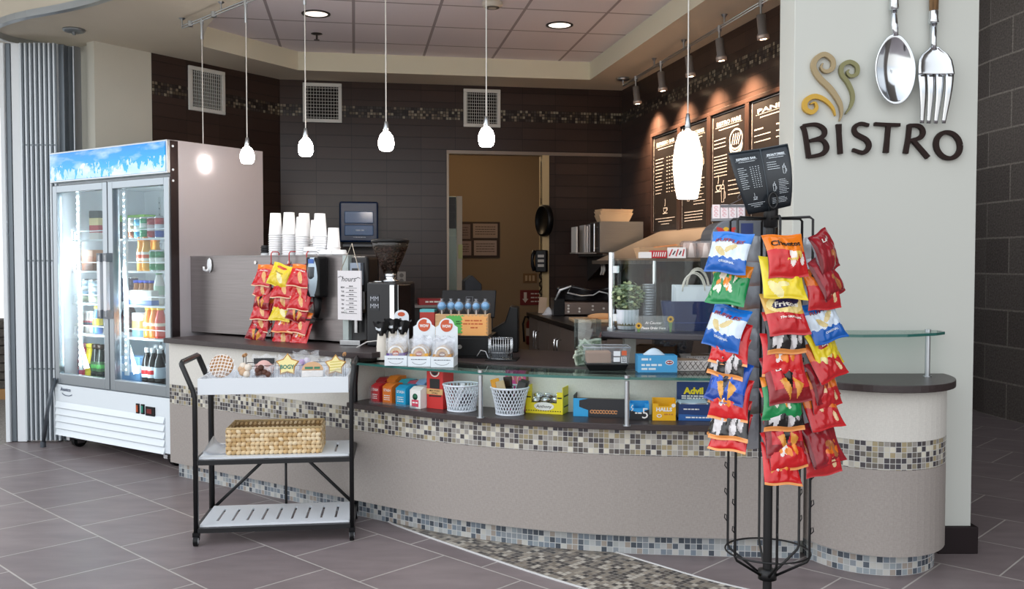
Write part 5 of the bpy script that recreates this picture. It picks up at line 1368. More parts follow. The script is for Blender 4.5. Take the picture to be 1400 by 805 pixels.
treat(.305, .07, .1, .115, 'clear bag of dark chocolate clusters in the tray front row', 'choc', 3)
treat(.415, .07, .135, .125, 'yellow star cookie lettered BOGY in the tray front row', 'star', 4, .3)
treat(.535, .07, .12, .115, 'rounded tan cookie with green lettering in the tray front row', 'hat', 5, .3)
treat(.645, .07, .125, .125, 'plain pale yellow star cookie at the tray right end', 'starplain', 6, .3)
treat(.29, .2, .115, .155, 'black-topped treat with pink round cookie in the back row', 'pink', 7, .12)
treat(.40, .24, .10, .15, 'tan cookie pieces in clear film behind the star cookie', 'pale', 8, .1)
treat(.49, .22, .14, .17, 'puffy clear bag with purple sweets in the back row', 'purple', 9, .1)
treat(.61, .22, .12, .135, 'clear bag of pale cookies behind the plain yellow star', 'pale', 10, .1)
# wire caddy with wooden grips behind them
t = thing('wire_caddy', 'black wire caddy with small wooden grips in the cart tray', 'wire caddy', cwp(.19, .165, .7225), ca_)
WR_ = M('#2b2b2d', .4); mb = MB()
for z in (.012, .105): mb.tube([(0, 0, z), (.49, 0, z), (.49, .165, z), (0, .165, z)], .002, 6, closed=True)
for i in range(15): mb.tube([(i * .035, 0, .012), (i * .035, 0, .105)], .0013, 5); mb.tube([(i * .035, .165, .012), (i * .035, .165, .105)], .0013, 5); mb.tube([(i * .035, 0, .012), (i * .035, .165, .012)], .0013, 5)
mb.build('wire_frame', [WR_], t)
for x in (0, .49):
    h_ = MB(); h_.tube([(x, .05, .10), (x, .05, .15), (x, .12, .15), (x, .12, .10)], .002, 6); h_.build('loop', [WR_], t)
    h_ = MB(); h_.cyl((x, .055, .15), (x, .115, .15), .009, n=12); h_.build('wooden_grip', [M('#b98a5a', .6)], t)
# ================================================================ spinning snack rack
RX, RY, RR_ = .952, 3.4, .154
rack = thing('snack_rack', 'black wire spinner rack hung with snack bags before the counter', 'snack rack', (RX, RY, 0))
ARMS = [-3.5, 56.5, 116.5, 176.5, 236.5, 296.5]
def pol(phi, r, z): return (r * math.sin(Q(phi)), -r * math.cos(Q(phi)), z)
mb = MB(); mb.lathe([(.21, 0), (.21, .012), (.19, .02), (.03, .03), (.026, .05)], 32); mb.build('base_plate', [BLACKM], rack)
mb = MB(); mb.cyl((0, 0, .03), (0, 0, 1.56), .0165, n=20); mb.build('pole', [BLACKM], rack)
mb = MB(); mb.lathe([(.017, .15), (.034, .155), (.034, .19), (.017, .195)], 20); mb.build('lower_hub', [BLACKM], rack)
mb = MB(); mb.lathe([(.017, 1.46), (.026, 1.465), (.026, 1.56), (.02, 1.57), (0, 1.575)], 20); mb.build('top_hub', [BLACKM], rack)
mb = MB(); mb.tube([pol(a, RR_, .262) for a in range(0, 360, 10)], .0035, 6, closed=True); mb.build('ring', [BLACKM], rack)
for a in ARMS:
    mb = MB(); mb.tube([pol(a, .02, 1.495), pol(a, RR_ - .012, 1.497), pol(a, RR_, 1.488), pol(a, RR_, 1.2), pol(a, RR_, .8), pol(a, RR_, .26), pol(a, RR_ - .008, .245), pol(a, .03, .172)], .0048, 8)
    arm = mb.build('arm', [BLACKM], rack)
    for i in range(7):
        z = .34 + i * .1; mb = MB(); mb.tube([pol(a, RR_, z + .004), pol(a, RR_ + .014, z + .02), pol(a, RR_ + .012, z + .034), pol(a, RR_ + .005, z + .03), pol(a, RR_ + .003, z + .01)], .0022, 5); mb.build('clip', [BLACKM], arm)
AN = {14: 'front', 74: 'right', 134: 'rear right', 194: 'rear left', 254: 'left', 314: 'front left'}
# (design, top of the bag in the photograph, yaw offset, roll, scale)
STR_ = {
 14: [('cheetos', 319, .05, -.03, 1.03), ('lays', 349, -.1, .05, 1.03), ('fritos', 398, 0, -.02, 1.03), ('black', 424, .05, 0, 1), ('flamin', 455, -.06, .03, 1), ('doritos', 484, .05, -.06, 1.12), ('green', 515, 0, .08, 1), ('black', 528, -.05, 0, 1), ('doritos', 561, .05, -.06, 1.02), ('flamin', 585, 0, -.1, .95), ('flamin', 603, .1, .1, .98)],
 314: [('ruffles', 316, .15, .1, 1.03), ('green', 360, .1, .08, 1), ('ruffles', 418, .0, .2, 1.05), ('flamin', 440, .1, .05, 1), ('black', 458, .0, .12, 1), ('blue', 492, .1, .12, 1.02), ('flamin', 516, .15, .03, 1), ('black', 543, .1, .0, 1), ('flamin', 561, .12, .0, .95)],
 74: [('brown', 316, -.25, -.3, 1), ('brown', 350, -.3, -.25, 1), ('orange', 366, -.6, -.05, .98), ('ruffles', 410, -.65, -.22, 1), ('lays', 448, -.35, -.3, 1.05), ('orange', 462, -.5, -.25, 1), ('brown', 490, -.35, -.2, 1), ('orange', 502, -.5, -.2, 1), ('orange', 528, -.6, -.1, 1), ('brown', 572, -.5, -.12, 1.08), ('orange', 590, -.7, -.1, 1)],
 134: [('silver', 322, 0, 0, .95), ('silver', 352, 0, .1, .95), ('green', 388, .1, 0, .95), ('flamin', 425, 0, 0, .95), ('red', 462, 0, 0, .95), ('lays', 500, .1, .1, .95), ('doritos', 535, 0, 0, .95)],
 194: [('ruffles', 320, .1, 0, 1), ('cheetos', 355, 0, .05, 1), ('cheetos', 388, 0, 0, 1), ('green', 420, 0, 0, 1), ('lays', 447, .1, 0, 1), ('cheetos', 472, 0, .05, 1), ('cheetos', 500, 0, 0, 1), ('flamin', 528, 0, 0, 1), ('fritos', 562, 0, .1, 1)],
 254: [('lays', 320, .2, .1, 1.05), ('green', 360, .2, 0, 1), ('brown', 405, .15, .12, 1), ('brown', 430, .1, .05, 1), ('red', 468, .1, 0, 1), ('flamin', 500, .2, 0, 1), ('black', 545, .2, 0, 1)],
}
rank = lambda i, n: 'top one' if i == 0 else ('bottom one' if i == n - 1 else ORD[i] + ' down' if i < 10 else 'next to the bottom')
sd = 500
for a, L in STR_.items():
    p = pol(a - 17.5, RR_ + .014, 0); X_, Y_ = RX + p[0], RY + p[1]
    for i, (ds, yt, yo, ro, sc_) in enumerate(L):
        sd += 1; z = at(1060, yt + 2, Y_).z
        bag(ds, .158 * sc_, .152 * sc_, .042 * sc_, sd, '%s, %s on the %s spinner strip' % (DES[ds][3], rank(i, len(L)), AN[a]), 'bags on the spinner rack', (X_, Y_, z), Q(a) + yo - (.28 if a == 74 else 0), .33, ro)
# two-panel menu card clipped on top of the pole
ms = thing('rack_menu_sign', 'small curved two-page menu card clipped on top of the snack rack', 'menu sign', (RX, RY, 1.55))
COLS = [[(996, 210), (1008, 252), (1023, 293)], [(1039, 204), (1047, 245), (1052, 288)], [(1077, 197), (1083, 240), (1081, 281)]]
def msp(u, v, lift=0.0):
    def q(c): return [c[0][k] * (1 - v) * (1 - 2 * v) + c[1][k] * 4 * v * (1 - v) + c[2][k] * v * (2 * v - 1) for k in (0, 1)]
    a, b, c = (q(x) for x in COLS)
    if u < .5: t = u * 2; X = [a[k] + (b[k] - a[k]) * t for k in (0, 1)]
    else: t = u * 2 - 1; X = [b[k] + (c[k] - b[k]) * t for k in (0, 1)]
    yy = RY - .035 - .05 * abs(u - .5) - .03 * math.sin(PI * v) + .01 - lift
    p = at(X[0], X[1], yy); return (p.x - RX, p.y - RY, p.z - 1.55)
mb = MB(); mb.grid(lambda u, v: msp(u, v), 16, 12, 0)
o = mb.build('card', [M('#20262c', .3)], ms, fix=False); s = o.modifiers.new('thick', 'SOLIDIFY'); s.thickness = .004; s.offset = 0
for k, (ttl, kd) in enumerate((('ESPRESSO BAR', 0), ('SPECIALTY DRINKS', 1))):
    mb = MB(); w_, h = .115, .235
    fn = lambda x, y: msp(.03 + k * .5 + .44 * x / w_, .04 + .92 * (1 - y / h), .004)
    menu_face(mb, w_, h, ttl, kd, fn, 0); mb.build('printed_page', [M('#dfe8ee', .6)], ms, fix=False)
mb = MB(); mb.tube([msp(.5, i / 8, .004) for i in range(9)], .003, 6); mb.tube([msp(i / 12, 0, .002) for i in range(13)], .0028, 6); mb.build('edge_strip', [M('#3a4248', .4)], ms)
c = at(1057, 274, RY - .06); mb = MB(); mb.tube([(c.x - RX + .016 * math.cos(Q(t)), c.y - RY, c.z - 1.55 + .028 * math.sin(Q(t))) for t in range(0, 360, 20)], .004, 6, closed=True)
mb.cyl((c.x - RX, c.y - RY, c.z - 1.55 - .03), (0, 0, .01), .008, n=8); mb.build('clip_ring', [BLACKM], ms)
# ================================================================ things on the snack ledge
ZL, ZG, ZW = .6135, .8245, .8305
def lpos(px, back, z=ZL):
    """point on the ledge at image column px, set back from the ledge front edge"""
    best = None; P = offs(mid, OVH + .035 - back); k = (px - 700) / F
    for a, b in zip(P, P[1:]):
        d = b - a; t = (k * a.y - a.x) / (d.x - k * d.y)
        if -.05 <= t <= 1.05: best = (a + d * t, math.atan2(d.y, d.x))
    return best
def ledge(name, label, cat_, px, back, group=None, z=ZL, rz=0.0):
    p, a = lpos(px, back); return thing(name, label, cat_, (p.x, p.y, z), a + rz, group)
FNF = lambda y: (lambda a, b: (a, y, b))
def obox(mb, w_, d, h, mi=0, front=None, t=.003, notch=None):
    """open-topped card box, front height may be lower"""
    hf = front or h
    mb.bx(-w_ / 2, w_ / 2, 0, t, 0, hf, mi) if not notch else None
    if notch:
        x = w_ * notch[0] / 2; mb.bx(-w_ / 2, -x, 0, t, 0, hf, mi); mb.bx(x, w_ / 2, 0, t, 0, hf, mi); mb.bx(-x, x, 0, t, 0, notch[1], mi)
    mb.bx(-w_ / 2, w_ / 2, d - t, d, 0, h, mi); mb.bx(-w_ / 2, -w_ / 2 + t, t, d - t, 0, h, mi); mb.bx(w_ / 2 - t, w_ / 2, t, d - t, 0, h, mi); mb.bx(-w_ / 2 + t, w_ / 2 - t, t, d - t, 0, t, mi)
# tea boxes
WT_ = M('#f4f2ee', .5)
for i, (px, bk, w_, h, c, sub, lab) in enumerate([
    (512, .075, .056, .098, '#c22a30', 'STASH', 'red tea box in front at the left end of the ledge'), (528.5, .065, .062, .105, '#e57a24', 'STASH', 'orange tea box in front beside the red one'),
    (547, .06, .066, .105, '#17a0cf', 'STASH', 'bright blue tea box in the front row of tea'), (567, .055, .068, .105, '#f0f0ec', None, 'white tea box with green emblem in the front row'),
    (519, .175, .06, .112, '#c8383e', None, 'red tea box in the back row at the left end of the ledge'), (534, .17, .06, .128, '#e8812c', 'STASH', 'tall orange tea box in the back row of tea'),
    (549, .165, .06, .115, '#2fa4b8', None, 'teal tea box in the back row of tea'), (560, .16, .055, .112, '#c8506e', None, 'pink tea box in the back row of tea'), (574, .16, .058, .125, '#8fb6e6', None, 'pale blue tea box in the back row of tea')]):
    t = ledge('tea_box', lab, 'tea box', px, bk, 'tea boxes on the ledge')
    mb = MB(); mb.bx(-w_ / 2, w_ / 2, 0, .085, 0, h * .86, 0); mb.add([(-w_ / 2, 0, h * .86), (w_ / 2, 0, h * .86), (w_ / 2, .085, h * .86), (-w_ / 2, .085, h * .86), (-w_ / 2, .03, h), (w_ / 2, .03, h), (w_ / 2, .085, h), (-w_ / 2, .085, h)], [(0, 1, 5, 4), (4, 5, 6, 7), (0, 4, 7, 3), (1, 2, 6, 5), (3, 7, 6, 2)], 0)
    fn = FNF(-.001)
    if sub: lettering(mb, sub, .013, 1, lambda a, b: fn(a, h * .7 + b), w=w_ * .75, bold=.02)
    if c != '#f0f0ec':
        for k in range(3): words(mb, -w_ * .35, w_ * .3, h * (.42 - k * .1), .004, fn, 1)
    else:
        mb.lathe([(.016, 0), (0, .0005)], 18, T=Matrix.Translation((0, -.001, h * .55)) @ Matrix.Rotation(PI / 2, 4, 'X'), mi=2); mb.add([fn(-w_ * .32, .008), fn(w_ * .32, .008), fn(w_ * .32, .042), fn(-w_ * .32, .042)], [(0, 1, 2, 3)], 3)
        words(mb, -w_ * .25, w_ * .25, .025, .007, FNF(-.0015), 0)
    mb.build('carton', [M(c, .45), WT_, M('#2a6a4c', .5), M('#d2465e', .5)], t)
t = ledge('tea_tray', 'clear acrylic tray around the red tea boxes at the ledge end', 'tray', 536, .05)
mb = MB()
for a in ((-.16, .155, -.004, -.002, 0, .014), (-.16, -.157, -.002, .2, .0, .085)): mb.bx(*a)
mb.build('acrylic_wall', [GLASS('#eef2f4', .2, .05)], t)
# red box with window
t = ledge('stir_stick_box', 'tall red carton with dark window on the ledge', 'carton', 594, .1)
w_, d_, h_ = .098, .09, .188
mb = MB(); obox(mb, w_, d_, h_, 0); fn = FNF(-.0015)
mb.add([fn(-.03, .10), (.03, -.0015, .10), fn(.03, .148), fn(-.03, .148)], [(0, 1, 2, 3)], 1); mb.add([fn(-w_ / 2, .07), fn(w_ / 2, .07), fn(w_ / 2, .098), fn(-w_ / 2, .098)], [(0, 1, 2, 3)], 2)
lettering(mb, 'MILK STICKS', .008, 3, lambda a, b: (a, -.002, .089 + b), w=.06, bold=.02); lettering(mb, 'STIRS', .008, 3, lambda a, b: (a, -.002, .077 + b), w=.035, bold=.02)
stroke(mb, [(-.035, .062), (.04, .064)], .007, 1, fn); stroke(mb, arc((0, h_ - .006), .026, 180, 360, 12, .022), .006, 4, fn); mb.add([fn(x * .024, h_ - .006 - .018 * (1 - abs(x)) ** .5 * (1 if abs(x) < 1 else 0)) for x in (-1, -.5, 0, .5, 1)], [(0, 1, 2, 3, 4)], 1)
mb.build('carton_shell', [M('#cf2f2c', .4), M('#22201f', .4), M('#dcae72', .5), M('#3a2a20', .5), M('#f0ece6', .5)], t)
mb = MB(); mb.bx(-w_ / 2 + .004, w_ / 2 - .004, .004, d_ - .004, .004, .15); mb.build('stick_bundle', [M('#4a3c34', .7)], t)
# lattice baskets
LAT = M('#e4ebf4', .35)
def lattice(t, rt, rb, h):
    n = 26
    for s in (1, -1):
        pass
    mb = MB(); NU, NV = 30, 7
    def P(u, v, o=0): r = rb + (rt - rb) * v ** 1.5 + o; a = u * 2 * PI; return (r * math.cos(a), r * math.sin(a), v * h)
    for i in range(NU):
        for s in (1, -1):
            mb.tube([P((i + s * k * .55) / NU, k / NV) for k in range(NV + 1)], .0026, 4)
    mb.build('lattice_wall', [LAT], t)
    mb = MB(); mb.tube([P(i / 36, 1) for i in range(36)], .005, 6, closed=True); mb.build('rim', [LAT], t); mb = MB(); mb.tube([P(i / 36, .03) for i in range(36)], .0045, 6, closed=True); mb.build('foot_ring', [LAT], t)
    mb = MB(); mb.cyl((0, 0, .0), (0, 0, .004), rb, n=28); mb.build('bottom', [LAT], t)
t = ledge('lattice_basket', 'white lattice basket left of the first glass post, nearly empty', 'basket', 631, .125, 'white lattice baskets on the ledge'); lattice(t, .09, .068, .128); p0 = t.location
def stick(loc, a, L, w_, cols, label, group, tilt, name='snack_bar', cat_='snack bar'):
    mb = MB(); n = len(cols)
    for i in range(n): mb.bx(-w_ / 2, w_ / 2, -.008, .008, L * i / n, L * (i + 1) / n, i)
    o = mb.build(name, [M(c, .3, bump=.3, nscale=60) for c in cols], loc=loc, bevel=.004); o.rotation_euler = (tilt[0], tilt[1], a); return tag(o, label, cat_, group)
stick((p0.x - .03, p0.y - .045, ZL + .02), .1, .125, .02, ['#e8e8ee', '#c9ccd6', '#e8e8ee'], 'slim white stick pack leaning in the nearly empty lattice basket', None, (-.25, .35), 'stick_pack', 'stick pack')
stick((p0.x + .01, p0.y + .01, ZL + .03), .3, .085, .05, ['#3b2c34', '#52424c'], 'dark packet lying inside the nearly empty lattice basket', None, (.9, .2), 'packet', 'packet')
t = ledge('lattice_basket', 'white lattice basket filled with dark wrapped bars', 'basket', 697, .125, 'white lattice baskets on the ledge'); lattice(t, .09, .065, .128); p0 = t.location
for i, (dx, dy, tz, L, cols, lab) in enumerate([(-.035, -.02, .22, .15, ['#1c1714', '#2a221c', '#e8a01c'], 'black bar with orange end at the left of the full basket'), (-.015, -.03, .2, .14, ['#2b1d16', '#1a1412', '#cdb28a'], 'brown bar leaning left in the full lattice basket'), (.02, -.03, -.25, .14, ['#15110f', '#2b2420', '#14100e'], 'black bar in the middle of the full lattice basket'), (.035, -.01, -.22, .14, ['#241a14', '#a07a4a', '#1c1512'], 'black and gold bar at the right of the full basket'), (.0, .03, .1, .15, ['#2a1f18', '#191310', '#2a1f18'], 'dark bar at the back of the full lattice basket'), (.04, .03, -.25, .14, ['#6a4426', '#8a6236', '#3a2416'], 'brown twig-like bar at the right back of the full basket')]):
    stick((p0.x + dx, p0.y + dy, ZL + .025), R.uniform(-.4, .4), L, .042, cols, lab, 'bars in the full lattice basket', (-.25 + .2 * (dy > 0), -tz))
t = ledge('pink_box', 'pink snack box standing behind the full lattice basket', 'box', 704, .225)
mb = MB(); mb.bx(-.05, .055, 0, .03, 0, .195, 0); mb.bx(.0555, .06, 0, .03, 0, .195, 1)
fn = FNF(-.001)
for c in (-.022, .026):
    for k in range(3): stroke(mb, arc((c, .15), .008 + .006 * k, 0, 300, 10, .02 + .004 * k), .003, 2 + k % 2, fn)
    stroke(mb, [(c, .13), (c, .06)], .012, 3, fn)
mb.build('carton', [M('#e0569a', .4), M('#8a6a4a', .5), M('#d9a83a', .4), M('#f4d2e2', .4)], t)
# yellow box
t = ledge('yellow_candy_box', 'yellow display box of foil-wrapped sweets with a notched front', 'display box', 744, .19)
w_, d_, h_ = .185, .17, .128
mb = MB(); obox(mb, w_, d_, h_, 0, front=.105, notch=(.68, .052)); fn = FNF(-.0015)
for x0 in [-.09 + .012 * i for i in range(15)]: mb.add([fn(x0, .012), fn(x0 + .006, .012), fn(x0 + .006, .016), fn(x0, .016)], [(0, 1, 2, 3)], 1)
for s in (-1, 1): stroke(mb, [(s * .088, .078), (s * .066, .078)], .006, 1, fn)
mb.add([(.05 * math.cos(Q(a)), -.0015, .036 + .02 * math.sin(Q(a))) for a in range(0, 360, 20)], [tuple(range(18))], 2)
lettering(mb, 'Anthony', .014, 1, lambda a, b: (a, -.002, .036 + b), w=.075, bold=.01, slant=.2)
for k in range(2): mb.add([(w_ / 2 + .0006, .02, .03 + k * .05), (w_ / 2 + .0006, .15, .03 + k * .05), (w_ / 2 + .0006, .15, .036 + k * .05), (w_ / 2 + .0006, .02, .036 + k * .05)], [(0, 1, 2, 3)], 1)
mb.build('box_shell', [M('#efdb22', .42), M('#1e1a14', .5), M('#f0f0ea', .5)], t)
pp, aa = t.location, t.rotation_euler.z
for i in range(9):
    x, y = (i % 3 - 1) * .05, .03 + (i // 3) * .045; q = Matrix.Rotation(aa, 3, 'Z') @ Vector((x, y, 0))
    mb = MB(); mb.sphere((0, 0, 0), .024, 8, 0, sc=(1.05, .95, .6)); mb.lathe([(.023, -.002), (.0245, 0), (.023, .002)], 16, mi=1)
    o = mb.build('foil_sweet', [M('#d9dde4', .18, .8, bump=.5, nscale=50), M('#6a4a2a', .4)], loc=(pp.x + q.x, pp.y + q.y, ZL + .062 + (.014 if i // 3 else 0)), rot=(R.uniform(-.3, .3), R.uniform(-.3, .3), R.uniform(0, 3)))
    tag(o, 'silver foil sweet, %s in the %s row of the yellow box' % (['left', 'middle', 'right'][i % 3], ['front', 'middle', 'back'][i // 3]), 'sweet', 'foil sweets in the yellow box')
mb = MB(); mb.bx(-w_ / 2 + .005, w_ / 2 - .005, .006, d_ - .006, .004, .04); mb.build('inner_tray', [M('#7a6a3a', .7)], t)
# black and blue box
t = ledge('dark_candy_box', 'wide open black candy box with bright blue left corner', 'display box', 820, .17)
w_, d_, h_ = .245, .13, .098
mb = MB(); obox(mb, w_, d_, h_, 0, front=.085); fn = FNF(-.0012)
mb.add([fn(-w_ / 2, 0), fn(-w_ / 2 + .07, 0), fn(-w_ / 2 + .07, .03), fn(-w_ / 2 + .028, .045), fn(-w_ / 2 + .028, .075), fn(-w_ / 2 + .07, .085), fn(-w_ / 2, .085)], [tuple(range(7))], 1); mb.add([(-w_ / 2 - .0006, 0, 0), (-w_ / 2 - .0006, d_, 0), (-w_ / 2 - .0006, d_, h_), (-w_ / 2 - .0006, 0, .085)], [(0, 1, 2, 3)], 1)
for i in range(9): stroke(mb, arc((-.035 + i * .014, .024), .007, 20, 320, 8), .005, 2, fn)
mb.bx(-w_ / 2 + .004, w_ / 2 - .004, .004, d_ - .004, h_ - .03, h_ - .026, 3)
mb.build('box_shell', [M('#26262b', .4), M('#2fa2dc', .4), M('#c98a5a', .45), M('#8a8076', .7)], t)
# gum, drops, tablets
t = ledge('gum_box', 'small blue and black gum box with a white 5 beside the second post', 'display box', 875, .11)
mb = MB(); obox(mb, .088, .06, .082, 0, front=.076, notch=(.55, .055)); fn = FNF(-.0012)
mb.add([fn(-.044, .0), fn(.044, .0), fn(.044, .05), fn(.0, .034), fn(-.044, .046)], [(0, 1, 2, 3, 4)], 1)
lettering(mb, '5', .05, 2, lambda a, b: (a + .026, -.0018, .034 + b), bold=.0); stroke(mb, [(-.03, .07), (-.037, .058), (-.028, .052), (-.036, .042)], .004, 2, fn); words(mb, -.02, .012, .03, .006, FNF(-.0018), 2)
mb.build('box_shell', [M('#1d9ae0', .35), M('#15171c', .35), WT_], t)
t = ledge('cough_drop_box', 'yellow cough drop display box with white lettering', 'display box', 909, .11)
mb = MB(); obox(mb, .105, .06, .098, 0, front=.078, notch=(.5, .066)); fn = FNF(-.0012)
lettering(mb, 'HALLS', .017, 1, lambda a, b: fn(a, .052 + b), w=.072, bold=.05); stroke(mb, arc((-.022, .022), .01, 0, 360, 14, .006), .004, 1, fn); words(mb, .0, .04, .026, .006, fn, 2)
mb.add([fn(.042 + .009 * math.cos(Q(a)), .07 + .009 * math.sin(Q(a))) for a in range(0, 360, 30)], [tuple(range(12))], 1)
mb.build('box_shell', [M('#f2b712', .4), WT_, M('#c9822a', .5)], t)
t = ledge('pain_relief_box', 'navy open box with bold yellow lettering, full of silver sachets', 'display box', 957, .12)
w_, d_, h_ = .185, .1, .165
mb = MB(); mb.bx(-w_ / 2, w_ / 2, 0, .003, 0, .075, 0); mb.bx(-w_ / 2, w_ / 2, d_ - .004, d_, 0, h_, 0); mb.bx(-w_ / 2, -w_ / 2 + .003, .003, d_ - .004, 0, .08, 0); mb.bx(w_ / 2 - .003, w_ / 2, .003, d_ - .004, 0, .08, 0); mb.bx(-w_ / 2 + .003, w_ / 2 - .003, .003, d_ - .004, 0, .003, 0)
fnb = FNF(d_ - .0048); lettering(mb, 'Advil', .03, 1, lambda a, b: fnb(a - .016, .125 + b), w=.092, bold=.05); words(mb, -.07, .07, .096, .006, fnb, 2); words(mb, -.07, .06, .086, .006, fnb, 2)
fn = FNF(-.0012); mb.add([fn(-w_ / 2, 0), fn(w_ / 2, 0), fn(w_ / 2, .022), fn(-w_ / 2, .03)], [(0, 1, 2, 3)], 3); words(mb, -.06, .07, .012, .006, FNF(-.0016), 2); words(mb, -.07, .0, .05, .005, fn, 2)
mb.build('box_shell', [M('#1c3a70', .4), M('#f0d81e', .45), WT_, M('#2a62a8', .4)], t)
pp, aa = t.location, t.rotation_euler.z
for i in range(7):
    q = Matrix.Rotation(aa, 3, 'Z') @ Vector((-.02, .012 + i * .011, 0)); mb = MB()
    mb.grid(lambda u, v: ((u - .5) * .15, .003 * math.sin(u * 7) + .002 * math.sin(v * 9), v * .075), 8, 5, 0)
    o = mb.build('sachet', [M('#aab2bc', .2, .7)], loc=(pp.x + q.x, pp.y + q.y, ZL + .012), fix=False); o.rotation_euler = (-.15, R.uniform(-.06, .06), aa); s = o.modifiers.new('thick', 'SOLIDIFY'); s.thickness = .002
    tag(o, 'silver sachet, %s from the front in the navy box' % ORD[i], 'sachet', 'silver sachets in the navy box')

# ================================================================ on the glass shelf and rear worktop
def top(name, label, cat_, px, py, z, rz=0.0, group=None):
    p = onz(px, py, z); return thing(name, label, cat_, (p.x, p.y, z), rz, group)
ORG = M('#cf5a34', .5)
WB_ = M('#eaf1f6', .5)
for i, (px, py, hd, band, lab) in enumerate([(541, 500, 0, '#5a3a86', 'left white cookie box with purple-banded cookies on the glass shelf'), (573, 501, 1, '#e2a42e', 'middle white cookie box with yellow-banded cookies and round-topped header'), (604.5, 502, 1, '#c08a3e', 'right white cookie box with brown-banded cookies and round-topped header')]):
    t = top('cookie_box', lab, 'cookie box', px, py, ZG, -.08, 'white cookie boxes on the glass shelf')
    w_, d_, h_ = .112, .15, .05
    mb = MB(); obox(mb, w_, d_, h_, 0, t=.002); fn = FNF(-.001)
    words(mb, -.04, .04, .033, .004, fn, 1); stroke(mb, arc((0, .032), .038, 205, 335, 12, .022), .0018, 1, fn)
    mb.build('tray', [WB_, M('#6a7078', .5)], t)
    if hd:
        T = Matrix.Translation((0, d_ - .002, 0)) @ Matrix.Rotation(PI / 2, 4, 'X'); H0 = .185
        mb = MB(); pts = [(-w_ / 2, .0), (w_ / 2, .0), (w_ / 2, H0)] + [(.04 * math.cos(Q(a)), H0 + .004 + .042 * math.sin(Q(a))) for a in range(10, 171, 16)] + [(-w_ / 2, H0)]
        mb.prism(pts, -.002, .002, 0, T)
        fb_ = lambda a, b: (a, d_ - .0055, b)
        cc = (0, H0 + .008); mb.add([fb_(cc[0] + .031 * math.cos(Q(a)), cc[1] + .031 * math.sin(Q(a))) for a in list(range(65, 395, 15))] + [fb_(.012, cc[1] + .012)], [tuple(range(23))], 1)
        lettering(mb, 'WOW', .015, 2, lambda a, b: (a, d_ - .006, cc[1] - .002 + b), w=.046, bold=.04); lettering(mb, 'BAKERY', .006, 3, lambda a, b: fb_(a, H0 - .045 + b), w=.036, bold=.0, space=1.4)
        mb.build('header_card', [WB_, ORG, WT_, M('#9aa2aa', .5)], t)
    base_ = t.location
    for k in range(3):
        tt = thing('wrapped_cookie', 'wrapped %s-labelled cookie, %s in the %s cookie box' % (['purple', 'yellow', 'brown'][i], ['front', 'second', 'back'][k], ['left', 'middle', 'right'][i]), 'cookie', (base_.x + .003 * k, base_.y + .02 + .04 * k, ZG + .004), -.08, 'wrapped cookies in the white boxes')
        tt.rotation_euler = (-.12, R.uniform(-.04, .04), -.08)
        film_bag(tt, .1, .128 + .006 * k, .03, 20 + i * 5 + k)
        T = Matrix.Translation((0, 0, .055)) @ Matrix.Rotation(PI / 2, 4, 'X')
        mb = MB(); mb.lathe([(.04, -.006), (.043, 0), (.04, .006), (0, .009)], 22, T=T, mi=0); mb.lathe([(.0405, .0065), (.030, .0085), (.030, .0088), (.0405, .0068)], 22, T=T, mi=3)
        fn = FNF(-.0105); stroke(mb, [(-.046, .05), (.046, .05)], .014, 1, fn); mb.add([(.017 * math.cos(Q(a)), -.0112, .056 + .014 * math.sin(Q(a))) for a in range(0, 360, 24)], [tuple(range(15))], 2)
        lettering(mb, 'WOW', .008, 3, lambda a, b: (a, -.0116, .055 + b), w=.024, bold=.04)
        mb.build('cookie', [M('#c9a06a' if i else '#d9b88a', .7), M(band, .45), M('#b5593a' if i != 2 else '#8a5a3c', .5), WT_], tt)
# black-topped cookie bundles behind the left box
for i, (px, Y, h) in enumerate([(522, 4.78, .19), (537, 4.80, .205), (551, 4.82, .195)]):
    p = at(px, 480, Y); t = thing('treat_bag', 'white treat bag with black crimped top, %s of three on the worktop' % ['left', 'middle', 'right'][i], 'treat bag', (p.x, p.y, ZW), R.uniform(-.3, .3), 'black-topped treat bags behind the cookie boxes')
    mb = MB(); mb.grid(lambda u, v: ((.026 + .006 * math.sin(v * 3)) * math.cos(u * 2 * PI) * (1 - .3 * v), .018 * math.sin(u * 2 * PI), v * h * .78), 14, 6, 0, wrap=True); mb.build('bag_body', [M('#e9e2d6', .4, bump=.4, nscale=50)], t, fix=False)
    mb = MB(); mb.grid(lambda u, v: (.034 * math.cos(u * 2 * PI) * (.55 + .8 * v), .02 * math.sin(u * 2 * PI) * (1 + .4 * math.sin(u * 19)), h * (.66 + .36 * v) + .006 * math.sin(u * 25) * v), 24, 5, lambda u, v: 1 if (.3 < v < .55 and .55 < u < .75) else 0, wrap=True); mb.build('crimped_top', [M('#141416', .3, bump=.5, nscale=40), M('#d8dde2', .4)], t, fix=False)
p = at(549, 470, 4.93); t = thing('header_card', 'round-topped white header card behind the black-topped treats', 'header card', (p.x, p.y, ZW), -.08)
T = Matrix.Rotation(PI / 2, 4, 'X'); mb = MB(); mb.prism([(-.04, 0), (.04, 0), (.04, .215)] + [(.04 * math.cos(Q(a)), .215 + .036 * math.sin(Q(a))) for a in range(10, 171, 16)] + [(-.04, .215)], -.002, .002, 0, T); mb.add([(.02 * math.cos(Q(a)), -.003, .228 + .012 * math.sin(Q(a))) for a in range(0, 360, 24)], [tuple(range(15))], 1); mb.build('card', [WB_, ORG], t)
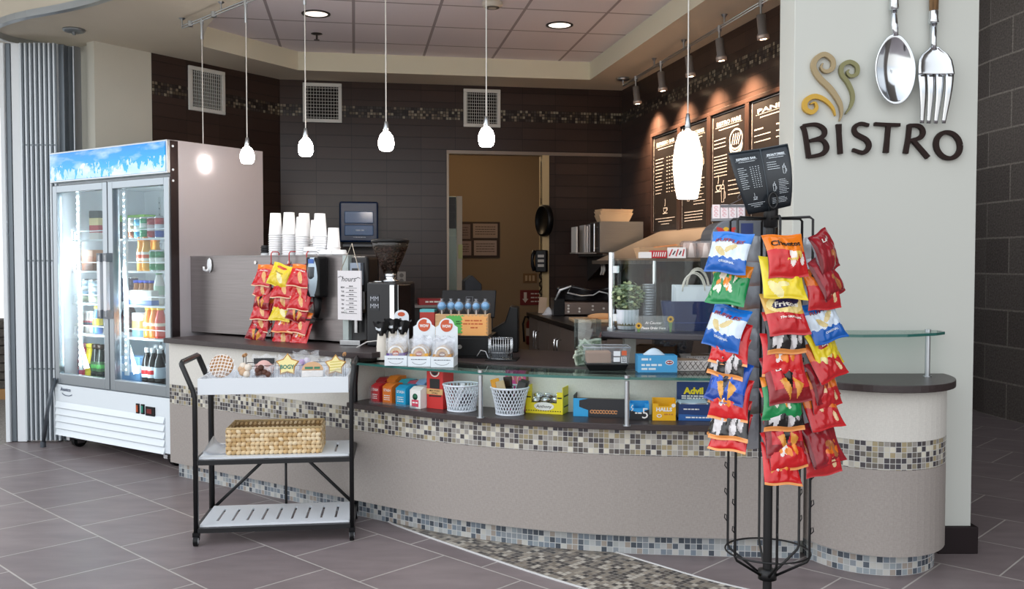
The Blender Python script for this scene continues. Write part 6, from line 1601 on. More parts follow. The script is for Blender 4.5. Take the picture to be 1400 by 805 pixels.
# black cash box, wooden crate, cake pops
p = at(629, 497, 4.86); t = thing('cash_box', 'black cash drawer box below the wooden crate', 'cash drawer', (p.x, p.y, ZW), -.1)
mb = MB(); mb.bx(-.165, .165, 0, .30, 0, .118); mb.bx(-.155, .155, -.006, 0, .012, .105); mb.build('drawer_body', [BLACKP], t, bevel=.006)
mb = MB(); mb.cyl((0, -.012, .06), (0, -.006, .06), .012, n=14); mb.build('lock', [CHROME], t)
zc_ = ZW + .1185
t = thing('wooden_crate', 'small pale wooden crate with green and orange cards in front', 'crate', (p.x + .008, p.y + .02, zc_), -.1)
WD = M('#cfa678', .65, noise=.15, nscale=20, stretch=(1, 8, 8)); w_, d_, h_ = .285, .14, .112
mb = MB()
mb.bx(-w_ / 2, w_ / 2, 0, .01, 0, h_); mb.bx(-w_ / 2, w_ / 2, d_ - .01, d_, 0, h_); mb.bx(-w_ / 2, -w_ / 2 + .01, .01, d_ - .01, 0, h_); mb.bx(w_ / 2 - .01, w_ / 2, .01, d_ - .01, 0, h_); mb.bx(-w_ / 2 + .01, w_ / 2 - .01, .01, d_ - .01, .0, .01); mb.bx(-w_ / 2 + .01, w_ / 2 - .01, .01, d_ - .01, h_ - .02, h_ - .012)
mb.build('crate_body', [WD], t, bevel=.002)
def burst(name, label, cx, zc2, rx, rz_, col, txt, y):
    mb = MB(); n = 44; pts = []
    for i in range(n):
        a = 2 * PI * i / n; k = 1 if i % 2 else .86; c, s = math.cos(a), math.sin(a); m = max(abs(c), abs(s)); pts.append((rx * k * c / m, rz_ * k * s / m))
    T = Matrix.Rotation(PI / 2, 4, 'X'); mb.prism(pts, 0, .0015, 0, T)
    for i, (z, a0, a1) in enumerate(txt): words(mb, a0, a1, z, .007, FNF(-.002), 1)
    q = Matrix.Rotation(-.1, 3, 'Z') @ Vector((cx, y, 0)); b = t.location
    o = mb.build(name, [M(col, .7), M('#c8582a' if col != '#5fb85a' else '#2a6a2a', .6)], loc=(b.x + q.x, b.y + q.y, b.z + zc2), rot=-.1); return tag(o, label, 'card')
burst('price_card', 'green spiky-edged card on the wooden crate front', -.03, .058, .055, .05, '#5fb85a', [(.0, 0, .04), (.012, .0, .03)], -.003)
burst('price_card', 'orange spiky-edged handwritten card on the wooden crate front', .068, .05, .072, .058, '#f2b06a', [(.025, -.05, .04), (.008, -.06, .045), (-.012, -.02, .025)], -.006)
for i in range(6):
    x = -.115 + i * .0465; q = Matrix.Rotation(-.1, 3, 'Z') @ Vector((x, .045 + .02 * (i % 2), 0)); b = t.location
    tp = thing('cake_pop', 'blue cake pop in clear film, %s from the left on the crate' % ORD[i], 'cake pop', (b.x + q.x, b.y + q.y, zc_ + h_ - .012), R.uniform(0, 3), 'blue cake pops on the crate')
    r = [.022, .021, .024, .017, .019, .023][i]
    mb = MB(); mb.sphere((0, 0, .052), r, 12, 0)
    for k in range(14):
        d = Vector((R.gauss(0, 1), R.gauss(0, 1), R.gauss(0, 1))).normalized(); mb.sphere(tuple(Vector((0, 0, .052)) + d * r), .002, 3, 1)
    mb.build('ball', [M('#5aa8dc', .45), M('#2f6ab0', .4)], tp)
    mb = MB(); mb.cyl((0, 0, 0), (0, 0, .04), .0032, n=8); mb.build('stick', [PAPER], tp)
    mb = MB(); mb.lathe([(.008, .012), (.011, .022), (r + .004, .04), (r + .006, .055), (r + .002, .07), (.006, .084), (.012, .092)], 12); mb.build('film_wrap', [FILM], tp, fix=False)
p = at(584, 480, 5.0); t = thing('gift_card_box', 'small red box with teal top edge behind the cookie headers', 'box', (p.x, p.y, ZW), -.1)
mb = MB(); mb.bx(-.04, .04, 0, .08, 0, .235, 0); mb.bx(-.04, .04, 0, .08, .235, .25, 1); mb.build('carton', [M('#b5352c', .4), M('#5ab4bc', .4)], t)
# point-of-sale tablet
p = at(640, 470, 5.02); t = thing('sale_tablet', 'dark point-of-sale tablet seen from behind with a square emblem', 'tablet', (p.x, p.y, ZW), -.06)
T = Matrix.Translation((.0, 0.06, .34)) @ Matrix.Rotation(Q(-38), 4, 'X')
mb = MB(); mb.bx(-.15, .15, -.008, .008, -.17, .012, 0, T); mb.build('tablet_body', [M('#131417', .5, 0, .25)], t, bevel=.006)
mb = MB(); fn_ = lambda a, b: tuple(T @ Vector((a, -.0095, b)))
sq = lambda s: [(-s, -s), (s, -s), (s, s), (-s, s), (-s, -s)]
stroke(mb, [(a + .005, b - .055) for a, b in sq(.018)], .006, 0, fn_); mb.add([fn_(.005 + a, -.055 + b) for a, b in sq(.006)[:4]], [(0, 1, 2, 3)], 0); mb.build('emblem', [M('#3b3d43', .3)], t)
mb = MB(); mb.add([(-.11, .05, .001), (.11, .05, .001), (.13, .26, .001), (-.13, .26, .001), (-.08, .07, .2), (.08, .07, .2), (.1, .19, .15), (-.1, .19, .15)], [(0, 1, 2, 3), (4, 5, 6, 7), (0, 1, 5, 4), (1, 2, 6, 5), (2, 3, 7, 6), (3, 0, 4, 7)], 0); mb.build('stand', [BLACKP], t)
p = at(690, 470, 5.16); t = thing('receipt_printer', 'black receipt printer with a slanted top beside the tablet', 'printer', (p.x, p.y, ZW), -.05)
mb = MB(); mb.add([(-.085, 0, 0), (.075, 0, 0), (.075, .2, 0), (-.085, .2, 0), (-.085, 0, .12), (.0, 0, .17), (.0, .2, .17), (-.085, .2, .12), (.03, 0, .26), (.075, 0, .25), (.075, .2, .25), (.03, .2, .26)], [(3, 2, 1, 0), (0, 1, 9, 8, 5, 4), (2, 3, 7, 6, 11, 10), (1, 2, 10, 9), (0, 4, 7, 3), (4, 5, 6, 7), (5, 8, 11, 6), (8, 9, 10, 11)], 0); mb.build('printer_body', [BLACKP], t, bevel=.006)
# wire basket on a black tray
t = top('wire_cube_basket', 'small silver wire basket of packets on a black tray', 'wire basket', 683, 493, ZW, -.12)
mb = MB(); mb.bx(-.075, .09, -.02, .13, 0.0, .006); mb.build('tray', [BLACKP], t, bevel=.002)
mb = MB(); w_, d_, h_ = .115, .09, .112
for z in (.008, .04, .075, h_): mb.tube([(-w_ / 2, 0, z), (w_ / 2, 0, z), (w_ / 2, d_, z), (-w_ / 2, d_, z)], .0016, 5, closed=True)
for i in range(10):
    x = -w_ / 2 + w_ * i / 9
    for y in (0, d_): mb.tube([(x, y, .008), (x, y, h_)], .0013, 5)
    mb.tube([(x, 0, .008), (x, d_, .008)], .0013, 5)
for i in range(7):
    y = d_ * i / 6
    for x in (-w_ / 2, w_ / 2): mb.tube([(x, y, .008), (x, y, h_)], .0013, 5)
mb.build('wire_frame', [CHROME], t)
pp = t.location
for i in range(5):
    o = MB().box((0, 0, .035), (.075, .004, .062)).build('tea_packet', [M(['#3b3f45', '#8a8f96', '#4a4038', '#b9bec4', '#30343a'][i], .3, .3)], loc=(pp.x + .002, pp.y + .016 + i * .014, ZW + .0105)); o.rotation_euler = (-.1 + .05 * i, .12 * (i - 2), -.12)
    tag(o, 'foil packet, %s from the front in the silver wire basket' % ORD[i], 'packet', 'packets in the wire basket')
p = onz(660, 492, ZW); t = tag(MB().tube([(p.x - .03, p.y, ZW + .02), (p.x - .01, p.y, ZW + .05), (p.x + .015, p.y - .005, ZW + .045), (p.x + .03, p.y - .01, ZW + .01), (p.x + .035, p.y - .015, ZW + .004)], .0025, 6).build('pen_cord', [M('#c9ccd0', .3, .6)]), 'thin silver pen cord curling beside the wire basket', 'cord')
# tip jar with banknotes
t = top('tip_jar', 'clear square acrylic tip jar on the worktop edge', 'tip jar', 806, 500, ZW, .1)
mb = MB(); w_ = .115; h_ = .225
for a in ((-w_ / 2, w_ / 2, 0, .004), (-w_ / 2, w_ / 2, w_ - .004, w_), (-w_ / 2, -w_ / 2 + .004, .004, w_ - .004), (w_ / 2 - .004, w_ / 2, .004, w_ - .004)): mb.bx(a[0], a[1], a[2], a[3], 0, h_)
mb.bx(-w_ / 2, w_ / 2, 0, w_, 0, .004); mb.build('jar', [GLASS('#f4f8f8', .2)], t)
pp = t.location
BILL = M('#a9b8a0', .75, noise=.25, nscale=60); BILL2 = M('#8a9a80', .75, noise=.25, nscale=60)
for i in range(6):
    rr = random.Random(i + 3); mb = MB()
    mb.grid(lambda u, v: ((u - .5) * .11, .012 * math.sin(u * 6 + i) + .006 * math.sin(v * 4 + i), (v - .5) * .062), 12, 6, lambda u, v: 0 if (.07 < u < .93 and .12 < v < .88 and not ell_in(u, v, .5, .5, .14, .3)) else 1)
    o = mb.build('banknote', [BILL2, M('#d2d9c6', .75)], loc=(pp.x + rr.uniform(-.03, .02), pp.y + .02 + i * .014, ZW + .035 + .02 * (i % 4)), fix=False)
    o.rotation_euler = (rr.uniform(-.6, .6), rr.uniform(-1.0, 1.0), rr.uniform(-.5, .5)); s = o.modifiers.new('thick', 'SOLIDIFY'); s.thickness = .0004
    tag(o, 'crumpled green banknote, %s from the front of the tip jar' % ORD[i], 'banknote', 'banknotes in the tip jar')
# clear clamshell
t = top('clear_container', 'clear plastic container with black base on the glass shelf', 'container', 830, 507, ZG, .0)
mb = MB(); mb.add([(-.085, 0, 0), (.085, 0, 0), (.085, .11, 0), (-.085, .11, 0), (-.1, -.012, .032), (.1, -.012, .032), (.1, .122, .032), (-.1, .122, .032)], [(3, 2, 1, 0), (4, 5, 6, 7), (0, 1, 5, 4), (1, 2, 6, 5), (2, 3, 7, 6), (3, 0, 4, 7)]); mb.build('base', [BLACKP], t, bevel=.004)
mb = MB(); mb.add([(-.1, -.012, .034), (.1, -.012, .034), (.1, .122, .034), (-.1, .122, .034), (-.108, -.016, .112), (.108, -.016, .112), (.108, .126, .112), (-.108, .126, .112)], [(0, 1, 5, 4), (1, 2, 6, 5), (2, 3, 7, 6), (3, 0, 4, 7)]); o = mb.build('clear_wall', [GLASS('#eef2f6', .2, .06)], t, fix=False)
mb = MB(); mb.tube([(-.108, -.016, .112), (.108, -.016, .112), (.108, .126, .112), (-.108, .126, .112)], .0035, 6, closed=True); mb.build('rim', [GLASS('#e4eaf0', .3, .25)], t)
mb = MB(); mb.bx(-.095, .02, 0.002, .11, .036, .088); mb.build('kraft_bundle', [M('#b08f76', .75)], t, bevel=.004)
mb = MB()
for a, b, z0, z1, mi in ((.028, .06, .072, .095, 0), (.066, .09, .075, .097, 1), (.028, .058, .045, .066, 0), (.064, .09, .04, .068, 0)): mb.add([(a, -.0175 + 0, z0), (b, -.0175, z0), (b, -.0175, z1), (a, -.0175, z1)], [(0, 1, 2, 3)], mi)
for k in range(5): words(mb, .067, .088, .043 + k * .005, .003, FNF(-.0182), 2)
o = mb.build('sticker', [M('#e8ecf0', .5), M('#d2603a', .5), M('#4a5058', .5)], t, fix=False)
# glove box, paper trays, cardboard, tub
t = top('glove_box', 'light blue box of gloves with a red oval on the glass shelf', 'glove box', 899, 509, ZG, .0)
mb = MB(); w_, h_, d_ = .182, .078, .1; mb.bx(-w_ / 2, w_ / 2, 0, d_, 0, h_, 0)
mb.add([(.055 + .02 * math.cos(Q(a)), -.001, .046 + .012 * math.sin(Q(a))) for a in range(0, 360, 20)], [tuple(range(18))], 1); mb.add([(.055 + .016 * math.cos(Q(a)), -.0014, .046 + .009 * math.sin(Q(a))) for a in range(0, 360, 20)], [tuple(range(18))], 2); words(mb, .044, .066, .044, .005, FNF(-.0018), 1)
for z, x1_, h in ((.056, -.03, .01), (.03, .02, .009), (.012, .0, .009)): words(mb, -.075, x1_, z, h, FNF(-.001), 1)
mb.build('carton', [M('#4aa3d8', .45), M('#e2ecf2', .5), M('#9a2430', .5)], t)
mb = MB(); mb.grid(lambda u, v: ((u - .5) * .10 - .01, .02 + v * .06, h_ + .001 + .03 * math.sin(PI * u) * math.sin(PI * v)), 10, 8, 0); mb.build('glove_tuft', [M('#c2d6e4', .5)], t, fix=False)
for i, (px, py) in enumerate(((943, 507), (962, 500))):
    t = top('paper_tray', ['white paper food tray with black crosshatch, front one beside the glove box', 'white paper food tray with black crosshatch, rear one near the snack rack'][i], 'food tray', px, py, ZW if i else ZG, .1, 'crosshatched paper food trays')
    w_, d_, h_ = .15, .1, .05; q = [(-w_ / 2, 0), (w_ / 2, 0), (w_ / 2, d_), (-w_ / 2, d_)]; q2 = [(-w_ / 2 - .015, -.012), (w_ / 2 + .015, -.012), (w_ / 2 + .015, d_ + .012), (-w_ / 2 - .015, d_ + .012)]
    mb = MB(); mb.add([(a, b, .001) for a, b in q] + [(a, b, h_) for a, b in q2], [(0, 1, 2, 3), (0, 1, 5, 4), (1, 2, 6, 5), (2, 3, 7, 6), (3, 0, 4, 7)])
    for k in range(6):
        for s in (1, -1):
            x = -w_ / 2 + (k + .5) * w_ / 6; pa = (x - s * .012, -.001 - .0, .006); pb = (x + s * .02, -.0125, h_ - .004); mb.add([(pa[0] - .0014, pa[1] - .002, pa[2]), (pa[0] + .0014, pa[1] - .002, pa[2]), (pb[0] + .0014, pb[1] - .001, pb[2]), (pb[0] - .0014, pb[1] - .001, pb[2])], [(0, 1, 2, 3)], 1)
    mb.build('tray_shell', [M('#ddd6d2', .6), M('#3a2c2c', .6)], t, fix=False)
    mb = MB(); mb.add([(-.05, .02, .03), (.06, .01, .045), (.05, .08, .05), (-.04, .09, .055)], [(0, 1, 2, 3)]); o = mb.build('paper_liner', [M('#b59c86', .7)], t, fix=False); s = o.modifiers.new('thick', 'SOLIDIFY'); s.thickness = .002

# ================================================================ curved display platform and its case
ZP = 1.0
pc = at(836, 452, 4.62)
t = thing('display_platform', 'dark round-ended display platform raised on a pale support', 'platform', (0, 0, 0))
dpl = [Vector((at(815, 455, 4.62).x, 4.62))] + [Vector(v) for v in cat([(.44, 4.5), (.52, 4.42), (.68, 4.335), (.9, 4.27), (1.1, 4.25), (1.26, 4.25)], 4)] + [Vector((1.26, 4.95)), Vector((.55, 4.95)), Vector((.45, 4.82))]
mb = MB(); mb.prism(dpl, ZP - .03, ZP); mb.build('platform_top', [M('#3d3a40', .3)], t, bevel=.006)
p = at(861, 480, 4.62); mb = MB(); mb.bx(p.x - .028, p.x + .028, 4.6, 4.68, ZW, ZP - .03); mb.build('support_post', [M('#c9c8bd', .55)], t)
mb = MB(); mb.bx(1.0, 1.05, 4.6, 4.68, ZW, ZP - .03); mb.bx(.75, .8, 4.86, 4.92, ZW, ZP - .03); mb.build('support_post', [M('#8d8a84', .55)], t)
t = thing('curved_display_case', 'curved clear display case with a chrome post at its left', 'display case', (0, 0, 0))
gpth = cat([(pc.x + .015, pc.y - .005), (.60, 4.47), (.74, 4.40), (.92, 4.36), (1.12, 4.35)], 6)
ZCASE = 1.355
mb = MB(); mb.strip(gpth, ZP + .002, ZCASE - .012); o = mb.build('curved_pane', [GLASS('#f8fbfb', .05)], t); s = o.modifiers.new('thick', 'SOLIDIFY'); s.thickness = .006
mb = MB(); mb.prism([Vector(p) for p in gpth] + [Vector((1.12, 4.88)), Vector((.56, 4.88)), Vector((pc.x + .015, 4.7))], ZCASE - .012, ZCASE); mb.build('glass_top', [GLASS('#f8fbfb', .05)], t)
mb = MB(); mb.bx(.56, 1.12, 4.872, 4.88, ZP + .002, ZCASE - .012); mb.build('rear_pane', [GLASS('#f8fbfb', .05)], t)
mb = MB(); mb.cyl((pc.x, pc.y, ZP + .001), (pc.x, pc.y, 1.385), .0165, n=20); mb.cyl((pc.x, pc.y, ZP), (pc.x, pc.y, ZP + .012), .026, n=20)
for z in (1.06, 1.30): mb.box((pc.x + .02, pc.y - .008, z), (.03, .02, .035))
mb.build('chrome_post', [M('#dfe4e8', .18, .9)], t)
mb = MB(); mb.cyl((1.1, 4.6, ZP + .001), (1.1, 4.6, ZCASE - .012), .012, n=12); mb.cyl((.75, 4.85, ZP + .001), (.75, 4.85, ZCASE - .012), .012, n=12); mb.build('support_rod', [CHROME], t)
# plant
p = at(858, 452, 4.60); t = thing('potted_plant', 'pale pot of grey-green bushy leaves inside the display case', 'potted plant', (p.x, p.y, ZP + .0005))
mb = MB(); mb.lathe([(.045, 0), (.05, .005), (.057, .1), (.054, .1), (.046, .02), (0, .02)], 28); mb.build('pot', [M('#cfd3da', .5)], t)
mb = MB(); mb.cyl((0, 0, .02), (0, 0, .095), .052, n=20)
for i in range(9):
    a = R.uniform(0, 6.28); r = R.uniform(.02, .08); mb.tube([(0, 0, .09), (r * .4 * math.cos(a), r * .4 * math.sin(a), .15), (r * math.cos(a), r * math.sin(a), R.uniform(.17, .23))], .0016, 5)
mb.build('stems', [M('#6a6248', .8)], t)
mb = MB()
for i in range(420):
    d = Vector((R.gauss(0, 1), R.gauss(0, 1), R.gauss(0, 1))).normalized() * (R.random() ** .4); c = Vector((d.x * .085, d.y * .06, .165 + d.z * .075)); a = R.uniform(0, 6.28); l1 = Vector((math.cos(a), math.sin(a), R.uniform(-.4, .6))).normalized(); l2 = l1.cross(Vector((R.gauss(0, 1), R.gauss(0, 1), 1))).normalized(); L, W = R.uniform(.011, .02), R.uniform(.006, .011)
    mb.add([c - l1 * L, c - l2 * W * .7, c + l1 * L * .3 - l2 * W, c + l1 * L, c + l1 * L * .3 + l2 * W, c + l2 * W * .7 - l1 * .002], [(0, 1, 2, 3, 4, 5)], R.choice([0, 0, 1, 2]))
o = mb.build('foliage', [M('#8fa07c', .7), M('#a9b79a', .7), M('#c9cf9c', .7)], t, fix=False); o['kind'] = 'stuff'
# cup column, navy bin, paper bags, acrylic sign
p = at(887, 450, 4.62)
for i in range(12):
    mb = MB(); mb.lathe([(.028, 0), (.034, .075), (.036, .078), (.033, .078), (.0265, .004), (0, .004)], 18)
    o = mb.build('foil_cup', [M('#b5b8bd', .25, .6)], loc=(p.x, p.y, ZP + .0005 + i * .0135), fix=False); tag(o, 'grey cup, %s of the nested column inside the display case' % ('bottom one' if i == 0 else 'topmost' if i == 11 else ORD[i] + ' up' if i < 10 else 'next to top'), 'cup', 'nested grey cups in the display case')
p = at(946, 452, 4.55); t = thing('navy_bin', 'oblong navy plastic bin holding white paper bags in the display case', 'bin', (p.x, p.y, ZP + .0005), .02)
def obl(w_, d_, n=8):
    r = d_ * .45; pts = []
    for cx, cy, a0 in ((w_ / 2 - r, d_ / 2 - r, 0), (-w_ / 2 + r, d_ / 2 - r, 90), (-w_ / 2 + r, -d_ / 2 + r, 180), (w_ / 2 - r, -d_ / 2 + r, 270)):
        for i in range(n): a = Q(a0 + 90 * i / (n - 1)); pts.append((cx + r * math.cos(a), cy + r * math.sin(a)))
    return pts
mb = MB(); lo, hi = obl(.27, .12), obl(.31, .15); n = len(lo); lo2, hi2 = obl(.262, .112), obl(.302, .142); HB = .145
mb.add([(a, b, 0) for a, b in lo] + [(a, b, HB) for a, b in hi] + [(a, b, HB) for a, b in hi2] + [(a, b, .006) for a, b in lo2], [(k * n + i, k * n + (i + 1) % n, (k + 1) * n + (i + 1) % n, (k + 1) * n + i) for k in range(3) for i in range(n)] + [tuple(range(n))[::-1], tuple(range(3 * n, 4 * n))], 0, False)
mb.build('bin_body', [M('#182c5c', .35, 0, .6)], t)
mb = MB(); m1 = obl(.283, .13); mb.tube([(a, b, .04) for a, b in m1], .002, 6, closed=True); mb.build('moulding_line', [M('#2c4688', .35)], t)
pp = t.location
for i in range(5):
    y = -.045 + i * .021; o = thing('paper_bag', 'white paper bag with twisted handle, %s from the front in the navy bin' % ORD[i], 'paper bag', (pp.x + R.uniform(-.006, .02) + .01, pp.y + y, ZP + .0085), .02, 'white paper bags in the navy bin')
    o.rotation_euler = (R.uniform(-.03, .03), R.uniform(-.03, .03), .02); hb = .205 + R.uniform(0, .012); wb_ = .215
    mb = MB(); mb.bx(-wb_ / 2, wb_ / 2, -.006, .006, 0, hb); mb.build('bag_body', [M('#e8edf2', .65, bump=.2, nscale=20)], o, bevel=.002)
    for s in (-1, 1):
        mb = MB(); mb.tube([(.055 * math.cos(Q(a)) + .01 * i - .02, s * .008, hb - .02 + (.085 + .005 * i) * max(0, math.sin(Q(a)))) for a in range(0, 181, 15)], .0026, 6); mb.build('handle', [M('#e4dccf', .6)], o)
p = at(895, 459, 4.42); t = thing('sunflower_sign', 'clear acrylic sign with white script and yellow sunflowers', 'sign', (p.x, p.y, ZP + .0005), -.1)
mb = MB(); mb.bx(-.094, .094, 0, .003, 0, .078); mb.build('acrylic_plate', [GLASS('#eef3f4', .15, .04)], t)
mb = MB(); fn = FNF(-.001); lettering(mb, 'At Counter', .014, 0, lambda a, b: fn(a - .005, .045 + b), w=.08, bold=.01, slant=.25); lettering(mb, 'Please Order Here', .012, 0, lambda a, b: fn(a - .005, .02 + b), w=.115, bold=.03, slant=.2); mb.build('script', [WT_], t)
for cx, cz, r in ((-.076, .03, .017), (.075, .062, .018)):
    mb = MB()
    for k in range(12): a = Q(k * 30); mb.add([fn(cx, cz), fn(cx + r * math.cos(a - .22) * .75, cz + r * math.sin(a - .22) * .75), fn(cx + r * math.cos(a), cz + r * math.sin(a)), fn(cx + r * math.cos(a + .22) * .75, cz + r * math.sin(a + .22) * .75)], [(0, 1, 2, 3)], 0)
    mb.add([(cx + r * .4 * math.cos(Q(a)), -.0016, cz + r * .4 * math.sin(Q(a))) for a in range(0, 360, 30)], [tuple(range(12))], 1)
    mb.add([(cx - .004, -.0008, 0), (cx + .004, -.0008, 0), (cx + .01, -.0008, cz - .008), (cx - .01, -.0008, cz - .01)], [(0, 1, 2, 3)], 2); mb.build('sunflower', [M('#e8b42c', .5), M('#5a3a1c', .6), M('#6a8a5a', .6)], t, fix=False)
# on top of the case
zc2 = ZCASE + .0005
p = at(905, 350, 4.6); t = thing('food_boat_stack', 'stack of pale wooden food boats on top of the display case', 'food boats', (p.x - .0, p.y + .1, zc2), 0)
mb = MB(); mb.add([(-.09, 0, 0), (.09, 0, 0), (.09, .16, 0), (-.09, .16, 0), (-.105, -.02, .055), (.105, -.02, .055), (.105, .18, .055), (-.105, .18, .055)], [(3, 2, 1, 0), (4, 5, 6, 7), (0, 1, 5, 4), (1, 2, 6, 5), (2, 3, 7, 6), (3, 0, 4, 7)]); mb.build('boats', [M('#c9a27c', .7, noise=.2, nscale=60, stretch=(.3, .3, 12))], t)
mb = MB(); mb.add([(-.02, -.01, .058), (.10, .02, .07), (.1, .08, .075), (-.02, .05, .06)], [(0, 1, 2, 3)]); o = mb.build('top_card', [M('#d98f5a', .6)], t, fix=False); s = o.modifiers.new('thick', 'SOLIDIFY'); s.thickness = .004
p = at(891, 351, 4.5); t = thing('snack_tray_box', 'white box with red panel on top of the display case', 'box', (p.x, p.y, zc2), 0)
mb = MB(); mb.bx(-.055, -.0, 0, .08, 0, .03, 0); mb.bx(.0, .075, 0, .08, 0, .038, 1); fn = FNF(-.001)
for i in range(6): stroke(mb, [(.008 + i * .011, .008), (.012 + i * .011, .03)], .005, 0, fn)
mb.build('carton', [M('#e8e2de', .5), M('#b8242c', .45)], t, bevel=.002)
p = at(925, 351, 4.5); t = thing('print_box', 'small white box with black and red print on top of the display case', 'box', (p.x, p.y, zc2), -.2)
mb = MB(); mb.bx(-.045, .045, 0, .07, 0, .052, 0); fn = FNF(-.001)
for i in range(5): stroke(mb, [(-.035 + i * .016, .01 + .006 * (i % 2)), (-.02 + i * .014, .044 - .008 * (i % 2))], .006, 1 + i % 2, fn)
mb.build('carton', [M('#e6dfdc', .5), M('#b8242c', .5), M('#2a2426', .5)], t, bevel=.002)
p = at(953, 351, 4.55); t = thing('cup_sleeve_pack', 'clear pack of upturned pale plastic cups on top of the display case', 'cup pack', (p.x, p.y, zc2), 0)
mb = MB(); mb.bx(-.075, .075, -.03, .07, 0, .085); mb.build('film_wrap', [GLASS('#e8dcd6', .2, .12)], t, bevel=.012)
for i in range(4): m_ = MB(); m_.lathe([(.03, 0.003), (.026, .075), (0, .075)], 16, (-.045 + (i % 2) * .07 + .01, -.005 + (i // 2) * .045, 0)); m_.build('cup', [M('#dccdc6', .5)], t)
# drinks cooler with a straw caddy on it
p = at(1012, 440, 4.62); t = thing('drinks_cooler', 'grey round-topped countertop drinks cooler behind the snack rack', 'drinks cooler', (p.x, p.y, ZP + .0005), 0)
w_, d_, h_ = .3, .26, .545; mb = MB(); pts = [(-w_ / 2, 0), (w_ / 2, 0), (w_ / 2, h_)] + [(-w_ / 2 + .09 - .09 * math.sin(Q(a)), h_ - .09 + .09 * math.cos(Q(a))) for a in range(0, 91, 15)]
T = Matrix.Translation((0, d_, 0)) @ Matrix.Rotation(PI / 2, 4, 'X'); mb.prism(pts, 0, d_, 0, T); mb.build('cooler_body', [M('#6f747c', .35, .4)], t, bevel=.006)
mb = MB(); mb.bx(-w_ / 2 + .02, w_ / 2 - .02, -.006, -.001, .05, .44, 0); mb.build('door_glass', [M('#23272d', .08)], t)
mb = MB(); fn = FNF(-.002)
for s in (-1, 1):
    mb.add([fn(-.075 + s * a, .5 + b) for a, b in ((.006, -.008), (.02, .006), (.045, .012), (.05, .002), (.04, -.006), (.045, -.02), (.025, -.014))], [tuple(range(7))], 0)
mb.add([(-.075 + .016 * math.cos(Q(a)), -.0015, .496 + .016 * math.sin(Q(a))) for a in range(0, 360, 24)], [tuple(range(15))], 1); mb.build('red_emblem', [M('#c8342c', .4), M('#e8b82a', .4)], t, fix=False)
mb = MB(); mb.bx(.0, .06, -.003, -.0005, .46, .53); mb.build('blue_badge', [M('#24356e', .4)], t)
p = at(997, 300, 4.66); t = thing('straw_caddy', 'slanted rack of four white and pink straw boxes above the cooler', 'straw rack', (p.x, p.y, ZP + h_ + .001), -.15)
mb = MB(); mb.bx(-.085, .085, .03, .09, 0, .012); mb.bx(-.085, .085, .055, .065, .012, .07); mb.build('holder', [M('#8d8f94', .4)], t)
for i in range(4):
    T = Matrix.Translation((-.062 + i * .041, .03, .013)) @ Matrix.Rotation(Q(-18), 4, 'X'); mb = MB(); mb.bx(-.019, .019, 0, .022, 0, .075, 0, T)
    fn = lambda a, b: tuple(T @ Vector((a, -.001, b)))
    for k in range(3): stroke(mb, arc((0, .018 + k * .02), .009, 0, 300, 8, .007), .0035, 1, fn)
    mb.build('straw_box', [M('#e6dde2', .5), M('#d9a0aa', .5)], t)
mb = MB(); mb.tube([(.0, .05, .08), (.03, .05, .095), (.06, .05, .11), (.075, .05, .13), (.06, .05, .14), (.045, .05, .12), (.06, .05, .1)], .002, 6); mb.bx(-.04, .09, .045, .055, .07, .082); mb.build('binder_clip', [M('#6f7074', .3, .7)], t)
# under the platform
p = at(895, 487, 4.72); t = thing('cardboard_box', 'open brown cardboard box lying under the display platform', 'cardboard box', (p.x, p.y, ZW), -.3)
mb = MB(); obox(mb, .2, .13, .075, 0, t=.004); mb.add([(-.1, 0, .075), (.1, 0, .075), (.11, -.06, .05), (-.09, -.06, .05)], [(0, 1, 2, 3)], 0); mb.build('box_shell', [M('#96755a', .75)], t)
p = at(921, 475, 4.84); t = thing('clear_tub', 'clear plastic tub of small pale packets under the platform', 'tub', (p.x, p.y, ZW), 0)
mb = MB(); mb.lathe([(.075, 0), (.09, .105), (.093, .105)], 24, sx=1.2, sy=.7); mb.build('tub_wall', [GLASS('#e6eaf2', .2, .2)], t)
mb = MB()
for i in range(40): mb.sphere((R.uniform(-.06, .06), R.uniform(-.03, .03), R.uniform(.02, .08)), .012, 4, i % 2)
o = mb.build('packets', [M('#c6cad6', .4), M('#e6e8ee', .4)], t); o['kind'] = 'stuff'

# ================================================================ back of house
ZB = .9
bl0, bl1 = Vector((.15, 8.1)), Vector((.56, 5.6)); bdv = (bl1 - bl0).normalized(); bang = math.atan2(bdv.y, bdv.x); bn = Vector((-bdv.y, bdv.x)); blen = (bl1 - bl0).length
def bp2(x, y, z=0.0): q = bl0 + bdv * x + bn * y; return (q.x, q.y, z)
t = thing('back_cabinet', 'grey-brown base cabinets with chrome pulls along the right wall', 'cabinet', (bl0.x, bl0.y, 0), bang)
GB = M('#6b5f58', .5); n = 6; dw2 = blen / n; DP_ = .75
mb = MB(); mb.bx(0, blen, .02, DP_, .08, ZB - .032); mb.bx(.02, blen - .02, .06, DP_ - .02, 0, .08); mb.build('carcass', [GB], t)
for i in range(n):
    mb = MB(); mb.bx(i * dw2 + .003, (i + 1) * dw2 - .003, 0, .019, .09, ZB - .04); d = mb.build('door', [GB], t, bevel=.002)
    x = (i + 1) * dw2 - .05 if i % 2 == 0 else i * dw2 + .05
    mb = MB(); mb.tube([(x, 0, .62), (x, -.03, .625), (x, -.03, .76), (x, 0, .765)], .007, 8); mb.build('handle', [CHROME], d)
wt = MB(); wt.bx(-.02, blen, -.02, DP_, ZB - .031, ZB); o = wt.build('back_worktop', [M('#1e1a1b', .3)], loc=(bl0.x, bl0.y, 0), rot=bang, bevel=.003); tag(o, 'dark worktop over the grey-brown cabinets along the right wall', 'worktop')
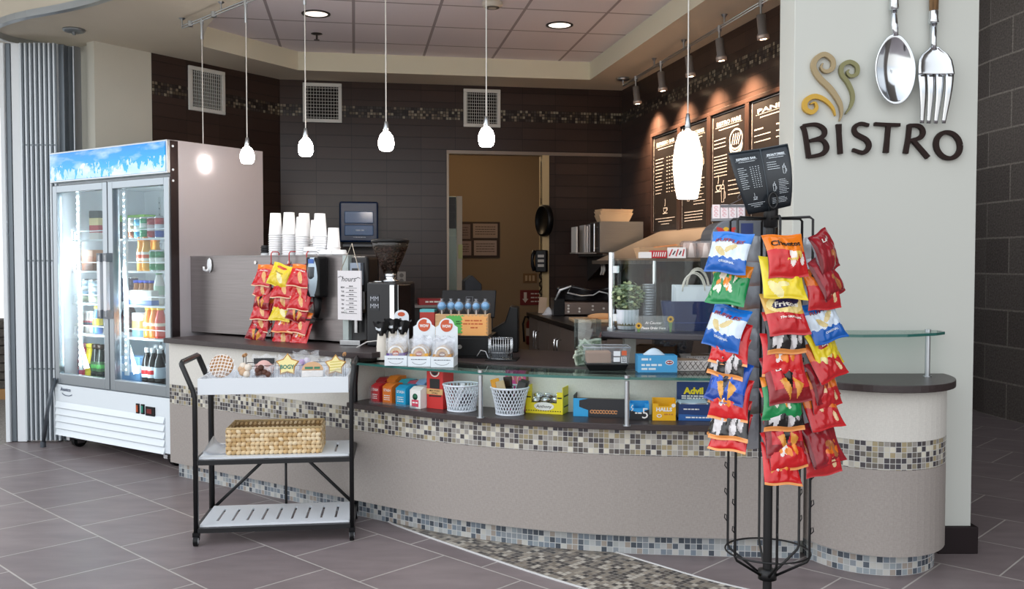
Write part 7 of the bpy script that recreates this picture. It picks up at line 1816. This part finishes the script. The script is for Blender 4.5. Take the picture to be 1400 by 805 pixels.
# grill with splash lid
p = at(802, 431, 7.55); t = thing('panini_grill', 'steel panini grill with open black lid on the back worktop', 'grill', (p.x, p.y, ZB + .0005), .05)
mb = MB(); mb.bx(-.18, .2, 0, .3, .01, .11, 0); mb.bx(-.27, -.18, .0, .3, .0, .14, 1)
for i, (x, z) in enumerate([(-.15, .035), (-.15, .06), (-.15, .085), (-.06, .035), (-.06, .06), (.05, .05), (.05, .08), (.14, .06)]): mb.cyl((x, -.012, z), (x, 0, z), .009, n=10, mi=2)
mb.build('grill_body', [M('#8d7f78', .3, .7), BLACKP, M('#e8e2dc', .3)], t, bevel=.004)
mb = MB(); mb.grid(lambda u, v: (-.24 + u * .45, .03 + .02 * math.sin(u * 9) - .02 * v, .115 + v * (.115 + .02 * math.sin(u * 7))), 16, 6, 0); o = mb.build('lid', [M('#17161a', .25, bump=.5, nscale=14)], t, fix=False); s = o.modifiers.new('thick', 'SOLIDIFY'); s.thickness = .012
mb = MB(); mb.tube([(-.26, -.0, .13), (-.22, -.01, .21), (-.13, -.02, .245), (-.16, -.02, .19), (-.05, -.025, .165), (.05, -.02, .17), (.1, -.02, .2), (.17, -.02, .185), (.19, -.01, .13)], [.006, .012, .008, .01, .005, .005, .006, .006, .004], 7); mb.build('wire_handle', [M('#e2e4e8', .3, .4)], t)
p = at(806, 441, 6.7); t = thing('cutting_board', 'pale cutting board at the front of the back worktop', 'cutting board', (p.x + .05, p.y, ZB + .0005), .05)
mb = MB(); mb.bx(-.17, .3, -.05, .3, 0, .022); mb.build('board', [M('#d9bd98', .5)], t, bevel=.006)
mb = MB(); mb.sphere((0, 0, .018), .05, 8, 0, sc=(2.2, .6, .5)); o = mb.build('bread_loaf', [M('#d9a878', .7)], loc=(p.x + .1, p.y + .08, ZB + .022)); tag(o, 'long bread roll on the pale cutting board', 'bread')
p = at(751, 430, 7.75); mb = MB(); mb.grid(lambda u, v: ((u - .5) * .12, (v - .5) * .1, .0 + .045 * math.sin(PI * u) * math.sin(PI * v) * (1 + .5 * math.sin(u * 11 + v * 7))), 14, 12, 0); o = mb.build('cloth', [M('#d9dbe0', .8)], loc=(p.x, p.y, ZB + .002), fix=False); s = o.modifiers.new('thick', 'SOLIDIFY'); s.thickness = .004; tag(o, 'crumpled white cloth at the far end of the back worktop', 'cloth')
p = at(741, 427, 7.9); mb = MB(); mb.bx(-.035, .035, -.006, .006, 0, .14); o = mb.build('note_board', [M('#c9b098', .6)], loc=(p.x, p.y, ZB + .001), bevel=.002); o.rotation_euler = (-.12, .12, .3); tag(o, 'small beige board leaning at the far end of the back worktop', 'board')
# shelf on the back wall with a steel oven and a file rack
p0, p1 = WB.xy(790), C2 + Vector((0, 0)); zs = at(840, 347, 8.1).z
t = thing('wall_shelf', 'dark steel shelf bracketed to the back wall corner', 'wall shelf', (p0.x, p0.y, zs), WB.ang); L = (p1 - p0).length
mb = MB(); mb.bx(0, L - .01, -.9, -.005, -.02, 0); mb.build('shelf_board', [M('#5a5654', .35, .7)], t, bevel=.002)
for x in (.1, L - .1): mb = MB(); mb.add([(x - .008, -.006, -.02), (x - .008, -.8, -.02), (x - .008, -.006, -.25), (x + .008, -.006, -.02), (x + .008, -.8, -.02), (x + .008, -.006, -.25)], [(0, 1, 2), (5, 4, 3), (0, 3, 4, 1), (1, 4, 5, 2), (2, 5, 3, 0)]); mb.build('bracket', [M('#4a4644', .4, .6)], t)
fr2 = Matrix.Rotation(WB.ang, 3, 'Z')
def wsp(px, y):
    o = WB.P + nb * y; k = (px - 700) / F; tt = (k * o.y - o.x) / (WB.d.x - k * WB.d.y); q = o + WB.d * tt; return (q.x, q.y, zs + .0005)
hz = at(850, 303, 8.1).z - zs; wo = wsp(880, -.86)[0] - wsp(820, -.86)[0]
t = thing('counter_oven', 'stainless countertop oven on the corner wall shelf', 'oven', wsp(820, -.86), WB.ang)
mb = MB(); mb.bx(0, wo, 0, .34, .01, hz, 0); mb.bx(.04, wo - .02, -.001, .0, .03, hz - .02, 0); mb.build('oven_body', [M('#a9a8a4', .3, .85, noise=.06, nscale=4, stretch=(1, 1, 40))], t, bevel=.004)
mb = MB(); mb.bx(-.03, -.002, .02, .3, .02, hz - .01, 0); mb.build('side_door', [M('#2b2828', .3)], t)
mb = MB(); mb.cyl((-.05, .0, .02), (-.05, .0, hz - .02), .008, n=10); mb.cyl((-.05, .0, hz - .05), (-.002, .03, hz - .05), .005, n=8); mb.cyl((-.05, .0, .05), (-.002, .03, .05), .005, n=8); mb.build('handle', [CHROME], t)
t = thing('file_rack', 'wire rack with upright white folders on the corner wall shelf', 'file rack', wsp(786, -.86), WB.ang)
mb = MB(); mb.bx(0, .19, 0, .2, 0, .012); mb.build('rack_base', [M('#8d8c8a', .4, .5)], t)
for x, h, c in ((.012, .235, '#cfd0cf'), (.085, .25, '#a9aaac'), (.105, .24, '#c6c7c8'), (.125, .255, '#8a8c92')): mb = MB(); mb.bx(x, x + .014, .01, .19, .0125, h); mb.build('folder', [M(c, .5)], t)
p = at(838, 303, 8.2)
for i in range(4):
    mb = MB(); w_, d_ = .30, .17; mb.add([(-w_ * .42, -d_ * .4, 0), (w_ * .42, -d_ * .4, 0), (w_ * .42, d_ * .4, 0), (-w_ * .42, d_ * .4, 0), (-w_ / 2, -d_ / 2, .06), (w_ / 2, -d_ / 2, .06), (w_ / 2, d_ / 2, .06), (-w_ / 2, d_ / 2, .06)], [(3, 2, 1, 0), (0, 1, 5, 4), (1, 2, 6, 5), (2, 3, 7, 6), (3, 0, 4, 7)])
    o = mb.build('food_boat', [M('#d9bd9a', .7)], loc=(p.x + .008 * (i % 2), p.y, zs + hz + .001 + i * .016), rot=WB.ang + .04 * i, fix=False); s = o.modifiers.new('thick', 'SOLIDIFY'); s.thickness = .003
    tag(o, 'pale food boat, %s of the stack on the steel oven' % ['bottom', 'second from bottom', 'third from bottom', 'top'][i], 'food boat', 'stacked food boats on the oven')
# slanted steel hood shelf on the right wall
a0, a1 = WR.xy(905), WR.xy(1000)
t = thing('steel_pass_shelf', 'slanted stainless hood shelf fixed to the right wall', 'shelf', (a0.x, a0.y, 0), WR.ang)
zz0 = 1.345; L = (a1 - a0).length
mb = MB(); mb.add([(0, -.001, zz0), (0, -.62, zz0), (0, -.001, zz0 + .27), (L, -.001, zz0), (L, -.62, zz0), (L, -.001, zz0 + .27)], [(0, 2, 1), (3, 4, 5), (1, 2, 5, 4), (0, 1, 4, 3), (0, 3, 5, 2)]); mb.bx(-.004, L, -.63, -.61, zz0 - .02, zz0 + .01); mb.build('hood', [M('#a79d94', .3, .75)], t)
for i in range(2):
    mb = MB(); mb.tube([(.0, 0, .0), (.004, 0, -.06), (-.012, .0, -.1)], [.012, .012, .007], 8); q = Vector((.02 + i * .06, -.55, 0)); q = Matrix.Rotation(WR.ang, 3, 'Z') @ q
    o = mb.build('tongs', [M('#c9c5c0', .4)], loc=(a0.x + q.x, a0.y + q.y, zz0 - .012)); tag(o, ['pale tongs hanging under the slanted hood, left pair', 'pale tongs hanging under the slanted hood, right pair'][i], 'tongs', 'tongs under the hood')
# beyond the doorway
bw0, bw1 = e0, e1; W2 = Wall(e0, e1)
def onw(name, label, cat_, x0, y0, x1, y1):
    p = W2.pt(x0, y1); return thing(name, label, cat_, (p.x, p.y, p.z), W2.ang), W2.w(x0, x1), W2.pt(x0, y0).z - p.z
t, w_, h = onw('notice_board', 'dark framed notice board of papers in the room behind', 'notice board', 622, 303, 683, 352)
mb = MB(); mb.bx(0, w_, -.02, -.001, 0, h, 0); mb.build('board', [M('#3c2a22', .6)], t, bevel=.003)
for i, (a, b, c, d, cc) in enumerate([(.04, .36, .06, .46, '#a08a86'), (.4, .95, .55, .95, '#b09a8e'), (.42, .93, .06, .48, '#b5a29c'), (.04, .34, .52, .93, '#8a7672')]):
    mb = MB(); mb.bx(w_ * a, w_ * b, -.023, -.0205, h * c, h * d, 0); fn = FNF(-.0238)
    for k in range(4): words(mb, w_ * (a + .05), w_ * (b - .05), h * (c + (d - c) * (.75 - .17 * k)), h * .02, fn, 1)
    mb.build('paper_notice', [M(cc, .7), M('#4a3a38', .7)], t)
t, w_, h = onw('extinguisher_sign', 'dark red sign with a white downward arrow behind the doorway', 'sign', 711, 396.5, 740, 417)
mb = MB(); mb.bx(0, w_, -.008, -.001, 0, h, 0); fn = FNF(-.009); stroke(mb, [(w_ * .24, h * .85), (w_ * .24, h * .4)], w_ * .14, 1, fn); mb.add([fn(w_ * .1, h * .42), fn(w_ * .38, h * .42), fn(w_ * .24, h * .15)], [(0, 1, 2)], 1)
for k in range(3): words(mb, w_ * .5, w_ * .92, h * (.72 - k * .26), h * .08, fn, 1)
mb.build('plate', [M('#7c2422', .5), M('#e6dcd6', .6)], t)
t, w_, h = onw('switch_plate', 'bronze wall switch plate behind the doorway', 'switch', 715, 373.5, 734, 387)
mb = MB(); mb.bx(0, w_, -.008, -.001, 0, h, 0); mb.build('plate', [M('#8a6a48', .4, .4)], t, bevel=.002)
for i in range(3): mb = MB(); mb.bx(w_ * (.15 + i * .26), w_ * (.3 + i * .26), -.016, -.0085, h * .22, h * .78); mb.build('rocker', [M('#c9ae88', .5)], t)
p = W2.pt(724, 470); t = thing('fire_extinguisher', 'dark red fire extinguisher hanging low behind the doorway', 'fire extinguisher', (p.x, p.y, p.z), W2.ang)
hh = W2.pt(724, 430).z - p.z; fw = Vector((0, -.085, 0))
mb = MB(); mb.lathe([(.05, 0), (.06, .01), (.06, hh * .7), (.04, hh * .82), (.018, hh * .86), (.018, hh * .9)], 18, fw); mb.build('cylinder', [M('#6d1c1a', .3)], t)
mb = MB(); mb.lathe([(.0605, hh * .3), (.0608, hh * .31), (.0608, hh * .55), (.0605, hh * .56)], 18, fw); mb.build('label', [M('#b0a8a2', .5)], t, fix=False)
mb = MB(); mb.box((0, -.085, hh * .95), (.09, .03, .03)); mb.tube([(-.02, -.085, hh * .9), (-.07, -.09, hh * .95), (-.1, -.1, hh * .7), (-.09, -.1, hh * .3), (-.085, -.1, hh * .1)], .012, 7); mb.build('valve_and_hose', [BLACKP], t)
mb = MB(); mb.bx(-.02, .02, -.025, -.001, hh * .2, hh * .9); mb.build('wall_bracket', [BLACKM], t)
# jamb clock and phone
j = d1 + WB.d * .02
zc3 = at(741, 301, 8.7).z; t = thing('wall_clock', 'round black-rimmed clock seen edge-on at the door jamb', 'clock', (j.x, j.y - .06, zc3), WB.ang - 1.3)
T = Matrix.Rotation(PI / 2, 4, 'X'); mb = MB(); mb.lathe([(.13, -.03), (.15, -.02), (.15, .025), (.13, .035), (.125, .02)], 28, T=T); mb.build('rim', [BLACKP], t)
mb = MB(); mb.lathe([(.128, .015), (0, .016)], 28, T=T); stroke(mb, [(0, 0), (0, .08)], .008, 1, FNF(-.018)); stroke(mb, [(0, 0), (.05, .02)], .01, 1, FNF(-.018)); mb.build('dial', [M('#9a7a58', .4), BLACKM], t)
zc3 = at(737, 372, 8.7).z; t = thing('wall_phone', 'black wall phone with curled cord on the door jamb', 'phone', (j.x - .02, j.y - .03, zc3), WB.ang - .5)
mb = MB(); mb.bx(-.05, .06, -.07, 0, 0, .21); mb.build('phone_base', [BLACKP], t, bevel=.01)
mb = MB(); mb.tube([(-.055, -.07, .02), (-.065, -.09, .06), (-.07, -.095, .11), (-.065, -.09, .16), (-.055, -.07, .2)], [.022, .018, .014, .018, .022], 10); mb.build('handset', [BLACKP], t)
mb = MB(); mb.tube([(-.0 + .012 * math.cos(i * .9), -.05 + .012 * math.sin(i * .9), -.0 - .42 * math.sin(PI * i / 90) * .8) for i in range(91)], .004, 5); mb.build('cord', [BLACKP], t)
for k in range(3): mb = MB(); mb.bx(-.02, .04, -.0735, -.0705, .05 + k * .045, .075 + k * .045); mb.build('key_row', [M('#b9b2aa', .5)], t)
# upright freezer just inside the doorway and the dark coffee box
q = d0 + nb * .5; t = thing('upright_freezer', 'tall grey-green freezer edge just inside the doorway', 'freezer', (q.x - .05, q.y, 0), WB.ang)
zf = at(620, 268, q.y).z; w_ = .23
mb = MB(); mb.bx(-.5, w_, 0, .6, .05, zf, 0); mb.build('cabinet', [M('#9aa79a', .4, .3)], t, bevel=.004)
mb = MB(); mb.bx(-.3, w_ - .04, -.012, -.001, zf - .32, zf - .01)
for k in range(4): mb.bx(-.3, w_ - .04, -.02, -.012, zf - .31 + k * .075, zf - .27 + k * .075)
mb.build('vent_louvre', [M('#2f2c2b', .4)], t)
mb = MB(); mb.bx(w_ - .035, w_ + .02, -.03, .03, .05, zf); mb.build('door_edge', [M('#e0d6c4', .5)], t)
mb = MB(); mb.bx(-.3, w_ - .03, -.026, -.0125, .06, zf - .4); mb.build('door', [M('#8d9a90', .35, .3)], t)
mb = MB(); mb.bx(w_ - .02, w_ + .022, -.045, -.0305, zf - .62, zf - .48); mb.build('tag', [M('#d9dc9a', .5)], t)
p = at(645, 440, 8.2); t = thing('drip_coffee_maker', 'dark house-shaped machine seen through the doorway', 'coffee maker', (p.x, p.y, 0), WB.ang)
zt = at(645, 376, 8.2).z
mb = MB(); mb.bx(-.18, .16, -.2, .2, 0, .95); mb.build('stand', [M('#1d1a1a', .5)], t)
mb = MB(); T = Matrix.Translation((0, .12, 0)) @ Matrix.Rotation(PI / 2, 4, 'X'); mb.prism([(-.075, .951), (.075, .951), (.075, zt - .08), (-.01, zt), (-.075, zt - .05)], 0, .24, 0, T); mb.build('machine_body', [M('#20242e', .3)], t, bevel=.006)
for k in range(3): mb = MB(); mb.lathe([(.022, 0), (.024, .09), (.01, .12), (.01, .13)], 12, (-.05 + k * .05, -.16, .951)); mb.build('jar', [M('#5a463a', .3)], t)
# low shelf with red books right of the grinder
p = at(585, 417, 7.4); t = thing('side_table', 'dark side stand with a narrow top behind the tablet', 'stand', (p.x, p.y, 0), WB.ang); zt = p.z
mb = MB(); mb.bx(-.12, .22, -.02, .3, zt - .02, zt); mb.build('top', [M('#8d8885', .4, .4)], t)
mb = MB(); mb.bx(-.11, .21, 0, .28, 0, zt - .02); mb.build('cabinet', [M('#171415', .5)], t)
mb = MB(); mb.bx(-.07, .17, 0, .2, 0, .05, 0); words(mb, -.02, .1, .02, .012, FNF(-.001), 1); o = mb.build('red_box', [M('#9a2226', .45), WT_], loc=(p.x, p.y, zt + .0005), rot=WB.ang); tag(o, 'flat dark red box on the stand behind the tablet', 'box')
# ================================================================ lamps of the place
def light(name, kind, loc, power, col, **kw):
    l = bpy.data.lights.new(name, kind); l.energy = power; l.color = col
    for k, v in kw.items(): setattr(l, k, v)
    o = bpy.data.objects.new(name, l); COL.objects.link(o); o.location = loc; return o
l = light('back_room_lamp', 'POINT', (d0.x + .1, d0.y + 1.1, 2.5), 8, (1, .74, .46), shadow_soft_size=.15)
